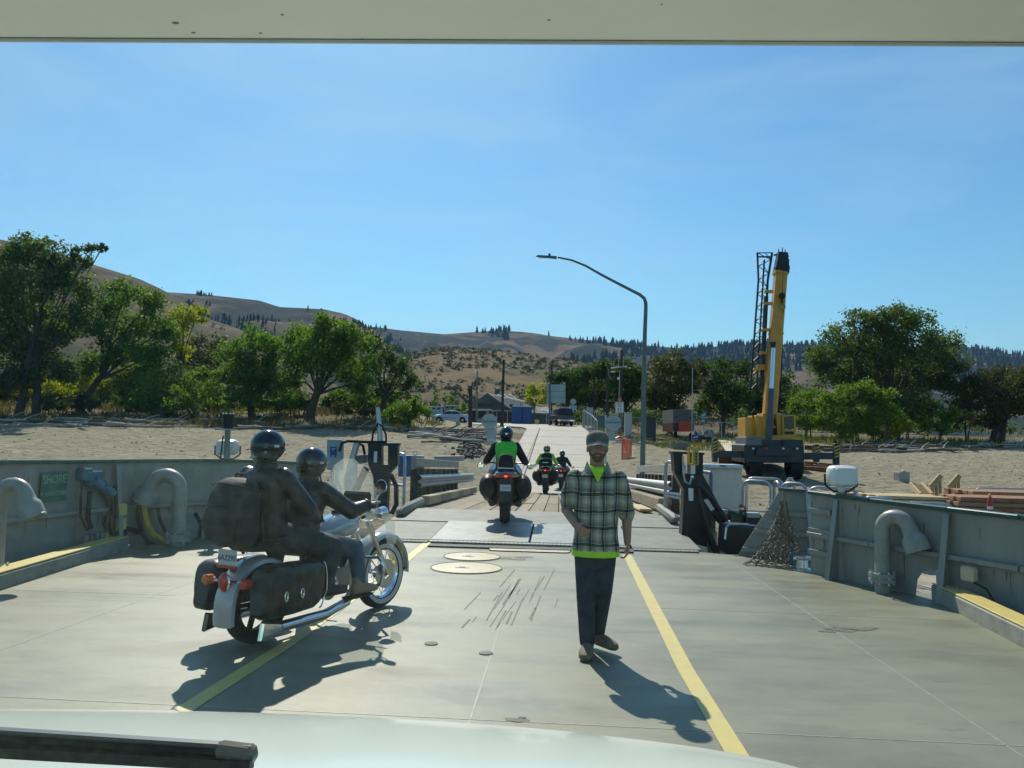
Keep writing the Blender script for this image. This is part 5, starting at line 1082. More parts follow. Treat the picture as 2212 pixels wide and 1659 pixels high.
for s_ in (-1, 1):
    MB().cyl(V(s_ * 0.1, 0, 0.32), V(s_ * 0.1, 0.62, 0.34), 0.025, n=8).build('swingarm', blacks, bk); MB().tube([V(s_ * 0.14, -0.02, 0.70), V(s_ * 0.15, -0.10, 0.82), V(s_ * 0.14, -0.13, 1.05)], 0.013, 6).build('sissy_bar', blacks, bk)
# luggage bag behind the passenger
bg = thing('luggage_bag', 'bulging black travel bag strapped behind the passenger of the cruiser', 'bag', M=TM(rc, rz1, K) @ Matrix.Translation((0, -0.27, 0.80)) @ Matrix.Scale(0.93, 4))
b = MB(); eloft(b, [(V(0, 0, 0.0), V(0.20, 0, 0), V(0, 0.10, 0)), (V(0, -0.02, 0.06), V(0.25, 0, 0), V(0, 0.16, 0)), (V(0, -0.02, 0.30), V(0.26, 0, 0), V(0, 0.17, 0)), (V(0, 0.0, 0.44), V(0.245, 0, 0), V(0, 0.16, 0)), (V(0, 0.02, 0.53), V(0.20, 0, 0), V(0, 0.12, 0)), (V(0, 0.03, 0.57), V(0.11, 0, 0), V(0, 0.06, 0))], 24)
bb = b.build('bag_body', blackcloth, bg, remesh=0.018, sm=6)
b = MB(); eloft(b, [(V(0, -0.15, 0.06), V(0.16, 0, 0), V(0, 0.05, 0)), (V(0, -0.17, 0.2), V(0.19, 0, 0), V(0, 0.07, 0)), (V(0, -0.15, 0.33), V(0.16, 0, 0), V(0, 0.05, 0))], 18); b.build('front_pocket', blackcloth, bg, smooth=True)
MB().tube([V(-0.245, 0.05, 0.46), V(-0.16, -0.13, 0.52), V(0, -0.17, 0.53), V(0.16, -0.13, 0.52), V(0.245, 0.05, 0.46)], 0.008, 6).build('zip', leather, bg)
MB().tube([V(-0.06, 0.05, 0.56), V(-0.05, 0.05, 0.60), V(0.05, 0.05, 0.60), V(0.06, 0.05, 0.56)], 0.012, 6).build('handle', leather, bg)
# ---------------------------------------------------------------- riders
def rider(lab, M, J, mats, voxel=0.012, helmet='open', glove=True, panel=None, extra=None, helm=None, stripe=None):
    """J: pelvis, chest, neck, head, sh, el, wr, hip, kn, ak given for the right side (x>0) and mirrored; lists may give (right, left)"""
    t = thing('person', lab, 'person', M=M)
    def pr(k):
        q = J[k]
        if isinstance(q, tuple) and len(q) == 2: return q
        return (q, V(-q.x, q.y, q.z))
    pel, che, nec, hed, face = J['pelvis'], J['chest'], J['neck'], J['head'], J.get('face', V(0, 1, 0))
    ax = (che - pel).normalized(); front = V(1, 0, 0).cross(ax) * -1.0
    if front.y < 0: front = -front
    tor = [(pel - ax * 0.10, 0.17, 0.14), (pel, 0.185, 0.15), (pel.lerp(che, 0.4), 0.172, 0.13), (pel.lerp(che, 0.8), 0.195, 0.14), (che, 0.205, 0.135), (che + ax * 0.09, 0.17, 0.105), (nec, 0.07, 0.07)]
    sh, el, wr, hp, kn, ak = (pr(k) for k in ('sh', 'el', 'wr', 'hip', 'kn', 'ak'))
    b = MB(); eloft(b, [(c, V(a - .02, 0, 0), front * (f - .02)) for c, a, f in tor]); limb(b, [nec - ax * 0.03, hed - V(0, 0, 0.07)], [0.06, 0.055])
    fs = Vector((face.y, -face.x, 0)).normalized(); head_geo(b, hed, face.normalized(), fs, V(0, 0, 1), 1.0)
    for i in (0, 1):
        limb(b, [sh[i], el[i], wr[i]], [0.055, 0.045, 0.03]); limb(b, [hp[i], kn[i], ak[i]], [0.085, 0.055, 0.04])
        sx = 1 if i == 0 else -1; hd = J.get('hd', V(0, 0.6, -0.5)); hd = hd[i] if isinstance(hd, tuple) else hd
        hand(b, wr[i], hd, V(0, 0.3, 1), V(-sx, 0.2, 0), 1.0, 1.5)
    b.build('body', skinm if not glove else mats.get('glove', blackcloth), t, remesh=min(voxel, 0.009), sm=2)
    b = MB(); eloft(b, [(c, V(a + 0.012, 0, 0), front * (f + 0.012)) for c, a, f in tor]); 
    for i in (0, 1): limb(b, [sh[i].lerp(che, 0.15), el[i], wr[i].lerp(el[i], 0.08)], [0.085, 0.072, 0.052])
    b.torus(nec + V(0, 0, 0.01), 0.072, 0.022, ax, 18, 6)
    jk = b.build('jacket', mats['jacket'], t, remesh=voxel, sm=4)
    if helmet == 'open':
        MB().tube([pel.lerp(che, -0.12) + V(0.2 * math.cos(a), 0, 0) + front * 0.166 * math.sin(a) for a in [2 * math.pi * k / 24 for k in range(24)]], [(0.02, 0.012)] * 24, 6, closed=True).build('jacket_hem', mats['jacket'], jk, smooth=True)
        MB().tube([pel.lerp(che, g_) - front * (0.150 + 0.012 * math.sin(g_ * 3)) for g_ in (0.0, 0.25, 0.5, 0.75, 1.0)], 0.006, 5).build('back_seam', mats['jacket'], jk)
        MB().tube([che.lerp(pel, 0.12) + V(0.19 * tt, 0, 0.02 * abs(tt)) - front * 0.150 * math.sqrt(1 - 0.8 * tt * tt) for tt in (-1, -0.6, -0.2, 0.2, 0.6, 1)], 0.006, 5).build('yoke_seam', mats['jacket'], jk)
        for i in (0, 1): MB().torus(wr[i].lerp(el[i], 0.10), 0.050, 0.010, wr[i] - el[i], 16, 6).build('cuff', mats['jacket'], jk)
    if panel:
        b = MB(); rows = [(0.16, 0.165), (0.36, 0.185), (0.62, 0.225), (0.9, 0.245), (1.10, 0.235), (1.24, 0.15)]
        rings = []
        for f, wd in rows:
            c = pel.lerp(che, f); rings.append([c + V(wd * math.sin(a) * 1.1, 0, 0) - front * (0.16 if f < 1.05 else 0.142 if f < 1.2 else 0.105) * math.cos(a) ** 0.6 for a in [rad(-52 + 13 * k) for k in range(9)]])
        vs = [p for r in rings for p in r]; b.add(vs, [(i * 9 + j, i * 9 + j + 1, (i + 1) * 9 + j + 1, (i + 1) * 9 + j) for i in range(len(rows) - 1) for j in range(8)])
        q = b.build('back_panel', panel, jk, smooth=True); q.modifiers.new('thick', 'SOLIDIFY').thickness = 0.012; q.modifiers.new('sub', 'SUBSURF').levels = 1
    b = MB(); eloft(b, [(pel - ax * 0.06, V(0.18, 0, 0), front * 0.15), (pel + ax * 0.03, V(0.19, 0, 0), front * 0.15)])
    for i in (0, 1): limb(b, [hp[i], kn[i], ak[i] + V(0, 0, 0.05)], [0.105, 0.08, 0.062])
    b.build('trousers', mats['trousers'], t, remesh=voxel, sm=4)
    for i in (0, 1):
        b = MB(); foot(b, ak[i], J.get('ft', V(0, 1, 0)), 1.12, 0.085); b.build('boot', mats['boot'], t, remesh=max(voxel, 0.011), sm=2)
    hc = hed + V(0, 0, 0.035); hm = helm or gloss; f = face.normalized()
    if helmet == 'open':
        b = MB(); b.ball(hc, (0.128, 0.145, 0.135), 26, 16, Matrix((fs, f, V(0, 0, 1))).transposed())
        b.ball(hc - V(0, 0, 0.055) - f * 0.02, (0.118, 0.118, 0.11), 20, 12, Matrix((fs, f, V(0, 0, 1))).transposed())
        h = b.build('helmet', hm, t, remesh=0.011, sm=3)
        MB().tube([hc + fs * 0.126 * math.cos(a) + f * 0.14 * math.sin(a) + V(0, 0, -0.03) for a in [2 * math.pi * k / 24 for k in range(24)]], 0.008, 6, closed=True).build('helmet_trim', leather, h)
        MB().tube([hc + fs * 0.11 - V(0, 0, 0.1), hc + fs * 0.075 + f * 0.05 - V(0, 0, 0.17), hc - fs * 0.075 + f * 0.05 - V(0, 0, 0.17), hc - fs * 0.11 - V(0, 0, 0.1)], 0.008, 6).build('chin_strap', leather, h)
        em = [(-0.045, -0.02), (-0.012, -0.005), (0.0, 0.022), (0.018, -0.002), (0.05, -0.016), (0.02, -0.028), (-0.02, -0.03)]
        if not extra: MB().prism([hc - f * 0.140 + fs * x + V(0, 0, -0.075 + z) for x, z in em], f * 0.02).build('helmet_emblem', mat('emblem_grey', (0.32, 0.33, 0.33), 0.4), h)
        MB().box(hc + fs * 0.128 + V(0, 0, 0.0), (0.012, 0.05, 0.02)).build('strap_stud', steel, h)
        if extra: b = MB(); b.ball(hed - V(0, 0, 0.09) - f * 0.055, (0.085, 0.06, 0.05), 14, 8); b.build('hair', greyhair, t, remesh=0.012, sm=2)
    else:
        b = MB(); b.ball(hc + V(0, 0, 0.0), (0.132, 0.16, 0.145), 26, 16, Matrix((fs, f, V(0, 0, 1))).transposed()); b.ball(hc - V(0, 0, 0.08) + f * 0.03, (0.112, 0.13, 0.085), 20, 12, Matrix((fs, f, V(0, 0, 1))).transposed())
        h = b.build('helmet', hm, t, remesh=0.012, sm=3)
        MB().ball(hc + f * 0.055 - V(0, 0, 0.01), (0.118, 0.115, 0.055), 16, 8, Matrix((fs, f, V(0, 0, 1))).transposed()).build('visor', gloss, h, smooth=True)
        MB().box(hc - f * 0.163 + V(0, 0, 0.0), (0.04, 0.012, 0.035)).build('helmet_vent', steel, h)
        if stripe:
            for o in (-0.045, 0.045): MB().tube([hc + fs * o + f * 0.163 * math.cos(a) + V(0, 0, 0.143 * math.sin(a)) for a in [rad(50 + 13 * k) for k in range(11)]], [(0.016, 0.006)] * 11, 6).build('helmet_stripe', stripe, h)
    return t
M1 = TM(rc, rz1, K)
rider('rider in black leather and dark helmet gripping the cruiser handlebar', M1,
      dict(pelvis=V(0, 0.46, 0.80), chest=V(0, 0.54, 1.16), neck=V(0, 0.57, 1.29), head=V(0, 0.60, 1.40), face=V(0.15, 1, 0), sh=V(0.20, 0.56, 1.20), el=V(0.36, 0.72, 1.02), wr=V(0.40, 0.90, 1.07), hip=V(0.11, 0.50, 0.76), kn=V(0.27, 0.90, 0.68), ak=V(0.31, 0.92, 0.36), ft=V(0.1, 1, 0), hd=V(0, 0.75, 0.1)),
      dict(jacket=leather, trousers=jeans, boot=mat('tan_boot', (0.30, 0.22, 0.14), 0.7)), 0.012, 'open', glove=False, extra=True)
rider('passenger in black leather and dark helmet in front of the travel bag', M1,
      dict(pelvis=V(0, 0.08, 0.90), chest=V(0, 0.04, 1.28), neck=V(0, 0.05, 1.42), head=V(0, 0.06, 1.545), face=V(0.25, 1, 0), sh=V(0.225, 0.05, 1.34), el=V(0.34, 0.2, 1.07), wr=V(0.23, 0.42, 0.98), hip=V(0.12, 0.14, 0.86), kn=V(0.31, 0.56, 0.74), ak=V(0.30, 0.50, 0.40), ft=V(0.1, 1, 0), hd=V(-0.4, 0.8, 0)),
      dict(jacket=leather, trousers=denim, boot=blackboot), 0.012, 'open', glove=True)
# ---------------------------------------------------------------- touring motorcycles ahead
tblue = mat('touring_blue_paint', (0.06, 0.13, 0.22), 0.2, 0.2, 0.08, 4, coat=0.8)
tcase = mat('black_pannier', (0.011, 0.011, 0.012), 0.5, 0, 0.25, 6, bump=0.05, spec=0.25)
ypipe = mat('yellow_piping', (0.45, 0.42, 0.05), 0.6)
def tourer(lab, M, paint, plate_txt, topbag=True, case=True, pw=0.465):
    t = thing('motorcycle', lab, 'motorcycle', M=M)
    wheel(t, (0, 0, 0.31), 0.31, 0.19, (1, 0, 0), name='rear_wheel'); wheel(t, (0, 1.48, 0.30), 0.30, 0.12, (1, 0, 0), name='front_wheel')
    fender(t, (0, 0, 0.31), 0.37, 0.2, 190, 70, blacks, 'rear_fender')
    for s_ in (-1, 1):
        b = MB(); x = s_ * (pw - 0.16) ; eloft(b, [(V(x, -0.44, 0.66), V(0.10, 0, 0.02 * s_), V(0, 0, 0.16)), (V(x, -0.36, 0.66), V(0.165, 0, 0), V(0, 0, 0.21)), (V(x, -0.05, 0.66), V(0.17, 0, 0), V(0, 0, 0.225)), (V(x * 0.95, 0.18, 0.64), V(0.11, 0, 0), V(0, 0, 0.18)), (V(x * 0.9, 0.24, 0.64), V(0.07, 0, 0), V(0, 0, 0.12))], 20)
        pn = b.build('pannier', tcase, t, smooth=True)
        MB().tube([V(x + 0.137 * math.cos(a), -0.365, 0.66 + 0.2 * math.sin(a)) for a in [2 * math.pi * k / 20 for k in range(20)]], 0.006, 6, closed=True).build('pannier_seam', blackrub, pn)
        MB().tube([V(s_ * 0.18, 0.6, 0.30), V(s_ * 0.22, 0.1, 0.34), V(s_ * 0.24, -0.25, 0.36)], [0.04, 0.06, 0.055], 12).build('silencer', blacks, t, smooth=True)
        MB().ball((s_ * 0.30, 0.72, 0.42), (0.12, 0.16, 0.11), 12, 8).build('cylinder_head', MATS['engine_alloy'], t, smooth=True)
        MB().tube([V(s_ * 0.08, 1.05, 1.02), V(s_ * 0.25, 1.02, 1.05), V(s_ * 0.40, 0.90, 1.04)], 0.014, 8).build('handlebar', blacks, t)
        m_ = MB().ball((s_ * 0.48, 1.02, 0.98), (0.07, 0.09, 0.055), 12, 8).build('mirror_housing', paint, t, smooth=True)
        MB().box((s_ * 0.48, 0.935, 0.98), (0.10, 0.008, 0.06)).build('mirror_glass', chrome, m_)
        MB().ball((s_ * 0.155, -0.47, 0.865), (0.08, 0.05, 0.035), 12, 8).build('turn_signal', amber, t, smooth=True)
        MB().tube([V(s_ * 0.06, 1.22, 0.7), V(s_ * 0.09, 1.46, 0.32)], 0.026, 8).build('fork_tube', blacks, t)
        MB().box((s_ * 0.27, 0.42, 0.33), (0.1, 0.09, 0.025)).build('foot_peg', blackrub, t)
    b = MB(); eloft(b, [(V(0, 0.5, 0.78), V(0.12, 0, 0), V(0, 0, 0.06)), (V(0, 0.75, 0.86), V(0.2, 0, 0), V(0, 0, 0.13)), (V(0, 1.0, 0.86), V(0.24, 0, 0), V(0, 0, 0.16)), (V(0, 1.2, 0.82), V(0.34, 0, 0), V(0, 0, 0.28)), (V(0, 1.42, 0.80), V(0.22, 0, 0), V(0, 0, 0.22)), (V(0, 1.55, 0.80), V(0.08, 0, 0), V(0, 0, 0.1))], 22)
    b.build('fairing', paint, t, smooth=True)
    b = MB(); eloft(b, [(V(0, -0.48, 0.90), V(0.19, 0, 0), V(0, 0, 0.035)), (V(0, -0.35, 0.92), V(0.2, 0, 0), V(0, 0, 0.055)), (V(0, 0.0, 0.88), V(0.17, 0, 0), V(0, 0, 0.07)), (V(0, 0.3, 0.80), V(0.16, 0, 0), V(0, 0, 0.08)), (V(0, 0.55, 0.78), V(0.12, 0, 0), V(0, 0, 0.06))], 20)
    b.build('tail_cowl', paint, t, smooth=True)
    b = MB(); eloft(b, [(V(0, -0.2, 0.94), V(0.14, 0, 0), V(0, 0, 0.04)), (V(0, 0.1, 0.92), V(0.17, 0, 0), V(0, 0, 0.055)), (V(0, 0.3, 0.83), V(0.17, 0, 0), V(0, 0, 0.05)), (V(0, 0.55, 0.82), V(0.13, 0, 0), V(0, 0, 0.05))], 18); b.build('seat', leather, t, smooth=True)
    MB().box((0, 0.75, 0.45), (0.34, 0.6, 0.42)).build('engine', blacks, t, bevel=0.08)
    b = MB(); eloft(b, [(V(0, 0.25, 0.50), V(0.2, 0, 0), V(0, 0, 0.16)), (V(0, 0.6, 0.48), V(0.33, 0, 0), V(0, 0, 0.26)), (V(0, 1.0, 0.50), V(0.30, 0, 0), V(0, 0, 0.26)), (V(0, 1.25, 0.55), V(0.12, 0, 0), V(0, 0, 0.15))], 18); b.build('lower_fairing', blacks, t, smooth=True)
    MB().hull([V(-0.11, -0.36, 0.30), V(0.11, -0.36, 0.30), V(0.13, -0.1, 0.40), V(-0.13, -0.1, 0.40), V(-0.12, -0.40, 0.45), V(0.12, -0.40, 0.45), V(0.14, -0.1, 0.6), V(-0.14, -0.1, 0.6)]).build('mud_flap', blackrub, t, bevel=0.02)
    tl = MB().ball((0, -0.50, 0.865), (0.12, 0.035, 0.048), 16, 8).build('tail_lamp', redl, t, smooth=True); MB().ball((0, -0.522, 0.862), (0.035, 0.02, 0.02), 12, 6).build('lit_bulb', redon, tl, smooth=True)
    p_ = MB().box((0, -0.50, 0.655), (0.19, 0.01, 0.115)).build('number_plate', platem, t, bevel=0.004)
    text_part('plate_text', plate_txt, 0.052, basis((0, -0.507, 0.653), (1, 0, 0), (0, 0, 1)), ink, p_)
    MB().hull([V(-0.13, -0.49, 0.4), V(0.13, -0.49, 0.4), V(0.13, -0.2, 0.45), V(-0.13, -0.2, 0.45), V(-0.13, -0.48, 0.83), V(0.13, -0.48, 0.83), V(0.13, -0.2, 0.85), V(-0.13, -0.2, 0.85)]).build('plate_carrier', blacks, t, bevel=0.02)
    MB().tube([V(-0.14, -0.30, 0.95), V(-0.14, -0.46, 1.0), V(0.14, -0.46, 1.0), V(0.14, -0.30, 0.95)], 0.014, 8).build('rear_rack', steel, t, smooth=True)
    rings = []
    for j in range(5):
        v = j / 4; rings.append([V((0.22 - 0.03 * v) * tt, 1.26 - 0.12 * v - 0.1 * tt * tt, 0.98 + 0.3 * v) for tt in np.linspace(-1, 1, 7)])
    b = MB(); b.add([p for r in rings for p in r], [(i * 7 + j, i * 7 + j + 1, (i + 1) * 7 + j + 1, (i + 1) * 7 + j) for i in range(4) for j in range(6)])
    q = b.build('windscreen', screenm, t, smooth=True); q.modifiers.new('thick', 'SOLIDIFY').thickness = 0.005
    return t
MATS['engine_alloy'] = bpy.data.materials['engine_alloy']
JT = dict(pelvis=V(0, 0.36, 0.93), chest=V(0, 0.48, 1.35), neck=V(0, 0.52, 1.49), head=V(0, 0.55, 1.575), face=V(0, 1, 0), sh=V(0.22, 0.48, 1.39), el=V(0.36, 0.62, 1.10), wr=V(0.39, 0.84, 1.06), hip=V(0.12, 0.40, 0.90), kn=V(0.27, 0.76, 0.72), ak=V(0.27, 0.43, 0.42), ft=V(0.05, 1, 0), hd=V(0, 0.8, 0))
c2 = W(1090, 1123, 15.2); h2 = rz_(c2.y) + 0.03; M2 = TM(V(c2.x, c2.y, h2), rad(4), 1.0)
tourer('blue touring motorcycle with black panniers and lit brake lamp crossing the steel apron', M2, tblue, '134475')
rider('rider in black jacket with bright green back panel on the apron', M2, JT, dict(jacket=blackcloth, trousers=blackcloth, boot=blackboot), 0.014, 'full', True, panel=neong)
tb = thing('tail_bag', 'small black tail bag with yellow piping behind the green backed rider', 'bag', M=M2 @ Matrix.Translation((0, -0.26, 0.95)))
b = MB(); eloft(b, [(V(0, 0, 0), V(0.15, 0, 0), V(0, 0.14, 0)), (V(0, 0, 0.12), V(0.165, 0, 0), V(0, 0.15, 0)), (V(0, 0.01, 0.24), V(0.15, 0, 0), V(0, 0.13, 0)), (V(0, 0.02, 0.30), V(0.09, 0, 0), V(0, 0.07, 0))], 20); b.build('bag_body', blackcloth, tb, smooth=True)
MB().tube([V(-0.135, -0.09, 0.0), V(-0.145, -0.10, 0.14), V(-0.11, -0.09, 0.27), V(0, -0.08, 0.30), V(0.11, -0.09, 0.27), V(0.145, -0.10, 0.14), V(0.135, -0.09, 0.0)], 0.008, 6).build('piping', ypipe, tb, smooth=True)
c3 = W(1178, 1066, 30.3); M3 = TM(V(c3.x, c3.y, rz_(c3.y)), rad(-2), 1.0)
tourer('dark touring motorcycle with panniers and top case on the timber ramp', M3, gloss, '872')
hv = mat('hi_vis_jacket', (0.30, 0.72, 0.08), 0.7, 0, 0.12, 9, bump=0.2)
rider('rider in neon green jacket and striped helmet on the timber ramp', M3, JT, dict(jacket=hv, trousers=blackcloth, boot=blackboot), 0.018, 'full', True, panel=blackcloth, stripe=ypipe)
tb = thing('top_case', 'black hard top case behind the neon jacketed rider', 'luggage case', M=M3 @ Matrix.Translation((0, -0.30, 0.985)))
b = MB(); eloft(b, [(V(0, 0, 0), V(0.22, 0, 0), V(0, 0.17, 0)), (V(0, 0, 0.1), V(0.26, 0, 0), V(0, 0.19, 0)), (V(0, 0.01, 0.24), V(0.24, 0, 0), V(0, 0.17, 0)), (V(0, 0.02, 0.31), V(0.16, 0, 0), V(0, 0.1, 0))], 20); b.build('case_shell', tcase, tb, smooth=True)
MB().box((0, -0.185, 0.16), (0.2, 0.02, 0.03)).build('reflector', whitep, tb)
c4 = W(1212, 1060, 37.0); M4 = TM(V(c4.x, c4.y, road_z(c4.y) + 0.05), rad(-3), 0.98)
tourer('dark motorcycle on the dusty concrete road ahead of the neon rider', M4, gloss, '55')
rider('rider in plain black on the concrete road ahead of the neon jacket', M4, JT, dict(jacket=blackcloth, trousers=blackcloth, boot=blackboot), 0.02, 'full', True)
# ================================================================ shore: signs, poles, buildings, vehicles, crane, lumber
signback = mat('sign_back_alu', (0.30, 0.37, 0.38), 0.45, 0.3, 0.12, 3)
woodpole = mat('dark_wood_pole', (0.055, 0.045, 0.036), 0.9, 0, 0.3, 6, bump=0.3)
lampgrey = mat('lamp_grey_green', (0.12, 0.16, 0.16), 0.45, 0.3, 0.12, 3)
def PX(d): return d / FPX
def flat(pts, d, th, m, name, par, bevel=0.0): return MB().prism([W(x, y, d) for x, y in pts], _h * th).build(name, m, par, world=True, bevel=bevel)
def rect(x0, y0, x1, y1): return [(x0, y0), (x1, y0), (x1, y1), (x0, y1)]
def octa(cx, cy, r): return [(cx + r * math.cos(rad(22.5 + 45 * k)) * 1.08, cy + r * math.sin(rad(22.5 + 45 * k)) * 1.08) for k in range(8)]
def pole(par, px, ytop, d, r, m, px2=None, name='pole', r2=None):
    g = on_ground(px2 or px, d, 920); t = W(px, ytop, d); return MB().tube([g - V(0, 0, 0.2), g.lerp(t, 0.5), t], [r2 or r * 1.15, r * 1.07, r], 10).build(name, m, par, world=True, smooth=True)
t = thing('stop_sign', 'octagonal sign seen from its blank back with two plates below, beside helmeted rider', 'sign', on_ground(1072, 42))
pole(t, 1072, 900, 42, 0.05, galv, 1069, 'post')
flat(octa(1057, 910, 16.5), 41.9, 0.03, signback, 'octagon_plate', t)
flat(rect(1044, 909, 1071, 912), 41.86, 0.03, mat('sign_batten', (0.14, 0.19, 0.2), 0.5), 'batten', t)
flat(rect(1051.5, 928, 1071, 950), 41.9, 0.02, signback, 'lower_plate', t); flat(rect(1051.5, 951, 1071, 960), 41.9, 0.02, signback, 'lower_plate', t)
t = thing('stop_sign', 'octagonal sign seen from its blank back behind the capped man', 'sign', on_ground(1310, 40))
pole(t, 1309, 897, 40, 0.05, galv, 1309, 'post')
flat(octa(1325, 914, 17), 39.9, 0.03, signback, 'octagon_plate', t); flat(rect(1310, 911, 1341, 914), 39.86, 0.03, MATS['sign_batten'], 'batten', t)
flat(rect(1313, 932, 1329, 952), 39.9, 0.02, signback, 'lower_plate', t)
t = thing('board_sign', 'large square road board seen from its grey green back on two posts', 'sign', on_ground(1200, 90))
flat(rect(1181, 830.5, 1221.5, 871), 90, 0.05, signback, 'board', t)
for y in (845, 857.5): flat(rect(1182, y, 1221, y + 0.9), 89.95, 0.04, MATS['sign_batten'], 'batten', t)
for x in (1187.5, 1212): pole(t, x, 830, 89.9 if x < 1200 else 90.2, 0.09, mat('green_grey_post', (0.10, 0.14, 0.14), 0.5), x - 0.5, 'post')
t = thing('crossing_sign', 'small round sign back with square plate above the dark pickup', 'sign', on_ground(1238, 92))
pole(t, 1238, 862, 92, 0.04, galv, 1238, 'post'); flat(octa(1238, 867.5, 6.2), 91.9, 0.03, signback, 'round_plate', t); flat(rect(1229.6, 876, 1245.6, 886), 91.9, 0.03, signback, 'square_plate', t)
SD = 62.0
t = thing('speed_sign', 'white speed limit 35 sign topped by a small orange diamond', 'sign', on_ground(1339, SD))
pole(t, 1340.5, 858, SD + 0.1, 0.06, MATS['green_grey_post'], 1339.5, 'post')
flat(rect(1329, 868, 1347.5, 891.5), SD, 0.02, whitep, 'sign_face', t); 
fr = [W(x, y, SD - 0.01) for x, y in rect(1329.8, 868.8, 1346.7, 890.7)]; MB().tube(fr, 0.012, 4, closed=True).build('border', ink, t, world=True)
blk = mat('sign_black', (0.015, 0.015, 0.015), 0.6)
for txt, y, s_ in (('SPEED', 872.3, 0.155), ('LIMIT', 877.6, 0.155), ('35', 885.4, 0.36)):
    text_part('lettering', txt, s_ * SD / 62, basis(W(1338.2, y, SD - 0.02), _r, (0, 0, 1)), blk, t, True, 0.004)
c = [(1338.8, 859.4), (1343.2, 864), (1338.8, 868.4), (1334.4, 864)]; flat(c, SD - 0.03, 0.02, mat('flag_orange', (0.85, 0.13, 0.03), 0.6), 'orange_diamond', t)
g = G(989, 934); d9 = dep(g); t = thing('stake_sign', 'small blank notice on a wooden stake in the sand', 'sign', g)
MB().cyl(g - V(0, 0, 0.1), W(989.5, 911, d9), 0.025, n=6).build('stake', woodg, t, world=True); flat(rect(984.5, 910, 994, 919.5), d9 - 0.04, 0.015, mat('dull_board', (0.33, 0.31, 0.22), 0.8), 'notice', t)
t = thing('notice_board', 'pale blank board standing behind the chain link fence', 'sign', on_ground(1274, 86)); flat(rect(1267, 880, 1281, 907), 86, 0.05, signback, 'board', t); pole(t, 1270, 885, 86.1, 0.05, galv, None, 'leg'); pole(t, 1278, 885, 86.1, 0.05, galv, None, 'leg')
# --- poles
def lampbar(par, x0, x1, y, d): MB().tube([W(x0, y + .3, d), W(x1, y, d)], 0.04, 6).build('lamp_arm', galv, par, world=True)
t = thing('utility_pole', 'tall dark wooden pole with short lamp arm in front of gabled building', 'pole', on_ground(1084, 84)); pole(t, 1088.5, 777, 84, 0.13, woodpole, 1084, 'pole_shaft', 0.19); lampbar(t, 1088, 1105, 792, 84); flat(rect(1095, 791, 1105, 793.5), 84, 0.3, whitep, 'lamp_head', t)
t = thing('utility_pole', 'short thick wooden pole stub behind the silver car', 'pole', on_ground(1015.5, 78)); pole(t, 1017, 834, 78, 0.17, woodpole, 1015.5, 'pole_shaft', 0.2)
t = thing('utility_pole', 'slender pole with a shiny lamp rising left of the gabled roof', 'pole', on_ground(1029, 105)); pole(t, 1031, 801, 105, 0.08, MATS['green_grey_post'], 1029, 'pole_shaft', 0.13); flat(rect(1025, 800, 1031, 803), 105, 0.3, steel, 'lamp_head', t)
t = thing('utility_pole', 'slender lamp pole rising behind the square board sign', 'pole', on_ground(1192, 98)); pole(t, 1192.6, 779, 98, 0.09, woodpole, 1191, 'pole_shaft'); lampbar(t, 1184, 1192, 781, 98); flat(rect(1183, 780, 1188, 782), 98, 0.25, whitep, 'lamp_head', t)
t = thing('utility_pole', 'wooden pole with antenna crossarms behind the speed sign', 'pole', on_ground(1340, 72)); pole(t, 1343, 756.5, 72, 0.12, woodpole, 1339, 'pole_shaft', 0.17)
MB().cyl(W(1319, 795, 71.8), W(1355, 791.5, 71.8), 0.045, n=8).build('crossarm', steel, t, world=True); flat(rect(1320, 801.5, 1329, 804), 71.8, 0.2, whitep, 'lamp_head', t)
for x in (1326, 1336, 1346.5): MB().cyl(W(x, 793, 71.8), W(x - 0.3, 778, 71.8), 0.02, n=6).build('antenna', galv, t, world=True)
flat(rect(1334, 815, 1339, 819.5), 71.7, 0.2, whitep, 'small_box', t)
MB().cyl(W(1338.5, 800, 71.8), W(1337, 862, 71.8), 0.025, n=6).build('conduit', galv, t, world=True)
t = thing('utility_pole', 'dark pole with dangling cable standing among the dark trees', 'pole', on_ground(1312, 80)); pole(t, 1312.5, 791, 80, 0.11, woodpole, 1311, 'pole_shaft'); MB().tube([W(1313, 793, 79.8), W(1315, 812, 79.8), W(1321, 821, 79.8), W(1328, 812, 79.8)], 0.02, 5).build('cable', galv, t, world=True)
t = thing('thin_mast', 'thin pale whip mast above the red backed truck', 'mast', on_ground(1494.5, 76)); pole(t, 1496, 795, 76, 0.03, galv, 1494.5, 'mast_rod', 0.05)
LD = 41.0; t = thing('street_lamp', 'tall grey street lamp post with long curved arm over the ramp', 'street lamp', on_ground(1388, LD, 1000))
g = on_ground(1387.5, LD, 1000); pts = [g - V(0, 0, .2), W(1388, 1000, LD), W(1390.5, 850, LD), W(1393, 720, LD), W(1395, 668, LD), W(1395, 655, LD), W(1392, 645, LD), W(1383, 637, LD), W(1340, 615, LD), W(1300, 594, LD), W(1265, 574, LD), W(1235, 562, LD), W(1205, 556, LD)]
MB().tube(pts, [0.135, 0.13, 0.12, 0.10, 0.095, 0.09, 0.085, 0.08, 0.07, 0.062, 0.055, 0.05, 0.045], 14).build('lamp_post', lampgrey, t, world=True, smooth=True)
lh = MB().hull([W(1157, 555, LD - .15), W(1203, 560, LD - .12), W(1203, 560, LD + .12), W(1157, 555, LD + .15), W(1159, 550.5, LD - .12), W(1203, 553, LD - .06), W(1203, 553, LD + .06), W(1159, 550.5, LD + .12)]).build('lamp_head', lampgrey, t, world=True, bevel=0.03)
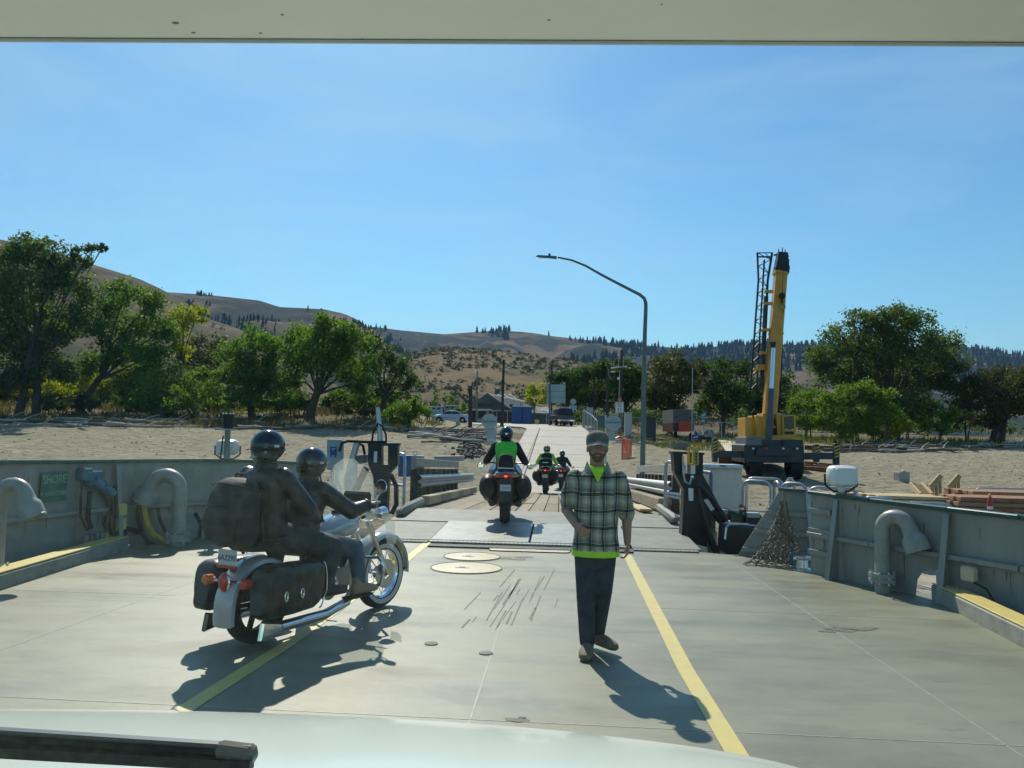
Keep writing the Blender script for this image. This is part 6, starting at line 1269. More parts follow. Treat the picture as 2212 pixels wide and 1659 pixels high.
MB().box(W(1172, 556.5, LD), (0.4, 0.2, 0.03), HEAD).build('lens', mat('lamp_lens', (0.5, 0.55, 0.55), 0.2), lh, world=True); MB().cyl(W(1187, 553, LD), W(1187, 548, LD), 0.06, n=10).build('photocell', blacks, lh, world=True)
text_part('pole_number', '2', 0.26, basis(W(1386, 948, LD - 0.15), _r, (0, 0, 1)), blk, t, True, 0.003)
# --- building group
bd = 130.0
def at(x, y, d=bd): return W(x, y, d)
bl_ = thing('gabled_building', 'dark grey building with long sloping roof and roof lights', 'building', on_ground(1080, bd, 912))
siding = mat('grey_siding', (0.10, 0.115, 0.12), 0.8, 0, 0.15, 2); roofm = mat('brown_grey_shingle', (0.16, 0.155, 0.135), 0.9, 0, 0.2, 2, bump=0.4, bscale=6)
flat([(1018, 884), (1028, 866), (1052, 850), (1110, 888), (1110, 918), (1018, 918)], bd, 14, siding, 'wall', bl_)
e0, e1, rdg = at(1112, 888, bd - 0.6), at(1016, 876, bd - 0.6), at(1052, 848, bd - 0.6)
q0, q1 = at(1180, 879, bd + 14), at(1098, 858, bd + 14)
MB().prism([rdg, e0, V(q0.x + 4, q0.y, e0.z - 0.1), V(q0.x - 7, q0.y, rdg.z)], (0, 0, -0.3)).build('roof', roofm, bl_, world=True)
MB().prism([at(1104, 878, bd - 2), at(1186, 884, bd + 6), at(1188, 921, bd + 6), at(1104, 921, bd - 2)], (0, 8, 0)).build('wing_wall', siding, bl_, world=True)
MB().prism([at(1050, 850.5, bd - .3), at(1112, 890, bd - .3), at(1195, 893, bd - 3), at(1182, 878, bd + 9), at(1112, 860, bd + 10)], (0, 0, -0.25)).build('roof', roofm, bl_, world=True)
for x in (1074, 1087, 1099):
    MB().prism([at(x, 852.5, bd - 1.5), at(x + 3.5, 852.7, bd - 1.5), at(x + 16, 860.8, bd - 1.6), at(x + 13, 861, bd - 1.6)], (0, 0.5, 0.08)).build('roof_light', whitep, bl_, world=True)
MB().prism([at(1170, 884.5, bd - 3.2), at(1173, 884.5, bd - 3.2), at(1180, 889, bd - 3.2), at(1177, 890, bd - 3.2)], (0, 0.5, 0.08)).build('roof_light', whitep, bl_, world=True)
flat(rect(1030, 871, 1068, 879), bd - 0.15, 0.1, mat('dark_opening', (0.015, 0.017, 0.02), 0.3), 'window', bl_)
flat(rect(1101, 873, 1108, 879), bd - 3, 0.1, blacks, 'satellite_dish', bl_); flat(rect(1108.5, 879.5, 1119, 885), bd - 3.5, 0.6, signback, 'roof_unit', bl_)
flat(rect(1069, 840, 1079, 851), bd + 8, 2.0, siding, 'cupola', bl_)
sh_ = thing('shed', 'dark board shed with pale eave beside the blue toilets', 'shed', on_ground(1055, 112, 912))
brd = mat('dark_boards', (0.06, 0.048, 0.04), 0.85, 0, 0.3, 3)
flat(rect(1010, 887, 1028, 916), 112, 4, brd, 'wall', sh_); flat(rect(1034, 887, 1106, 916), 113, 3, brd, 'wall', sh_)
x = 1066
while x < 1105: flat(rect(x, 888, x + 2.4, 916), 112.9, 0.06, brd, 'board', sh_); x += 2.8
flat([(1006, 883), (1062, 883.5), (1064, 885.8), (1006, 886.5)], 111, 6, mat('eave_white', (0.5, 0.52, 0.5), 0.6), 'eave', sh_); flat(rect(1060, 884.5, 1107, 887), 112.4, 4, roofm, 'eave', sh_)
flat(rect(1027.5, 886.5, 1030, 915), 111.6, 0.2, signback, 'corner_post', sh_); flat(rect(1030.5, 904, 1040, 913), 111.8, 0.6, signback, 'low_box', sh_)
for x in (1052, 1063): flat(rect(x, 888.5, x + 4, 891), 112.6, 0.1, whitep, 'notice', sh_)
tlb = mat('toilet_blue', (0.012, 0.075, 0.24), 0.4, 0, 0.1, 3)
def toilet(x0, lab):
    D_ = 98.0; g = on_ground(x0 + 10, D_, 915); t = thing('portable_toilet', lab, 'toilet', g, HEAD)
    MB().box((0, 0.6, 1.05), (1.16, 1.16, 2.1)).build('cabin', tlb, t, bevel=0.05)
    for x in (-0.36, 0, 0.36): MB().box((x, 0.0, 1.05), (0.03, 0.05, 1.9)).build('rib', tlb, t)
    MB().ring([[V(-0.6, 0, 2.1), V(0.6, 0, 2.1), V(0.6, 1.2, 2.1), V(-0.6, 1.2, 2.1)], [V(-0.5, 0.1, 2.27), V(0.5, 0.1, 2.27), V(0.5, 1.1, 2.27), V(-0.5, 1.1, 2.27)]]).build('roof', mat('toilet_roof', (0.55, 0.6, 0.62), 0.5), t)
    MB().box((0, -0.01, 1.0), (0.7, 0.03, 1.75)).build('door', tlb, t, bevel=0.02); MB().cyl((0.45, 1.0, 2.1), (0.45, 1.0, 2.6), 0.05, n=8).build('vent_stack', blacks, t)
toilet(1106, 'blue portable toilet next to the board shed'); toilet(1128, 'blue portable toilet next to the yellow box')
t = thing('grit_box', 'small yellow bin on the roadside beside the blue toilets', 'bin', G(1160, 915, 96)); g = V(*t.matrix_world.translation); MB().hull([g + V(x * s, y * s, z) for z, s in ((0, 0.85), (0.55, 1)) for x, y in ((-.25, -.2), (.25, -.2), (.25, .2), (-.25, .2))]).build('bin_body', yellowp, t, world=True, bevel=0.03); MB().box(g + V(0, 0, 0.6), (0.54, 0.44, 0.07)).build('lid', yellowp, t, world=True, bevel=0.02)
for x0, x1, y0, y1, lab in ((930, 957, 877, 889, 'pale blue site trailer behind the silver car bonnet'), (959, 992, 875, 888, 'low grey site trailer behind the silver car roof')):
    D_ = 125; t = thing('site_trailer', lab, 'trailer', on_ground(x0, D_)); g = on_ground(x0, D_)
    flat(rect(x0, y0 + 1.5, x1, 912), D_, 2.6, mat('trailer_' + str(x0), (0.33, 0.42, 0.46) if x0 < 940 else (0.27, 0.27, 0.24), 0.6), 'trailer_wall', t); flat([(x0 - 1, y0), (x1 + 1, y0 + 1), (x1 + 1, y0 + 2), (x0 - 1, y0 + 1.4)], D_ - .2, 3.0, whitep, 'trailer_roof', t)
    for k in range(2): flat(rect(x0 + 4 + 11 * k, y0 + 3.5, x0 + 10 + 11 * k, y0 + 7), D_ - .05, 0.04, MATS['dark_opening'], 'window', t)
# --- car
def car_body(sec, n=20): pass
def sedan(lab, p, rz, paint):
    t = thing('parked_car', lab, 'car', p, rz)     # local: x forward (length), y left, z up
    prof = [(-2.25, 0.55), (-2.28, 0.80), (-2.15, 0.93), (-1.6, 0.98), (-1.2, 1.02), (-0.75, 1.36), (-0.3, 1.42), (0.25, 1.41), (0.65, 1.28), (1.15, 0.98), (1.7, 0.90), (2.1, 0.78), (2.25, 0.62), (2.22, 0.38), (1.85, 0.27), (-1.9, 0.27), (-2.2, 0.36)]
    rings = []
    for y, s_, tz in ((-0.86, 0.97, 0.90), (-0.80, 0.995, 0.97), (-0.5, 1, 1.0), (0.5, 1, 1.0), (0.80, 0.995, 0.97), (0.86, 0.97, 0.90)):
        rings.append([V(x * s_, y * (0.82 if z > 1.05 else 1.0), 0.27 + (z - 0.27) * tz) for x, z in prof])
    MB().ring(rings).build('body', paint, t, smooth=True, bevel=0.0)
    gl = mat('car_glass', (0.012, 0.016, 0.02), 0.08, 0, 0.1, 3)
    for s_ in (-1, 1):
        for pts in ([(-1.05, 1.03), (-0.70, 1.32), (-0.18, 1.36), (-0.12, 1.03)], [(-0.06, 1.03), (-0.12, 1.36), (0.28, 1.34), (0.62, 1.22), (0.98, 1.02)]):
            MB().prism([V(x, s_ * (0.845 - 0.13 * max(0, (z - 1.03)) / 0.33), z) for x, z in pts], (0, 0.012 * s_, 0)).build('side_window', gl, t)
        MB().box((1.0, s_ * 0.92, 1.02), (0.1, 0.12, 0.09)).build('mirror', paint, t, bevel=0.02); MB().box((2.16, s_ * 0.6, 0.66), (0.16, 0.34, 0.12)).build('headlight', mat('head_lens', (0.5, 0.52, 0.52), 0.1), t, bevel=0.03); MB().box((-2.22, s_ * 0.62, 0.78), (0.1, 0.3, 0.14)).build('tail_light', redl, t, bevel=0.02)
        for x in (-0.1, 0.1): pass
        MB().box((0, s_ * 0.868, 0.62), (2.6, 0.012, 0.05)).build('side_trim', mat('car_trim', (0.2, 0.21, 0.22), 0.5), t)
        for xd in (-0.12,): MB().box((-0.35, s_ * 0.872, 0.86), (0.14, 0.02, 0.03)).build('door_handle', MATS['car_trim'], t)
    MB().prism([V(0.66, -0.62, 1.30), V(0.66, 0.62, 1.30), V(1.14, 0.74, 1.0), V(1.14, -0.74, 1.0)], (0.02, 0, 0.02)).build('windscreen', gl, t)
    MB().prism([V(-0.76, -0.6, 1.37), V(-0.76, 0.6, 1.37), V(-1.2, 0.72, 1.04), V(-1.2, -0.72, 1.04)], (-0.02, 0, 0.02)).build('rear_window', gl, t)
    for x in (-1.35, 1.38):
        for s_ in (-1, 1): wheel(t, (x, s_ * 0.805, 0.315), 0.315, 0.2, (0, s_, 0)); MB().lathe([(0.37, 0), (0.37, 0.012), (0.3, 0.013)], (x, s_ * 0.862, 0.33), (0, s_, 0), 22).build('wheel_arch', blacks, t)
    MB().box((2.24, 0, 0.42), (0.12, 1.4, 0.16)).build('bumper', paint, t, bevel=0.04)
    return t
sedan('silver sedan parked facing the trees beside the pole stub', on_ground(976, 97, 911), rad(180) + HEAD - rad(4), mat('car_silver', (0.50, 0.53, 0.55), 0.25, 0.4, 0.05, 3, coat=0.6))
# --- pickup with canopy seen from behind
def pickup(lab, p, rz):
    t = thing('pickup_truck', lab, 'pickup truck', p, rz); pm = mat('dark_maroon_paint', (0.055, 0.022, 0.022), 0.3, 0.1, 0.15, 3, coat=0.5); gl = MATS['car_glass']     # local y forward, origin at rear bumper ground
    MB().hull([V(-0.95, 0, 0.62), V(0.95, 0, 0.62), V(0.95, 2.2, 0.62), V(-0.95, 2.2, 0.62), V(-0.93, 0.02, 1.18), V(0.93, 0.02, 1.18), V(0.93, 2.2, 1.18), V(-0.93, 2.2, 1.18)]).build('cargo_bed', pm, t, bevel=0.06)
    MB().hull([V(-0.90, 0.04, 1.18), V(0.90, 0.04, 1.18), V(0.90, 2.15, 1.18), V(-0.90, 2.15, 1.18), V(-0.72, 0.25, 1.86), V(0.72, 0.25, 1.86), V(0.74, 2.15, 1.9), V(-0.74, 2.15, 1.9)]).build('canopy', pm, t, bevel=0.05)
    MB().hull([V(-0.78, 0.02, 1.24), V(0.78, 0.02, 1.24), V(0.78, 0.06, 1.24), V(-0.78, 0.06, 1.24), V(-0.63, 0.20, 1.78), V(0.63, 0.20, 1.78), V(0.63, 0.24, 1.78), V(-0.63, 0.24, 1.78)]).build('rear_window', gl, t)
    MB().hull([V(-0.95, 2.24, 0.62), V(0.95, 2.24, 0.62), V(0.95, 5.3, 0.62), V(-0.95, 5.3, 0.62), V(-0.93, 2.24, 1.18), V(0.93, 2.24, 1.18), V(0.9, 5.25, 1.15), V(-0.9, 5.25, 1.15)]).build('cab_body', pm, t, bevel=0.06)
    MB().hull([V(-0.88, 2.3, 1.18), V(0.88, 2.3, 1.18), V(0.86, 4.2, 1.18), V(-0.86, 4.2, 1.18), V(-0.70, 2.45, 1.84), V(0.70, 2.45, 1.84), V(0.68, 3.5, 1.84), V(-0.68, 3.5, 1.84)]).build('cab_roof', pm, t, bevel=0.06)
    for s_ in (-1, 1):
        MB().hull([V(s_ * 0.91, 0.3, 1.25), V(s_ * 0.91, 2.0, 1.25), V(s_ * 0.90, 2.0, 1.25), V(s_ * 0.90, 0.3, 1.25), V(s_ * 0.80, 0.45, 1.72), V(s_ * 0.80, 2.0, 1.72), V(s_ * 0.79, 2.0, 1.72), V(s_ * 0.79, 0.45, 1.72)]).build('side_window', gl, t)
        MB().box((s_ * 0.88, -0.01, 1.02), (0.1, 0.04, 0.3)).build('tail_light', redl, t); MB().box((s_ * 1.08, 3.5, 1.25), (0.2, 0.1, 0.2)).build('mirror', blacks, t, bevel=0.02)
        for y in (0.95, 4.35): wheel(t, (s_ * 0.82, y, 0.39), 0.39, 0.26, (s_, 0, 0))
        MB().box((s_ * 0.62, 1.2, 1.97), (0.04, 1.6, 0.04)).build('roof_bar', galv, t); MB().box((s_ * 0.55, -0.12, 0.38), (0.04, 0.04, 0.2)).build('tow_bracket', blacks, t)
    for y in (0.5, 1.9): MB().box((0, y, 2.02), (1.7, 0.05, 0.04)).build('roof_rack', galv, t)
    MB().box((0, -0.1, 0.58), (1.9, 0.16, 0.2)).build('rear_bumper', chrome, t, bevel=0.03); MB().box((0, -0.02, 1.0), (1.5, 0.02, 0.3)).build('tailgate_panel', pm, t, bevel=0.01); MB().box((0, -0.19, 0.6), (0.3, 0.01, 0.12)).build('number_plate', platem, t)
    MB().box((0, 2.6, 0.5), (0.9, 4.8, 0.2)).build('chassis', blacks, t)
pg = on_ground(1222, 88, 925); pickup('dark maroon pickup with canopy driving up off the concrete road', V(pg.x, pg.y, road_z(pg.y) + 0.05), HEAD + rad(9))
# --- chain link fences
linkm = mat('fence_wire', (0.20, 0.22, 0.22), 0.5, 0.5)
def chainlink(lab, feet, h, posts, sp=0.35):
    t = thing('chain_link_fence', lab, 'fence', feet[0])
    T = [f + V(0, 0, h) for f in feet]; MB().tube(T, 0.025, 6).build('top_rail', galv, t, world=True)
    L = [0]
    for i in range(len(feet) - 1): L.append(L[-1] + (feet[i + 1] - feet[i]).length)
    def P_(s, z):
        s = max(0, min(L[-1], s)); i = max(0, min(len(L) - 2, int(np.searchsorted(L, s) - 1))); f = (s - L[i]) / max(1e-6, L[i + 1] - L[i]); return feet[i].lerp(feet[i + 1], f) + V(0, 0, z)
    for k in range(posts): MB().cyl(P_(L[-1] * k / (posts - 1), -0.1), P_(L[-1] * k / (posts - 1), h + 0.05), 0.035, n=8).build('post', galv, t, world=True)
    b = MB(); s = -h
    while s < L[-1]:
        for a, c in ((s, s + h), (s + h, s)):
            z0, z1 = 0.0, h; s0, s1 = a, c
            def clip(sv): return max(0, min(L[-1], sv))
            f0 = (clip(s0) - s0) / (s1 - s0); f1 = (clip(s1) - s0) / (s1 - s0)
            if f1 > f0 + 0.02:
                m = 5; pts = [P_(s0 + (s1 - s0) * (f0 + (f1 - f0) * q / m), h * (f0 + (f1 - f0) * q / m)) for q in range(m + 1)]
                b.tube(pts, 0.006, 3, cap=False)
        s += sp
    b.build('wire_mesh', linkm, t, world=True); return t
chainlink('chain link fence bending down beside the concrete road', [on_ground(1258, 84), on_ground(1264, 78), on_ground(1279, 70), on_ground(1290, 62)], 1.75, 6)
chainlink('chain link fence in front of the grey boxes and notice board', [on_ground(1260, 86), on_ground(1320, 84), on_ground(1372, 84), on_ground(1440, 82)], 1.9, 8)
chainlink('chain link fence between the red backed truck and the crane', [on_ground(1500, 80), on_ground(1560, 82), on_ground(1612, 84)], 1.75, 5)
chainlink('chain link fence by the toilets under the gabled building', [on_ground(1030, 108), on_ground(1106, 100), on_ground(1180, 100)], 1.6, 6, 0.5)
# --- cabinets and clutter by the road
def simplebox(name, lab, cat, x0, y0, x1, y1, d, th, m, top=None, feet=True):
    g = on_ground((x0 + x1) / 2, d, y1); t = thing(name, lab, cat, g); b0, b1 = W(x0, y1, d), W(x1, y1, d)
    zt = W(x0, y0, d).z
    pts = [V(b0.x, b0.y, g.z - .05), V(b1.x, b1.y, g.z - .05)]; e = _h * th
    MB().hull([pts[0], pts[1], pts[1] + e, pts[0] + e] + [V(p.x, p.y, zt) for p in (pts[0], pts[1], pts[1] + e, pts[0] + e)]).build('case', m, t, world=True, bevel=0.03)
    MB().hull([V(p.x, p.y, zt + dz) + (p - (pts[0] + pts[1] + e) / 2) * 0.05 for dz in (0.005, 0.06) for p in (pts[0], pts[1], pts[1] + e, pts[0] + e)]).build('lid', top or m, t, world=True)
    MB().prism([pts[0].lerp(pts[1], 0.12) + V(0, 0, .12), pts[0].lerp(pts[1], 0.88) + V(0, 0, .12), V(*(pts[0].lerp(pts[1], 0.88)).xy, zt - 0.1), V(*(pts[0].lerp(pts[1], 0.12)).xy, zt - 0.1)], -_h * 0.02).build('door_panel', m, t, world=True); return t
simplebox('utility_cabinet', 'pale grey utility cabinet with small vents right of speed sign', 'cabinet', 1350, 892, 1364.5, 932, 64, 0.5, cabm)
simplebox('utility_cabinet', 'low dark grey box behind the chain link fence', 'cabinet', 1288, 899, 1308, 922, 80, 0.8, mat('box_dark_grey', (0.13, 0.15, 0.15), 0.6))
simplebox('dumpster', 'dark dumpster beside the street lamp post', 'dumpster', 1396, 903, 1417, 931, 74, 1.4, mat('dumpster_dark', (0.03, 0.04, 0.045), 0.6))
for x, y, d_ in ((1379, 923, 72), (1442, 917, 84)):
    g = on_ground(x, d_); t = thing('traffic_tube', 'slim orange traffic tube marker ' + ('beside the utility cabinet' if x < 1400 else 'left of the red backed truck'), 'traffic marker', g); MB().lathe([(0.2, 0), (0.2, 0.06), (0.09, 0.09), (0.07, 0.95), (0.04, 1.0)], n=12).build('tube', orangep, t, smooth=True); MB().lathe([(0.082, 0.6), (0.08, 0.75)], n=12, cap=False).build('reflective_band', whitep, t)
# orange barrier mesh
g = on_ground(1353, 50); t = thing('safety_mesh', 'sagging orange plastic safety mesh on stakes near the sand', 'barrier mesh', g)
ob_ = MB(); D_ = dep(g); N1, N2 = 14, 10
P_ = {}
for i in range(N1):
    for j in range(N2):
        u, v = i / (N1 - 1), j / (N2 - 1); q = W(1344 + 20 * u, 950 + 43 * v, D_ + 0.25 * math.sin(u * 9)); P_[i, j] = q + V(0, 0, 0.05 * math.sin(u * 7 + v * 3))
for i in range(N1 - 1):
    for j in range(N2 - 1):
        if random.random() < 0.93: ob_.add([P_[i, j], P_[i + 1, j].lerp(P_[i, j], 0.22), P_[i + 1, j + 1].lerp(P_[i, j + 1], 0.22).lerp(P_[i + 1, j], 0.15), P_[i, j + 1].lerp(P_[i, j], 0.15)], [(0, 1, 2, 3)])
mm = ob_.build('mesh_net', orangep, t, world=True); mm.modifiers.new('thick', 'SOLIDIFY').thickness = 0.01
for x in (1344, 1355, 1364): MB().cyl(on_ground(x, D_) - V(0, 0, .1), W(x, 946, D_), 0.03, n=6).build('stake', woodg, t, world=True)
g = G(1330, 952, 55); t = thing('safety_mesh', 'flattened orange mesh roll lying by the driftwood behind the capped man', 'barrier mesh', g)
MB().tube([on_ground(1330 + 9 * k, dep(g)) + V(0, 0, 0.12 + 0.05 * math.sin(k * 2)) for k in range(4)], [0.10, 0.16, 0.14, 0.08], 8).build('mesh_roll', orangep, t, world=True, smooth=True)
# concrete blocks
def cblock(px, py, wpx, hpx, lab, depth=0.6, m=concm):
    g = G(px, py); d_ = dep(g); w = wpx * PX(d_); h = hpx * PX(d_); t = thing('concrete_block', lab, 'concrete block', g, HEAD + rad(8))
    MB().box((0, depth / 2, h / 2 - 0.03), (w, depth, h)).build('block', m, t, bevel=0.04); MB().box((0, depth / 2, h - 0.01), (w * 0.3, depth * 0.9, 0.06)).build('key_rib', m, t, bevel=0.02); MB().torus((w * 0.2, depth / 2, h + 0.02), 0.07, 0.014, (0, 1, 0), 12, 6).build('lifting_loop', steel, t); return g
cblock(1469, 971, 40, 15, 'long low grey concrete block on sand beyond the yellow pendant', 0.5, mat('dark_concrete', (0.2, 0.2, 0.18), 0.9, 0, 0.2, 4, bump=0.3))
cblock(1955, 1041, 24, 22, 'square grey concrete block alone on the bare sand')
# box truck with red back
g = on_ground(1476, 77, 936); D_ = dep(g); t = thing('box_truck', 'grey box truck with red panel on its rear', 'truck', g)
tk_g = mat('truck_box_grey', (0.10, 0.10, 0.095), 0.6, 0, 0.12, 2)
flat(rect(1454, 884, 1498.5, 914), D_, 5.5, tk_g, 'cargo_box', t); flat(rect(1454, 914.3, 1498.5, 932), D_ + 0.05, 5.4, mat('truck_maroon', (0.06, 0.014, 0.014), 0.5), 'lower_body', t)
flat(rect(1466, 911, 1492, 931.5), D_ - 0.12, 0.1, mat('truck_red', (0.50, 0.045, 0.02), 0.5), 'red_panel', t)
for x in (1469, 1476, 1484): flat(rect(x, 887, x + 1, 904), D_ - 0.05, 0.05, mat('truck_rib', (0.11, 0.11, 0.1), 0.6), 'door_bar', t)
for y in (890, 899, 907): flat(rect(1456, y, 1497, y + 0.7), D_ - 0.04, 0.04, MATS['truck_rib'], 'door_rib', t)
for x in (1460, 1490): flat(rect(x, 899.5, x + 3, 904), D_ - 0.06, 0.05, blacks, 'hinge', t)
flat(rect(1466, 933, 1472, 936.5), D_ - 0.1, 0.03, whitep, 'number_plate', t)
for x in (1459, 1493): 
    q = on_ground(x, D_ + 0.8); wheel(t, ROOTM[t.name].inverted() @ (q + V(0, 0, 0.42)), 0.42, 0.3, (1, 0, 0))
g = on_ground(1520, 86); t = thing('banner_sign', 'blue vertical banner sign on a post behind the chain link fence', 'sign', g); pole(t, 1521, 889, 86, 0.05, galv, 1521, 'post')
flat([(1514, 894), (1526, 889), (1526, 906), (1514, 907)], 85.9, 0.05, mat('banner_blue', (0.03, 0.2, 0.36), 0.5), 'banner', t); flat([(1516, 896), (1524, 893), (1524, 898), (1516, 900)], 85.85, 0.03, mat('banner_light', (0.4, 0.55, 0.35), 0.6), 'banner_emblem', t); flat(rect(1516, 901.5, 1524, 902.5), 85.85, 0.03, whitep, 'banner_line', t)
for x0, x1, lab in ((1504, 1519, 'turquoise tarpaulin tent left of the banner post'), (1524, 1546, 'turquoise tarpaulin tent right of the banner post')):
    t = thing('tarp_tent', lab, 'tent', on_ground((x0 + x1) / 2, 90)); q0, q1 = on_ground(x0, 90), on_ground(x1, 90); r0 = q0.lerp(q1, 0.2) + V(0, 1, 0.7); r1 = q0.lerp(q1, 0.8) + V(0, 1, 0.75)
    tq = mat('turquoise_tarp', (0.04, 0.13, 0.16), 0.6, 0, 0.2, 3); MB().add([q0, q1, r1, r0], [(0, 1, 2, 3)]).build('front_slope', tq, t, world=True).modifiers.new('thick', 'SOLIDIFY').thickness = 0.03
    MB().add([q0 + V(0, 2, 0), q1 + V(0, 2, 0), r1, r0], [(0, 1, 2, 3)]).build('rear_slope', tq, t, world=True).modifiers.new('thick', 'SOLIDIFY').thickness = 0.03
g = on_ground(1502, 74, 938); t = thing('barrel', 'blue plastic barrel beside the red backed truck', 'barrel', g); MB().lathe([(0.27, 0), (0.3, 0.05), (0.3, 0.3), (0.285, 0.33), (0.3, 0.36), (0.3, 0.62), (0.285, 0.65), (0.3, 0.68), (0.29, 0.88), (0.2, 0.92)], n=18).build('drum', mat('barrel_blue', (0.02, 0.07, 0.3), 0.4), t, smooth=True); MB().lathe([(0.22, 0.925), (0.22, 0.95), (0.05, 0.955)], n=14).build('lid', blackrub, t)
t = thing('quad_bike', 'dark low quad bike parked beside the blue barrel', 'quad bike', on_ground(1518, 72, 941), HEAD)
for x in (-0.45, 0.55):
    for y in (-0.4, 0.4): wheel(t, (x, y, 0.28), 0.28, 0.22, (0, 1, 0))
b = MB(); eloft(b, [(V(-0.8, 0, 0.6), V(0, 0.25, 0), V(0, 0, 0.06)), (V(-0.4, 0, 0.62), V(0, 0.35, 0), V(0, 0, 0.12)), (V(0.1, 0, 0.62), V(0, 0.2, 0), V(0, 0, 0.16)), (V(0.5, 0, 0.66), V(0, 0.36, 0), V(0, 0, 0.12)), (V(0.85, 0, 0.6), V(0, 0.2, 0), V(0, 0, 0.06))]); b.build('bodywork', blacks, t, smooth=True); MB().tube([V(0.25, -0.35, 0.98), V(0.4, 0, 0.9), V(0.25, 0.35, 0.98)], 0.02, 6).build('handlebar', blacks, t); MB().box((-0.15, 0, 0.78), (0.6, 0.28, 0.1)).build('seat', leather, t, bevel=0.04)
# orange loader among the left trees
D_ = 92.0; g = on_ground(796, D_); t = thing('wheel_loader', 'orange construction machine with maker name glimpsed under the trees', 'loader', g); orm = mat('machine_orange', (0.50, 0.17, 0.03), 0.5, 0, 0.15, 2)
flat(rect(778, 879, 822, 894), D_, 2.2, orm, 'engine_cover', t); flat(rect(800, 881, 818, 888), D_ - .05, .05, blacks, 'name_panel', t); text_part('maker_name', 'DEERE', 0.30, basis(W(809, 884.5, D_ - .08), _r, (0, 0, 1)), whitep, t, True)
flat(rect(772, 889, 824, 897), D_ + .2, 1.8, mat('machine_dark', (0.05, 0.045, 0.035), 0.6), 'frame', t)
flat([(781, 866), (796, 866), (798, 879), (779, 879)], D_ + .3, 1.6, MATS['dark_opening'], 'cab', t); flat(rect(779, 864.5, 798, 866.3), D_ + .2, 1.8, orm, 'cab_roof', t)
for x in (780, 814):
    q = on_ground(x, D_ + 0.2); wheel(t, ROOTM[t.name].inverted() @ (q + V(0, 0, 0.62)), 0.62, 0.45, (0, 1, 0))
# ---------------------------------------------------------------- crane
CD = 45.0; u_ = PX(CD)
g = on_ground(1672, CD, 1030); cr = thing('mobile_crane', 'yellow rough terrain crane with raised boom, lattice jib and outriggers', 'crane', g)
cy = mat('crane_yellow', (0.62, 0.30, 0.022), 0.4, 0, 0.12, 2, coat=0.2); cdk = mat('crane_navy', (0.02, 0.026, 0.034), 0.45, 0, 0.25, 2); cblk = mat('crane_black', (0.012, 0.013, 0.014), 0.5, 0, 0.2, 3)
def cflat(pts, d, th, m, name, par=None, bevel=0.02): return flat(pts, d, th, m, name, par or cr, bevel)
cflat([(1608, 962), (1620, 951), (1650, 949), (1700, 951), (1733, 952), (1737, 966), (1737, 1000), (1608, 998)], CD, 2.6, cdk, 'front_frame')
cflat(rect(1612, 944, 1646, 962), CD - 0.1, 2.2, mat('crane_deck_grey', (0.13, 0.15, 0.16), 0.5), 'deck_box'); cflat(rect(1692, 950, 1735, 968), CD - 0.12, 2.0, cdk, 'fender')
cflat([(1634, 970), (1660, 962), (1700, 962), (1712, 968), (1712, 985), (1634, 985)], CD - 0.25, 0.3, cdk, 'bumper_plate')
cflat(rect(1620, 985, 1726, 1000), CD + 2.7, 5.4, cdk, 'chassis')
for x in (1625, 1653, 1690, 1720): cflat(rect(x, 967, x + 5, 971), CD - 0.3, 0.05, whitep if x != 1653 else redl, 'lamp')
for d_ in (CD + 0.9, CD + 5.2):
    for x in (1629, 1715):
        q = W(x, 1000, d_); q.z = ground_z(q.x, q.y) + 0.78 if d_ < CD + 2 else g.z + 0.82
        wheel(cr, ROOTM[cr.name].inverted() @ q, 0.8, 0.72, (1, 0, 0))
# outriggers
stripe = mat('hazard_stripe_yellow', (0.5, 0.36, 0.04), 0.5)
def outrig(x0, x1, y, jx, jtop, jbot, d_):
    cflat(rect(min(x0, x1), y - 7, max(x0, x1), y + 7.5), d_, 0.35, cdk, 'outrigger_beam')
    j = cflat(rect(jx - 5, jtop, jx + 5, jbot), d_ - 0.02, 0.4, cdk, 'jack_tube')
    for k in range(4): yy = jtop + 4 + 7 * k; cflat([(jx - 5, yy + 3), (jx + 5, yy - 1), (jx + 5, yy + 2), (jx - 5, yy + 6)], d_ - 0.05, 0.03, stripe, 'hazard_stripe', j, 0)
    q = W(jx, jbot, d_ + 0.2); gz = ground_z(q.x, q.y); MB().cyl(q, V(q.x, q.y, gz + 0.12), 0.09, n=10).build('jack_rod', steel, j, world=True); MB().lathe([(0.12, 0.25), (0.32, 0.08), (0.34, 0.0)], V(q.x, q.y, gz + 0.02), n=14).build('float_pad', cblk, j, world=True)
outrig(1540, 1609, 981, 1546, 948, 998, CD + 0.3); outrig(1735, 1812, 985, 1809, 958, 1010, CD + 0.3); outrig(1735, 1770, 985.5, 1766, 960, 998, CD + 6.5)
# superstructure
cflat(rect(1610, 902, 1634, 946), CD + 2.2, 1.6, cy, 'counterweight'); cflat([(1634, 897), (1648, 900), (1650, 948), (1636, 948)], CD + 1.8, 1.8, cy, 'side_plate'); cflat([(1648, 893), (1656, 895), (1668, 945), (1650, 948)], CD + 1.6, 1.2, cy, 'pivot_plate')
cflat(rect(1634, 940, 1720, 949), CD + 1.4, 2.6, cy, 'turntable_deck'); cflat(rect(1672, 905, 1686, 940), CD + 1.9, 1.0, cblk, 'hydraulics')
cflat([(1676, 895), (1688, 892), (1690, 940), (1680, 942)], CD + 1.7, 0.7, cy, 'pivot_plate')
MB().tube([W(1628, 903, CD + 2), W(1624, 892, CD + 2), W(1630, 884, CD + 2), W(1640, 893, CD + 2)], 0.05, 6).build('hose_bundle', blackrub, cr, world=True)
cab = cflat([(1690, 897), (1718, 896), (1720, 946), (1691, 946)], CD + 1.5, 1.9, cy, 'operator_cab')
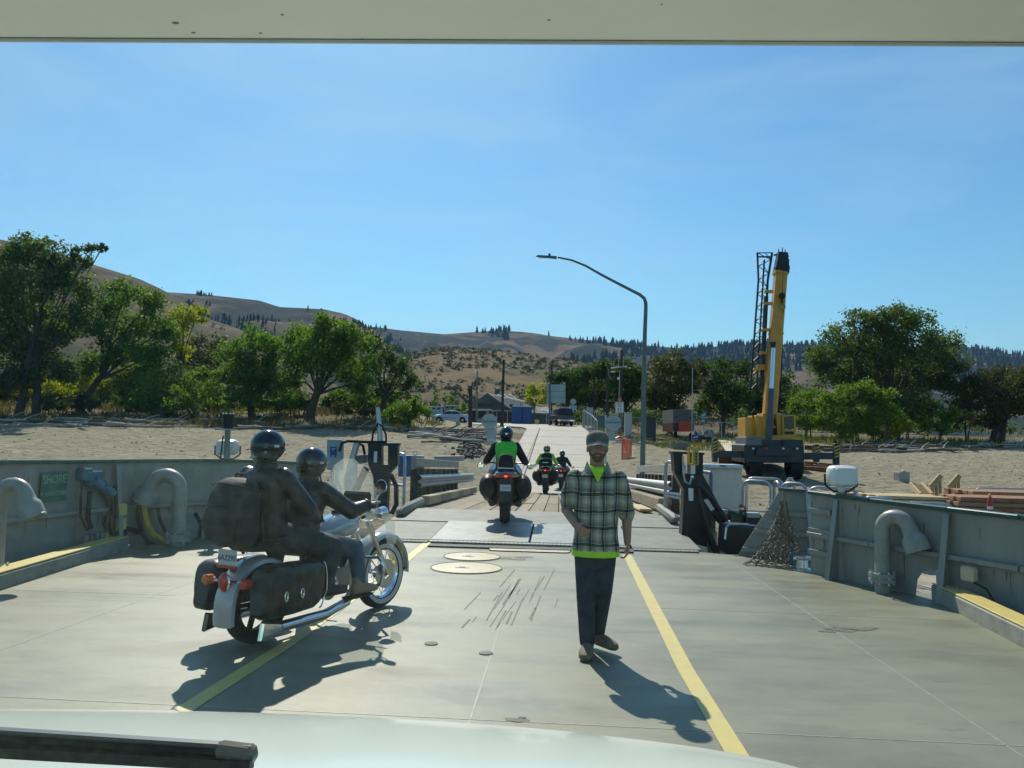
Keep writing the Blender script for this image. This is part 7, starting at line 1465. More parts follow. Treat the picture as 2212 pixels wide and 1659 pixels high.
cflat([(1694, 900), (1714.5, 899), (1716, 926), (1695, 927)], CD + 1.46, 0.05, MATS['car_glass'], 'cab_window', cab); cflat(rect(1695, 932, 1715, 938), CD + 1.46, 0.04, cblk, 'cab_grille', cab); cflat(rect(1706, 890, 1712, 896), CD + 2, 0.3, cblk, 'beacon', cab)
for x in (1697, 1711): cflat(rect(x, 926, x + 3, 929), CD + 1.45, 0.04, whitep, 'work_lamp', cab)
# boom: telescoping box sections
def boxboom(a, b_, wa, wb, m, name, par=None, da=0.8): 
    A, B_ = W(a[0], a[1], a[2]), W(b_[0], b_[1], b_[2]); t_ = (B_ - A).normalized(); s_ = (_r - t_ * _r.dot(t_)).normalized(); n_ = t_.cross(s_)
    r = lambda c, w: [c - s_ * w / 2 - n_ * w * da / 2 * 0.9, c - s_ * w * 0.38 - n_ * w * da / 2 * 1.1, c + s_ * w * 0.38 - n_ * w * da / 2 * 1.1, c + s_ * w / 2 - n_ * w * da / 2 * 0.9, c + s_ * w / 2 + n_ * w * da / 2, c - s_ * w / 2 + n_ * w * da / 2]
    return MB().ring([r(A, wa * u_), r(B_, wb * u_)]).build(name, m, par or cr, world=True)
bm_ = boxboom((1660, 925, CD + 2.2), (1686.5, 588, CD + 3.4), 28, 27, cy, 'boom')
for f0, f1, w in ((0.0, 0.012, 33), (0.985, 1.0, 32), (0.60, 0.612, 30)): 
    p0 = (1660 + 26.5 * f0, 925 - 337 * f0, CD + 2.2 + 1.2 * f0); p1 = (1660 + 26.5 * f1, 925 - 337 * f1, CD + 2.2 + 1.2 * f1); boxboom(p0, p1, w, w, cy, 'boom_collar', bm_)
boxboom((1686.5, 590, CD + 3.4), (1689, 575, CD + 3.5), 33, 31, cblk, 'boom_section', bm_); boxboom((1688, 577, CD + 3.5), (1690, 560, CD + 3.5), 29, 27, cblk, 'boom_section', bm_); boxboom((1689, 562, CD + 3.5), (1690, 546, CD + 3.5), 25, 22, cblk, 'boom_section', bm_)
for x, y in ((1676, 550), (1702, 553), (1681, 565), (1701, 567), (1676, 578), (1704, 580)): cflat(rect(x - 3, y - 1.5, x + 3, y + 1.5), CD + 3.3, 0.2, cblk, 'sheave_bracket', bm_)
for x, y0, y1 in ((1682, 538, 546), (1690, 535, 546), (1696, 539, 548)): MB().cyl(W(x, y1, CD + 3.5), W(x, y0, CD + 3.5), 0.03, n=6).build('boom_tip_pin', cblk, bm_, world=True)
MB().cyl(W(1661, 948, CD + 1.35), W(1666, 840, CD + 1.7), 0.17, n=16).build('lift_cylinder', mat('cylinder_grey', (0.075, 0.085, 0.09), 0.4), cr, world=True, smooth=True); MB().cyl(W(1666, 840, CD + 1.7), W(1671, 752, CD + 2.0), 0.11, n=16).build('lift_rod', chrome, cr, world=True, smooth=True)
cflat([(1665, 738), (1677, 738), (1674, 756), (1668, 756)], CD + 2.0, 0.25, cblk, 'cylinder_clevis')
# stowed lattice jib
def LJ(f, side, dd):  # f 0 bottom ..1 top
    xs = np.interp(f, [0, 1], [1634, 1652]); w = np.interp(f, [0, 0.8, 0.9, 1.0], [13, 10, 12, 16]); return W(xs + side * w, 842 - 296 * f, CD + 3.0 + dd)
jb = MB().tube([LJ(0, -1, 0), LJ(0.8, -1, 0), LJ(1.0, -1, 0)], 0.06, 6).build('jib_chord', cblk, cr, world=True); MB().tube([LJ(0, 1, 0), LJ(0.8, 1, 0), LJ(1.0, 1, 0)], 0.07, 6).build('jib_chord', cblk, jb, world=True); MB().tube([LJ(0, 0, .7), LJ(0.8, 0, .7), LJ(0.95, 0, .5)], 0.055, 6).build('jib_chord', cblk, jb, world=True)
for k in range(20):
    f0, f1 = k / 20, (k + 1) / 20; s_ = 1 if k % 2 else -1
    MB().cyl(LJ(f0, s_, 0), LJ(f1, -s_, 0), 0.024, n=5).build('lacing', cblk, jb, world=True); MB().cyl(LJ(f0, s_, 0), LJ(f1, 0, .7 if f1 < .9 else .5), 0.024, n=5).build('lacing', cblk, jb, world=True)
boxboom((1645, 842, CD + 3.3), (1655, 640, CD + 3.3), 9, 9, cblk, 'jib_inner_beam', jb)
MB().cyl(LJ(1, -1, 0), LJ(1, 1, 0), 0.03, n=6).build('jib_head', cblk, jb, world=True); MB().cyl(LJ(.97, -1, 0), LJ(.97, 1, 0), 0.05, n=6).build('jib_head', cblk, jb, world=True)
for y, x in ((629, 1667), (655, 1666), (712, 1661), (762, 1657), (790, 1650)): cflat(rect(x - 14, y - 3, x + 4, y + 3), CD + 2.9, 0.3, cy, 'jib_bracket', jb)
cflat([(1630, 795), (1652, 790), (1653, 798), (1630, 800)], CD + 2.8, 0.5, cy, 'jib_rest', jb)
# hook ball and chain
hk = MB().ball(W(1689.5, 639, CD + 2.7), 0.19, 16, 10).build('hook_ball', cblk, cr, world=True, smooth=True); MB().cyl(W(1692, 575, CD + 3.0), W(1690, 634, CD + 2.7), 0.015, n=5).build('hoist_rope', cblk, hk, world=True)
MB().torus(W(1690, 663, CD + 2.7), 0.17, 0.028, _h, 16, 6).build('sling_ring', mat('green_sling', (0.1, 0.3, 0.12), 0.6), hk, world=True); MB().cyl(W(1690, 645, CD + 2.7), W(1690, 655, CD + 2.7), 0.06, n=8).build('hook_shank', cblk, hk, world=True)
MB().tube([W(1691, 672, CD + 2.8), W(1690, 720, CD + 2.8), W(1688, 800, CD + 2.8), W(1686, 860, CD + 2.8)], 0.045, 5).build('chain', cblk, cr, world=True); cflat(rect(1683, 784, 1690, 796), CD + 2.7, .25, cblk, 'chain_block')
# ---------------------------------------------------------------- lumber and mats on the sand
def beam(name, lab, a, b_, w, h, m, cat, up=0.0, grp=None):
    pa, pb = G(*a), G(*b_); t = thing(name, lab, cat, pa, group=grp); MB().bar(pa + V(0, 0, h / 2 - 0.02 + up), pb + V(0, 0, h / 2 - 0.02 + up), w, h).build('timber', m, t, world=True, bevel=0.02); return t
rust = mat('rusty_steel', (0.16, 0.075, 0.035), 0.8, 0.2, 0.35, 4)
def ibeam(lab, p0, p1, h=0.4, w=0.36):
    t = thing('steel_beam', lab, 'steel beam', p0); up = V(0, 0, 1)
    for z, hh, ww in ((0.02, 0.04, w), (h / 2, h - 0.08, 0.03), (h - 0.02, 0.04, w)): MB().bar(p0 + up * z, p1 + up * z, ww, hh).build('flange' if ww > .1 else 'web', rust, t, world=True)
ibeam('long rusty steel beam on the sand right of the crane', G(1738, 972), G(1958, 977), 0.35)
ibeam('rusty steel beam lying left of the crane tyres', G(1552, 1002), G(1606, 1004), 0.45)
mt_ = thing('crane_mat', 'stack of pale timber mat boards behind the striped outrigger jack', 'timber mat', G(1585, 972))
for k in range(5):
    a, b_ = G(1556 + 9 * k, 958 + 1.0 * k), G(1576 + 9 * k, 985); MB().bar(a + V(0, 0, 0.25), b_ + V(0, 0, 0.2), 0.34, 0.12).build('board', woodl if k % 2 else mat('pale_board', (0.5, 0.44, 0.33), 0.8, 0, 0.2, 4), mt_, world=True, bevel=0.01)
for k, y in enumerate((958, 978)): a, b_ = G(1552, y), G(1606, y + 2); MB().bar(a + V(0, 0, 0.1), b_ + V(0, 0, 0.1), 0.2, 0.2).build('bearer', redw, mt_, world=True)
mt_ = thing('crane_mat', 'dark timber cribbing under the far outrigger of the crane', 'timber mat', G(1770, 1012))
for k in range(3): a, b_ = G(1738, 1006 + 5 * k), G(1800, 1010 + 5 * k); MB().bar(a + V(0, 0, 0.12), b_ + V(0, 0, 0.12), 0.3, 0.24).build('timber', redw, mt_, world=True, bevel=0.02)
# work float load: stacks of lumber
FZ = -0.6
def stack(lab, x0, x1, ytop, d_, n, layers, m1, m2, length, ang, th=0.09, bw=0.22):
    c = W((x0 + x1) / 2, ytop, d_); t = thing('lumber_stack', lab, 'lumber', V(c.x, c.y, FZ), HEAD + ang); L = (x1 - x0) * PX(d_); top = c.z - FZ; lay = int(max(1, min(layers, top / (th + 0.012))))
    z = top
    for i in range(lay):
        for k in range(n): MB().box((random.uniform(-0.08, 0.08), (k - n / 2) * (bw + 0.012), z - th / 2), (L * random.uniform(0.94, 1.02), bw, th)).build('board', m1 if random.random() < 0.6 else m2, t, bevel=0.006)
        z -= th + 0.012
    while z > 0.02:
        for s_ in (-0.38, 0, 0.38): MB().box((L * s_, 0, max(0.05, z / 2)), (0.15, n * bw, z)).build('bearer', redw, t)
        break
    return t
stack('tall banded stack of red timber boards on the work float', 2068, 2240, 1059, 17.5, 5, 4, redw, mat('brown_board', (0.33, 0.18, 0.09), 0.75), 0, rad(-4), 0.07)
stack('low stack of red boards in front of the banded timber stack', 2040, 2260, 1072, 16.2, 4, 3, mat('brown_board', ()) if False else MATS['brown_board'], redw, 0, rad(-5), 0.08)
stack('long tan planks lying on the work float behind the floodlight', 1870, 2020, 1068, 16.8, 4, 2, woodl, MATS['brown_board'], 0, rad(-6), 0.06)
stack('dark orange planks lying behind the bulwark gap', 1745, 1860, 1062, 17.5, 3, 2, redw, woodl, 0, rad(-5), 0.06)
stp = thing('timber_steps', 'small pale timber slatted steps leaning on the float', 'steps', W(1990, 1068, 20))
for k in range(7): a = W(1967 + 5.5 * k * 0.0 + 3 * k, 1047 + 3.2 * k, 20 - 0.12 * k); b_ = W(1992 + 3 * k, 1048 + 3.2 * k, 20 - 0.12 * k); MB().bar(a, b_, 0.07, 0.03).build('tread', woodl, stp, world=True)
for o in (0, 25): MB().bar(W(1966 + o, 1046, 20.05), W(1988 + o, 1070, 19.2), 0.05, 0.12).build('stringer', woodl, stp, world=True)
for x, lab in ((2022, 'timber sawhorse frame beside the slatted steps'), (2062, 'timber sawhorse frame beside the banded timber stack')):
    t = thing('sawhorse', lab, 'sawhorse', V(*W(x, 1068, 20.5).xy, FZ)); D_ = 20.5
    MB().bar(W(x - 12, 1052, D_), W(x + 10, 1027, D_), 0.09, 0.12).build('top_beam', mat('old_tan_wood', (0.36, 0.26, 0.12), 0.8, 0, 0.2, 6), t, world=True)
    for xx in (x - 8, x, x + 8): MB().bar(W(xx, 1032 + (x + 8 - xx) * 0.7, D_), V(*W(xx + 2, 1068, D_ + .3).xy, FZ), 0.07, 0.07).build('leg', MATS['old_tan_wood'], t, world=True)
t = thing('fire_extinguisher', 'red extinguisher with yellow cap standing on the lumber', 'extinguisher', V(*W(2139, 1106, 14.6).xy, W(2139, 1106, 14.6).z)); MB().lathe([(0.04, 0), (0.045, 0.02), (0.045, 0.2), (0.03, 0.25), (0.015, 0.27)], n=12).build('bottle', mat('extinguisher_red', (0.45, 0.02, 0.015), 0.35), t, smooth=True); MB().lathe([(0.02, 0.27), (0.025, 0.3), (0.01, 0.32)], n=10).build('cap', yellowp, t); MB().lathe([(0.046, 0.05), (0.046, 0.1)], n=12, cap=False).build('label_band', whitep, t)
# ================================================================ trees, shrubs, grass, driftwood
bark = MATS['bark']
L_dark = leafmat('dark_leaf', (0.03, 0.062, 0.02), (0.085, 0.13, 0.036), 0.45)
L_mid = leafmat('mid_leaf', (0.058, 0.115, 0.02), (0.15, 0.23, 0.036), 0.52)
L_grey = leafmat('greygreen_leaf', (0.05, 0.085, 0.034), (0.135, 0.175, 0.065), 0.5)
L_bright = leafmat('bright_leaf', (0.07, 0.13, 0.02), (0.16, 0.23, 0.035), 0.5)
L_yel = leafmat('yellow_leaf', (0.17, 0.20, 0.015), (0.32, 0.31, 0.03), 0.55)
L_olive = leafmat('olive_leaf', (0.044, 0.055, 0.022), (0.11, 0.105, 0.04), 0.4)
def leaves(lobes, size, dens, flat_=0.75):
    out = []
    for c, R in lobes:
        n = int(11 * dens * R * R / (size * size)); k = max(5, int(9 * R)); 
        cl = RNG.normal(size=(k, 3)); cl /= np.linalg.norm(cl, axis=1)[:, None]; cl *= (RNG.random((k, 1)) ** 0.45) * R * 0.85; cl[:, 2] *= flat_
        w = RNG.integers(0, k, n); R_ = R; p = np.array(c) + cl[w] + RNG.normal(size=(n, 3)) * R * np.array([0.17, 0.17, 0.13])
        a = RNG.normal(size=(n, 3)); a /= np.linalg.norm(a, axis=1)[:, None]; b = np.cross(a, RNG.normal(size=(n, 3))); b /= np.linalg.norm(b, axis=1)[:, None] + 1e-9
        s = size * RNG.uniform(0.55, 1.15, (n, 1)); q = np.stack([p - a * s * 0.5, p + b * s * 0.32, p + a * s * 0.5, p - b * s * 0.32], axis=1); out.append(q.reshape(-1, 3))
    return np.concatenate(out)
def tree(name, lab, cat, base, lobes, d, lm, size=0.30, dens=3.4, trunk=0.3, limbs=True, spread=0.22, grp=None, stems=1):
    if len(base) == 3: g = V(*base)
    else: g = on_ground(base[0], d, base[1])
    t = thing(name, lab, cat, g, group=grp); Lw = []
    for x, y, r in lobes:
        R = r * PX(d) * 1.3; Lw.append((W(x, y, d + random.uniform(-1, 1) * R * 1.1), R))
    inv = ROOTM[t.name].inverted()
    cloud_mesh('crown', leaves([(tuple(c), R) for c, R in Lw], size, dens), 4, lm, t, inv)
    cz = min(c.z for c, R in Lw); top = max(c.z for c, R in Lw); mid = sum((c for c, R in Lw), V(0, 0, 0)) / len(Lw)
    for s in range(stems):
        off = V(random.uniform(-.5, .5), random.uniform(-.5, .5), 0) * (0 if stems == 1 else trunk * 5)
        fork = (g + off).lerp(mid, 0.45) + V(random.uniform(-.3, .3), 0, 0); 
        b = MB().tube([g + off - V(0, 0, 0.4), (g + off).lerp(fork, 0.4) + V(random.uniform(-.15, .15), 0, 0), fork, fork.lerp(mid, 0.6)], [trunk * 0.95, trunk * 0.75, trunk * 0.6, trunk * 0.36], 9)
        tr = b.build('trunk', bark, t, world=True, smooth=True)
        if limbs:
            for c, R in Lw[s::stems]:
                m = fork.lerp(c, 0.5) + V(random.uniform(-.4, .4), random.uniform(-.4, .4), random.uniform(-.2, .5)) * R * 0.5
                MB().tube([fork - V(0, 0, 0.3), m, c, c + V(random.uniform(-1, 1), 0, 0.8) * R * 0.25], [trunk * 0.3 * min(1, R / 1.6), trunk * 0.2 * min(1, R / 1.6), trunk * 0.09 * min(1, R / 1.6), trunk * 0.03 * min(1, R / 1.6)], 6).build('limb', bark, tr, world=True, smooth=True)
                for k in range(4):
                    e = c + V(random.uniform(-1, 1), random.uniform(-1, 1), random.uniform(-0.3, 1)) * R * 0.6; MB().tube([m.lerp(c, 0.6), e.lerp(c, 0.4), e], [trunk * 0.08, trunk * 0.05, trunk * 0.02], 4).build('twig', bark, tr, world=True)
    return t
TR = 'cottonwood and willow trees along the beach bank'
tree('riverside_tree', 'tallest dark green tree with a wispy limb reaching over the beach bank', 'tree', (72, 868), [(130, 720, 40), (70, 770, 40), (0, 820, 40), (140, 800, 30), (55, 527, 34), (25, 560, 42), (98, 545, 36), (132, 580, 42), (60, 610, 58), (150, 625, 48), (10, 650, 60), (95, 690, 60), (168, 690, 40), (20, 740, 55), (100, 765, 50), (-40, 600, 60), (-30, 700, 60), (60, 815, 34), (165, 552, 22), (200, 540, 18), (222, 533, 12), (180, 565, 20)], 70, L_grey, 0.33, 2.9, 0.42, stems=2)
tree('riverside_tree', 'spreading mid green willow with a leaning trunk beside the tallest tree', 'tree', (170, 872), [(232, 650, 38), (272, 630, 34), (325, 655, 38), (205, 705, 45), (285, 700, 50), (350, 715, 38), (325, 770, 42), (245, 765, 46), (190, 780, 34), (285, 830, 38)], 74, L_mid, 0.32, 2.9, 0.42)
tree('riverside_tree', 'yellowing tree crown poking out beside the willow', 'tree', (388, 880), [(395, 690, 34), (425, 678, 24), (372, 716, 28), (388, 760, 26)], 80, L_yel, 0.32, 2.6, 0.3)
tree('riverside_tree', 'dark olive twiggy tree behind the bright shrub', 'tree', (430, 885), [(430, 750, 32), (405, 770, 30), (455, 775, 30), (430, 800, 36), (470, 740, 20)], 92, L_olive, 0.36, 2.2, 0.3)
tree('riverside_tree', 'rounded green tree with foliage hanging nearly to the dry grass', 'tree', (545, 902), [(555, 735, 38), (520, 765, 42), (592, 765, 42), (540, 808, 52), (494, 815, 33), (602, 815, 40), (560, 850, 42), (515, 855, 30)], 72, L_mid, 0.30, 3.1, 0.36)
tree('riverside_tree', 'broad dark green tree with a thick leaning forked trunk', 'tree', (668, 888), [(690, 712, 36), (650, 728, 38), (732, 722, 40), (690, 757, 52), (764, 740, 34), (640, 783, 42), (742, 785, 50), (785, 788, 30), (618, 825, 28), (775, 828, 34)], 70, L_mid, 0.30, 3.1, 0.5)
tree('riverside_tree', 'sparse twiggy dark tree with bare branches showing', 'tree', (822, 893), [(802, 742, 30), (842, 772, 32), (808, 795, 34), (862, 792, 30), (884, 822, 26), (835, 835, 32), (795, 845, 30), (870, 850, 20)], 74, L_dark, 0.30, 1.9, 0.34)
tree('riverside_tree', 'dark green tree continuing the bank row beyond the tallest tree', 'tree', (-130, 868), [(-130, 640, 60), (-190, 680, 60), (-90, 700, 55), (-150, 740, 65), (-210, 760, 50), (-110, 800, 50)], 72, L_grey, 0.34, 2.4, 0.4)
tree('riverside_tree', 'mid green tree at the far end of the bank row', 'tree', (-330, 868), [(-330, 670, 60), (-380, 710, 60), (-290, 720, 55), (-340, 780, 65), (-270, 800, 50)], 74, L_mid, 0.34, 2.4, 0.4)
for lab, base, lb, d, lm, sz in (
    ('bright green shrub thicket under the yellowing crown', (375, 902), [(370, 825, 44), (420, 838, 44), (330, 850, 40), (445, 805, 24), (395, 868, 40), (350, 878, 30)], 71, L_bright, 0.26),
    ('yellow green shrub glowing between the two forked trunks', (215, 868), [(205, 828, 34), (235, 845, 30), (190, 850, 24)], 82, L_yel, 0.28),
    ('low yellow shrub at the foot of the tallest tree', (120, 868), [(110, 845, 28), (140, 852, 24)], 84, L_yel, 0.28),
    ('dull green shrub in the shade left of the leaning willow trunk', (10, 875), [(5, 840, 40), (-40, 830, 45), (50, 855, 24)], 84, L_olive, 0.3),
    ('green shrub mass between rounded tree and thicket', (470, 900), [(468, 850, 26), (455, 880, 24), (482, 875, 22)], 76, L_mid, 0.27),
    ('small light green shrub beneath the broad leaning tree', (735, 890), [(738, 858, 22), (715, 868, 18), (760, 866, 18)], 80, L_bright, 0.26),
    ('bright green bush at the end of the tree row by the car', (880, 915), [(880, 882, 26), (855, 892, 26), (905, 888, 22), (893, 865, 16), (868, 905, 20)], 64, L_bright, 0.22),
    ('yellow green bush below the square board sign', (1155, 905), [(1160, 845, 20), (1142, 856, 12), (1172, 862, 16), (1150, 872, 12)], 112, L_yel, 0.34),
    ('large bright green bush in front of the round crowned tree', (1850, 945), [(1790, 875, 32), (1830, 855, 30), (1870, 845, 34), (1902, 862, 32), (1850, 895, 42), (1912, 892, 30), (1792, 912, 28), (1765, 905, 16), (1885, 925, 26), (1830, 930, 24)], 80, L_bright, 0.27),
    ('small yellow green sapling beside the large bright bush', (1942, 950), [(1948, 910, 20), (1936, 932, 18), (1962, 926, 16)], 78, L_yel, 0.25),
    ('green saplings on the open bank right of the yellow sapling', (2030, 945), [(2040, 900, 20), (2062, 892, 16), (2010, 918, 18), (2032, 925, 18)], 80, L_mid, 0.26),
    ('dark green bush directly behind the crane cab', (1745, 935), [(1745, 855, 28), (1722, 880, 26), (1760, 885, 24), (1735, 910, 24)], 86, L_mid, 0.28),
    ('yellow green thicket behind the leaning willow trunk', (270, 880), [(255, 815, 34), (290, 830, 32), (240, 850, 30), (300, 862, 28)], 84, L_yel, 0.3),
    ('dark green understory thicket behind the tallest trunk', (150, 872), [(150, 800, 40), (110, 815, 36), (180, 830, 34), (60, 830, 34), (140, 850, 28)], 90, L_dark, 0.34),
    ('mid green thicket filling the gap left of the rounded tree', (330, 885), [(320, 800, 36), (300, 760, 30), (345, 835, 34), (310, 850, 34)], 86, L_mid, 0.3),
    ('olive thicket in the gap between rounded and broad trees', (615, 890), [(615, 850, 28), (640, 862, 24), (600, 872, 24)], 86, L_olive, 0.3),
    ('green hedge of saplings under the sparse twiggy tree', (790, 892), [(775, 862, 24), (805, 868, 24), (835, 870, 22), (855, 858, 20)], 84, L_mid, 0.28),
    ('olive thicket filling the bank right of the round crowned tree', (2090, 940), [(2085, 880, 30), (2060, 905, 24), (2110, 910, 24), (2090, 850, 24)], 94, L_olive, 0.32),
    ('dark thicket under the huge round crown', (1960, 935), [(1940, 890, 36), (1985, 895, 34), (1900, 900, 30), (2015, 880, 28)], 96, L_dark, 0.34),
    ('small bush beside the low site trailers', (1003, 905), [(1000, 879, 11), (1010, 884, 8), (992, 886, 8)], 118, L_bright, 0.35)):
    tree('shrub', lab, 'shrub', base, lb, d, lm, sz, 3.0, 0.09, True, stems=3)
tree('shade_tree', 'dark shade tree behind the square board sign', 'tree', (1222, 905), [(1198, 826, 22), (1225, 815, 26), (1248, 820, 28), (1215, 848, 26), (1240, 855, 30), (1195, 858, 18)], 104, L_dark, 0.36, 3.0, 0.4)
tree('shade_tree', 'tall dark shade tree behind the pickup roof rack', 'tree', (1282, 905), [(1283, 800, 26), (1268, 815, 28), (1305, 805, 28), (1280, 845, 34), (1310, 842, 30), (1262, 862, 24), (1300, 872, 24)], 100, L_dark, 0.36, 3.0, 0.4)
tree('shade_tree', 'dark shade tree behind the antenna pole', 'tree', (1352, 912), [(1345, 795, 24), (1365, 806, 28), (1335, 828, 28), (1370, 840, 32), (1345, 862, 28), (1388, 855, 22)], 96, L_dark, 0.36, 3.0, 0.4)
tree('shade_tree', 'olive brown shade tree behind the street lamp', 'tree', (1448, 925), [(1425, 795, 34), (1455, 785, 32), (1485, 800, 34), (1432, 840, 38), (1478, 842, 40), (1410, 865, 26), (1455, 875, 30)], 92, L_olive, 0.34, 2.8, 0.4)
tree('shade_tree', 'dark shade tree behind the banner and tents', 'tree', (1560, 925), [(1530, 812, 34), (1562, 800, 30), (1592, 808, 34), (1540, 855, 36), (1600, 850, 36), (1572, 872, 32), (1520, 880, 22)], 96, L_dark, 0.34, 3.0, 0.45)
tree('shade_tree', 'dark shade tree behind the crane boom', 'tree', (1660, 930), [(1640, 835, 34), (1685, 828, 34), (1660, 870, 38), (1712, 862, 28), (1625, 880, 26)], 100, L_dark, 0.36, 3.0, 0.45)
tree('shade_tree', 'huge round crowned dark green tree on the open sand bank', 'tree', (1918, 940), [(1915, 690, 40), (1868, 698, 38), (1968, 698, 42), (1822, 732, 42), (1885, 745, 58), (1955, 748, 58), (2020, 738, 44), (2055, 778, 38), (1778, 775, 36), (1800, 815, 42), (1862, 812, 56), (1935, 815, 58), (2005, 820, 50), (2055, 832, 32), (1960, 872, 36), (1900, 868, 34), (1762, 758, 18)], 92, L_grey, 0.36, 3.0, 0.5, stems=2)
tree('shade_tree', 'dark olive tree with low drooping branches beyond the driftwood', 'tree', (2150, 950), [(2165, 825, 40), (2205, 815, 42), (2128, 862, 38), (2180, 870, 46), (2215, 880, 40), (2108, 825, 26), (2240, 840, 40), (2140, 905, 24)], 90, L_olive, 0.34, 2.8, 0.45, stems=2)
for px, d in ((938, 150), (961, 155), (975, 165)):
    tree('poplar_tree', 'slim poplar standing at the foot of the sage knoll', 'tree', (px, 890), [(px, 868 - 2, 6), (px + 1, 858, 6), (px, 849, 4), (px, 878, 5)], d, L_mid, 0.4, 2.5, 0.15, False, grp='slim poplars behind the site trailers')
for i in range(22):
    px = random.uniform(-20, 860); d = random.uniform(68, 84); r = random.uniform(12, 22); g = on_ground(px, d, 880); py = 929.5 - 0.0227 * (1106 - px) - (g.z - EYE.z) * FPX / d
    tree('bank_shrub', 'low dusty shrub growing in the dry grass under the riverside trees', 'shrub', (px, 890), [(px, py - r * 1.0, r), (px + r * 0.9, py - r * 0.7, r * 0.75), (px - r * 0.9, py - r * 0.7, r * 0.75)], d, random.choice((L_mid, L_grey, L_olive, L_bright, L_dark)), 0.27, 2.6, 0.06, False, grp='low shrubs along the tree lined bank')
# far band of trees behind the lots, one mass
P = []
for _ in range(70):
    l = random.uniform(-120, 140); d = random.uniform(118, 185)
    if -16 < l < 6: d = random.uniform(165, 190)
    p = _h * d + _r * l; P.append(((p.x, p.y, ground_z(p.x, p.y) + random.uniform(1.2, 2.6)), random.uniform(1.8, 3.4)))
o = cloud_mesh('tree_belt', leaves(P, 0.55, 1.6), 4, L_dark); o['kind'] = 'stuff'; tag(o, 'dark belt of trees behind the lots at the hill foot', 'trees')
# dry grass on the banks
gm = leafmat('straw_grass', (0.10, 0.078, 0.036), (0.17, 0.13, 0.062), 0.3); gm2 = leafmat('weedy_grass', (0.07, 0.09, 0.03), (0.17, 0.16, 0.06), 0.4)
def grass(name, lab, n, lr, dr, m, hr, mask=0.0):
    T = []; k = 0
    while len(T) < n and k < n * 6:
        k += 1; l = random.uniform(*lr); d = random.uniform(*dr); p = _h * d + _r * l
        if mnoise.noise((p.x * 0.22, p.y * 0.22, 5)) < mask or abs(p.x - ROADC) < 3.6: continue
        z = ground_z(p.x, p.y)
        for _ in range(4):
            h = random.uniform(*hr); a = random.random() * 6.28; w = 0.05; q = (random.gauss(0, .18), random.gauss(0, .18))
            x, y = p.x + q[0], p.y + q[1]; T += [(x - w * math.cos(a), y - w * math.sin(a), z - .03), (x + w * math.cos(a), y + w * math.sin(a), z - .03), (x + random.gauss(0, .16), y + random.gauss(0, .16), z + h)]
    o = cloud_mesh(name, np.array(T), 3, m); o['kind'] = 'stuff'; tag(o, lab, 'grass')
grass('dry_grass', 'tall straw coloured dry grass on the tree lined bank', 22000, (-52, -7), (62, 86), gm, (0.25, 0.75), -0.15)
grass('dry_grass', 'weedy grass on the flat ground around the parked truck', 12000, (7, 24), (63, 84), gm2, (0.15, 0.5), -0.1)
grass('dry_grass', 'weedy grass below the shrubs behind the driftwood bank', 12000, (22, 60), (76, 96), gm2, (0.25, 0.7), -0.15)
# driftwood
drift = mat('bleached_driftwood', (0.36, 0.33, 0.27), 0.85, 0, 0.3, 6, bump=0.4, bscale=14, stretch=(1, 1, 4)); drift2 = mat('dark_driftwood', (0.12, 0.10, 0.075), 0.9, 0, 0.3, 6, bump=0.4)
protos = []
for k in range(6):
    L = 1.0; n = 6; pts = [V(L * (i / n - 0.5), random.gauss(0, 0.03), 0.05 + random.uniform(0, 0.03)) for i in range(n + 1)]
    b = MB().tube(pts, [0.05 * random.uniform(0.6, 1.15) * (1 - 0.5 * i / n) for i in range(n + 1)], 7)
    if k % 2 == 0: b.tube([pts[3], pts[3] + V(0.12, 0.1, 0.12), pts[3] + V(0.28, 0.16, 0.22)], [0.025, 0.018, 0.008], 5)
    protos.append(b)
DM = {}
def driftlog(x, y, z, L, a, k, m, lab, grp):
    key = (k, m.name)
    if key not in DM:
        o = protos[k].build('driftwood_log', m, None, smooth=True); DM[key] = o.data
    else:
        o = bpy.data.objects.new('driftwood_log', DM[key]); COL.objects.link(o)
    o.matrix_world = Matrix.Translation((x, y, z)) @ Matrix.Rotation(a, 4, 'Z') @ Matrix.Rotation(random.uniform(-.08, .08), 4, 'Y') @ Matrix.Diagonal((L, min(L, 3.5) * 0.8, min(L, 3.5) * 0.8, 1)); tag(o, lab, 'driftwood', grp)
def scatter(n, pxr, pyr, lr, lab, grp, pd=0.35):
    for i in range(n):
        g = G(random.uniform(*pxr), random.uniform(*pyr)); driftlog(g.x, g.y, g.z - 0.03, random.uniform(*lr), random.gauss(0, 0.45), random.randrange(6), drift if random.random() > pd else drift2, lab, grp)
scatter(34, (-10, 480), (910, 926), (1.0, 5.5), 'bleached driftwood log at the top of the beach below the left-hand trees', 'driftwood below the tree row', 0.3)
scatter(26, (500, 920), (916, 932), (0.8, 4.0), 'weathered driftwood log between the tree row and the sand', 'driftwood beyond the cruiser riders', 0.5)
scatter(46, (930, 1050), (930, 958), (0.8, 4.2), 'driftwood log heaped on the sand near the stake sign', 'driftwood heaped by the stake sign', 0.55)
scatter(26, (1330, 1460), (946, 964), (0.7, 3.5), 'pale driftwood stick on the sand around the street lamp', 'driftwood around the street lamp', 0.3)
scatter(64, (1830, 2230), (957, 979), (0.8, 5.0), 'driftwood log in the long drift line right of the rusty beam', 'driftwood line beyond the rusty beam', 0.55)
scatter(14, (1905, 1990), (950, 960), (1.0, 3.0), 'driftwood log in the pile below the large bright bush', 'driftwood pile below the bright bush', 0.3)
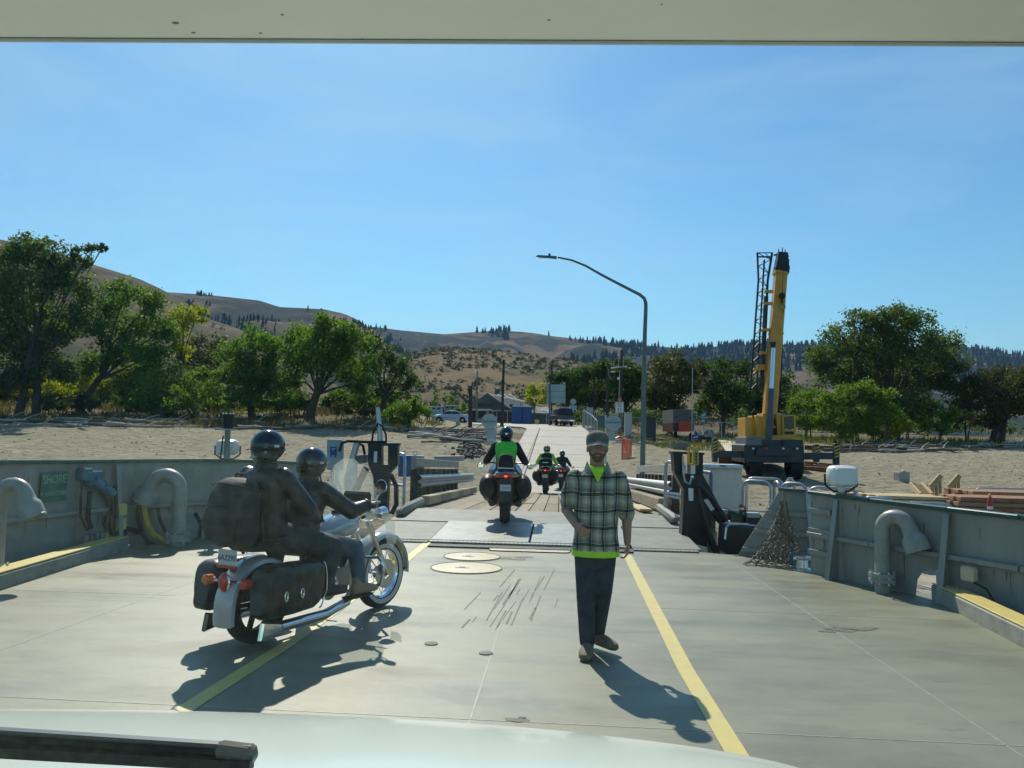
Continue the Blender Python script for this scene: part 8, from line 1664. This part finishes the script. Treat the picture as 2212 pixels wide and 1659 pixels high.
# rubble beside the ramp approach
T = []
for _ in range(420):
    g = G(random.gauss(1020, 16), random.uniform(945, 990)); s = random.uniform(0.05, 0.22); a = RNG.normal(size=(8, 3)) * 0.25
    c = np.array([(-1, -1, -1), (1, -1, -1), (1, 1, -1), (-1, 1, -1), (-1, -1, 1), (1, -1, 1), (1, 1, 1), (-1, 1, 1)]) * 0.5 + a; c = c * s * np.array([1, 1, .7]) + np.array(g)
    for f in ((3, 2, 1, 0), (4, 5, 6, 7), (0, 1, 5, 4), (1, 2, 6, 5), (2, 3, 7, 6), (3, 0, 4, 7)): T += [c[i] for i in f]
o = cloud_mesh('rubble', np.array(T), 4, mat('dark_rubble', (0.075, 0.07, 0.06), 0.9, 0, 0.4, 3)); o['kind'] = 'stuff'; tag(o, 'dark broken rubble spilling down beside the ramp approach', 'rubble')
T = []
for _ in range(1300):
    d = random.uniform(30, 62); l = random.uniform(-34, 40); p = _h * d + _r * l
    if abs(p.x - ROADC) < 3: continue
    z = ground_z(p.x, p.y); s = random.uniform(0.02, 0.075); a = RNG.normal(size=(4, 3)) * 0.3; c = (np.array([(-1, -1, 0), (1, -1, 0), (0, 1, 0), (0, 0, 0.8)]) + a) * s + np.array((p.x, p.y, z))
    for f in ((0, 1, 3), (1, 2, 3), (2, 0, 3)): T += [c[i] for i in f]
o = cloud_mesh('beach_litter', np.array(T), 3, mat('beach_bits', (0.15, 0.13, 0.10), 0.9, 0, 0.5, 2)); o['kind'] = 'stuff'; tag(o, 'small stones and wood bits strewn over the sand', 'litter')
for px, py, w in ((1437, 944, 4), (1443, 943, 5), (1433, 945, 3)):
    g = G(px, py); t = thing('cut_log', 'pale freshly cut log round lying in weeds by the truck', 'log', g, random.random() * 3, group='cut log rounds by the truck'); MB().cyl((-0.3, 0, 0.16), (0.3, 0, 0.16), 0.17, n=12).build('log_bark', drift2, t, smooth=True)
    for x in (-0.305, 0.305): MB().cyl((x - 0.004, 0, 0.16), (x + 0.004, 0, 0.16), 0.155, n=12).build('cut_face', woodl, t)
# ================================================================ the motorhome the photograph was taken from
mh = thing('motorhome', 'white motorhome bonnet, wiper and over-cab bunk framing the view', 'motorhome', (0, -1.0, 0.0))
whp = mat('motorhome_white', (0.70, 0.76, 0.67), 0.22, 0, 0.03, 2, coat=0.5)
edge = [(-420, 1535), (-200, 1527), (0, 1525), (280, 1526), (560, 1532), (830, 1543), (1100, 1560), (1300, 1579), (1500, 1605), (1640, 1630), (1750, 1659), (1850, 1695), (1950, 1760)]
rings = []
ze = EYE.z - 0.62
E_ = []
for x, y in edge: E_.append(W(x, y, z=ze))
for i, p in enumerate(E_):
    f = i / (len(E_) - 1); c = V(p.x * 0.96, 0.66, EYE.z - 0.50); row = []
    row.append(V(p.x, p.y + 0.02, 0.45)); row.append(V(p.x, p.y + 0.035, ze - 0.12)); row.append(V(p.x, p.y + 0.015, ze - 0.03)); row.append(p)
    for k in range(1, 9):
        s = k / 8; q = p.lerp(c, s); q.z = ze + (c.z - ze) * math.sin(s * math.pi / 2) ** 0.8; row.append(q)
    rings.append(row)
b = MB(); n = len(rings[0]); b.add([q for r in rings for q in r], [(i * n + j, (i + 1) * n + j, (i + 1) * n + j + 1, i * n + j + 1) for i in range(len(rings) - 1) for j in range(n - 1)])
o = b.build('bonnet', whp, mh, world=True, smooth=True); o.modifiers.new('sub', 'SUBSURF').render_levels = 2
for x0, x1 in ((-0.55, -0.50),): pass
MB().box((-0.35, 0.62, EYE.z - 0.545), (1.9, 0.14, 0.05)).build('cowl', blackrub, mh, world=True)
wa, wb = W(-300, 1575, 0.60), W(548, 1630, 0.585)
wp = MB().bar(wa, wb, 0.008, 0.0062).build('wiper_blade', blackrub, mh, world=True, bevel=0.003)
up = V(0, 0, 1)
MB().bar(wa + V(0, 0, 0.005), wb + V(0, 0, 0.005), 0.0095, 0.0032).build('wiper_spine', mat('wiper_grey', (0.10, 0.105, 0.10), 0.3), wp, world=True, bevel=0.002)
MB().bar(wa + V(0, -0.004, -0.008), wb + V(0, -0.003, -0.0055), 0.0095, 0.007).build('wiper_rubber', blackrub, wp, world=True)
e = (wb - wa).normalized(); MB().bar(wb - e * 0.027 + V(0, 0, 0.002), wb + e * 0.003, 0.0125, 0.014).build('end_cap', mat('wiper_cap', (0.16, 0.16, 0.14), 0.25), wp, world=True, bevel=0.006, seg=2)
# over-cab bunk
pl, pr_ = W(-900, 91, 0.90), W(3100, 109, 0.90)
fib = mat('stained_fibreglass', (0.66, 0.67, 0.60), 0.5, 0, 0.06, 3, bump=0.1, bscale=14)
back = V(0, -2.2, 0.04)
MB().hull([pl, pr_, pr_ + back, pl + back, pl + V(0, -0.25, 0.75), pr_ + V(0, -0.25, 0.75), pr_ + back + V(0, 0, 0.75), pl + back + V(0, 0, 0.75)]).build('over_cab_bunk', fib, mh, world=True, bevel=0.010, seg=3)
MB().bar(pl + V(0, -0.012, -0.001), pr_ + V(0, -0.012, -0.001), 0.007, 0.004).build('drip_trim', mat('grey_trim', (0.42, 0.46, 0.45), 0.5), mh, world=True, bevel=0.003)
speck = mat('bug_speck', (0.20, 0.19, 0.15), 0.8)
for i in range(7):
    x = random.uniform(0, 2212); y = random.uniform(4, 88); q = W(x, y, 1.0); v = (q - EYE); 
    # where the sight line meets the bunk's underside
    nrm = (pr_ - pl).cross(back).normalized(); tt = (pl - EYE).dot(nrm) / v.dot(nrm); c = EYE + v * tt; r = random.choice((0.001, 0.0014, 0.0018, 0.003))
    MB().ball(c, (r * random.uniform(0.8, 1.8), r, 0.0008), 7, 4).build('bug_speck', speck, mh, world=True)
# dusty windscreen: a thin glass sheet whose film of dust scatters a little sunlight
dm = bpy.data.materials.new('windscreen_dust'); dm.use_nodes = True; dn_, dl = dm.node_tree.nodes, dm.node_tree.links; dn_.clear()
do = dn_.new('ShaderNodeOutputMaterial'); dvv = dn_.new('ShaderNodeVolumePrincipled'); dvv.inputs['Color'].default_value = (0.80, 1.0, 0.86, 1); dvv.inputs['Anisotropy'].default_value = 0.55
dtc = dn_.new('ShaderNodeTexCoord')
def dnoise(s, a, c, lo, hi, det=3):
    q = dn_.new('ShaderNodeTexNoise'); q.inputs['Scale'].default_value = s; q.inputs['Detail'].default_value = det; dl.new(dtc.outputs['Object'], q.inputs['Vector'])
    r = dn_.new('ShaderNodeMapRange'); r.inputs[1].default_value = a; r.inputs[2].default_value = c; r.inputs[3].default_value = lo; r.inputs[4].default_value = hi; dl.new(q.outputs[0], r.inputs[0]); return r.outputs[0]
dmul = dn_.new('ShaderNodeMath'); dmul.operation = 'MULTIPLY'; dl.new(dnoise(3.2, 0.3, 0.72, 1.3, 3.4), dmul.inputs[0]); dl.new(dnoise(170, 0.4, 0.7, 0.6, 1.7, 2), dmul.inputs[1])
dsep = dn_.new('ShaderNodeSeparateXYZ'); dl.new(dtc.outputs['Object'], dsep.inputs[0]); dgr = dn_.new('ShaderNodeMapRange'); dgr.inputs[1].default_value = -0.20; dgr.inputs[2].default_value = 0.03; dgr.inputs[3].default_value = 2.3; dgr.inputs[4].default_value = 0.5; dl.new(dsep.outputs[0], dgr.inputs[0])
dm2 = dn_.new('ShaderNodeMath'); dm2.operation = 'MULTIPLY'; dl.new(dmul.outputs[0], dm2.inputs[0]); dl.new(dgr.outputs[0], dm2.inputs[1]); dl.new(dm2.outputs[0], dvv.inputs['Density']); dl.new(dvv.outputs[0], do.inputs['Volume'])
yz = lambda z: 0.415 - 0.5 * z
MB().hull([V(-1.25, yz(-0.40), EYE.z - 0.40), V(1.05, yz(-0.40), EYE.z - 0.40), V(1.05, yz(-0.40) + 0.006, EYE.z - 0.40), V(-1.25, yz(-0.40) + 0.006, EYE.z - 0.40), V(-1.25, yz(0.36), EYE.z + 0.36), V(1.05, yz(0.36), EYE.z + 0.36), V(1.05, yz(0.36) + 0.006, EYE.z + 0.36), V(-1.25, yz(0.36) + 0.006, EYE.z + 0.36)]).build('windscreen', dm, mh, world=True)
# ================================================================ air
hm = bpy.data.materials.new('pale_haze'); hm.use_nodes = True; hn = hm.node_tree.nodes; hn.clear()
ho = hn.new('ShaderNodeOutputMaterial'); hv_ = hn.new('ShaderNodeVolumePrincipled'); hv_.inputs['Color'].default_value = (0.35, 0.62, 1.0, 1); hv_.inputs['Density'].default_value = 0.00007; hv_.inputs['Anisotropy'].default_value = 0.0
hm.node_tree.links.new(hv_.outputs[0], ho.inputs['Volume'])
o = MB().box((0, 2000, 211), (9600, 5600, 430)).build('haze', hm); o['kind'] = 'stuff'; tag(o, 'thin pale blue air haze over the whole valley', 'haze')
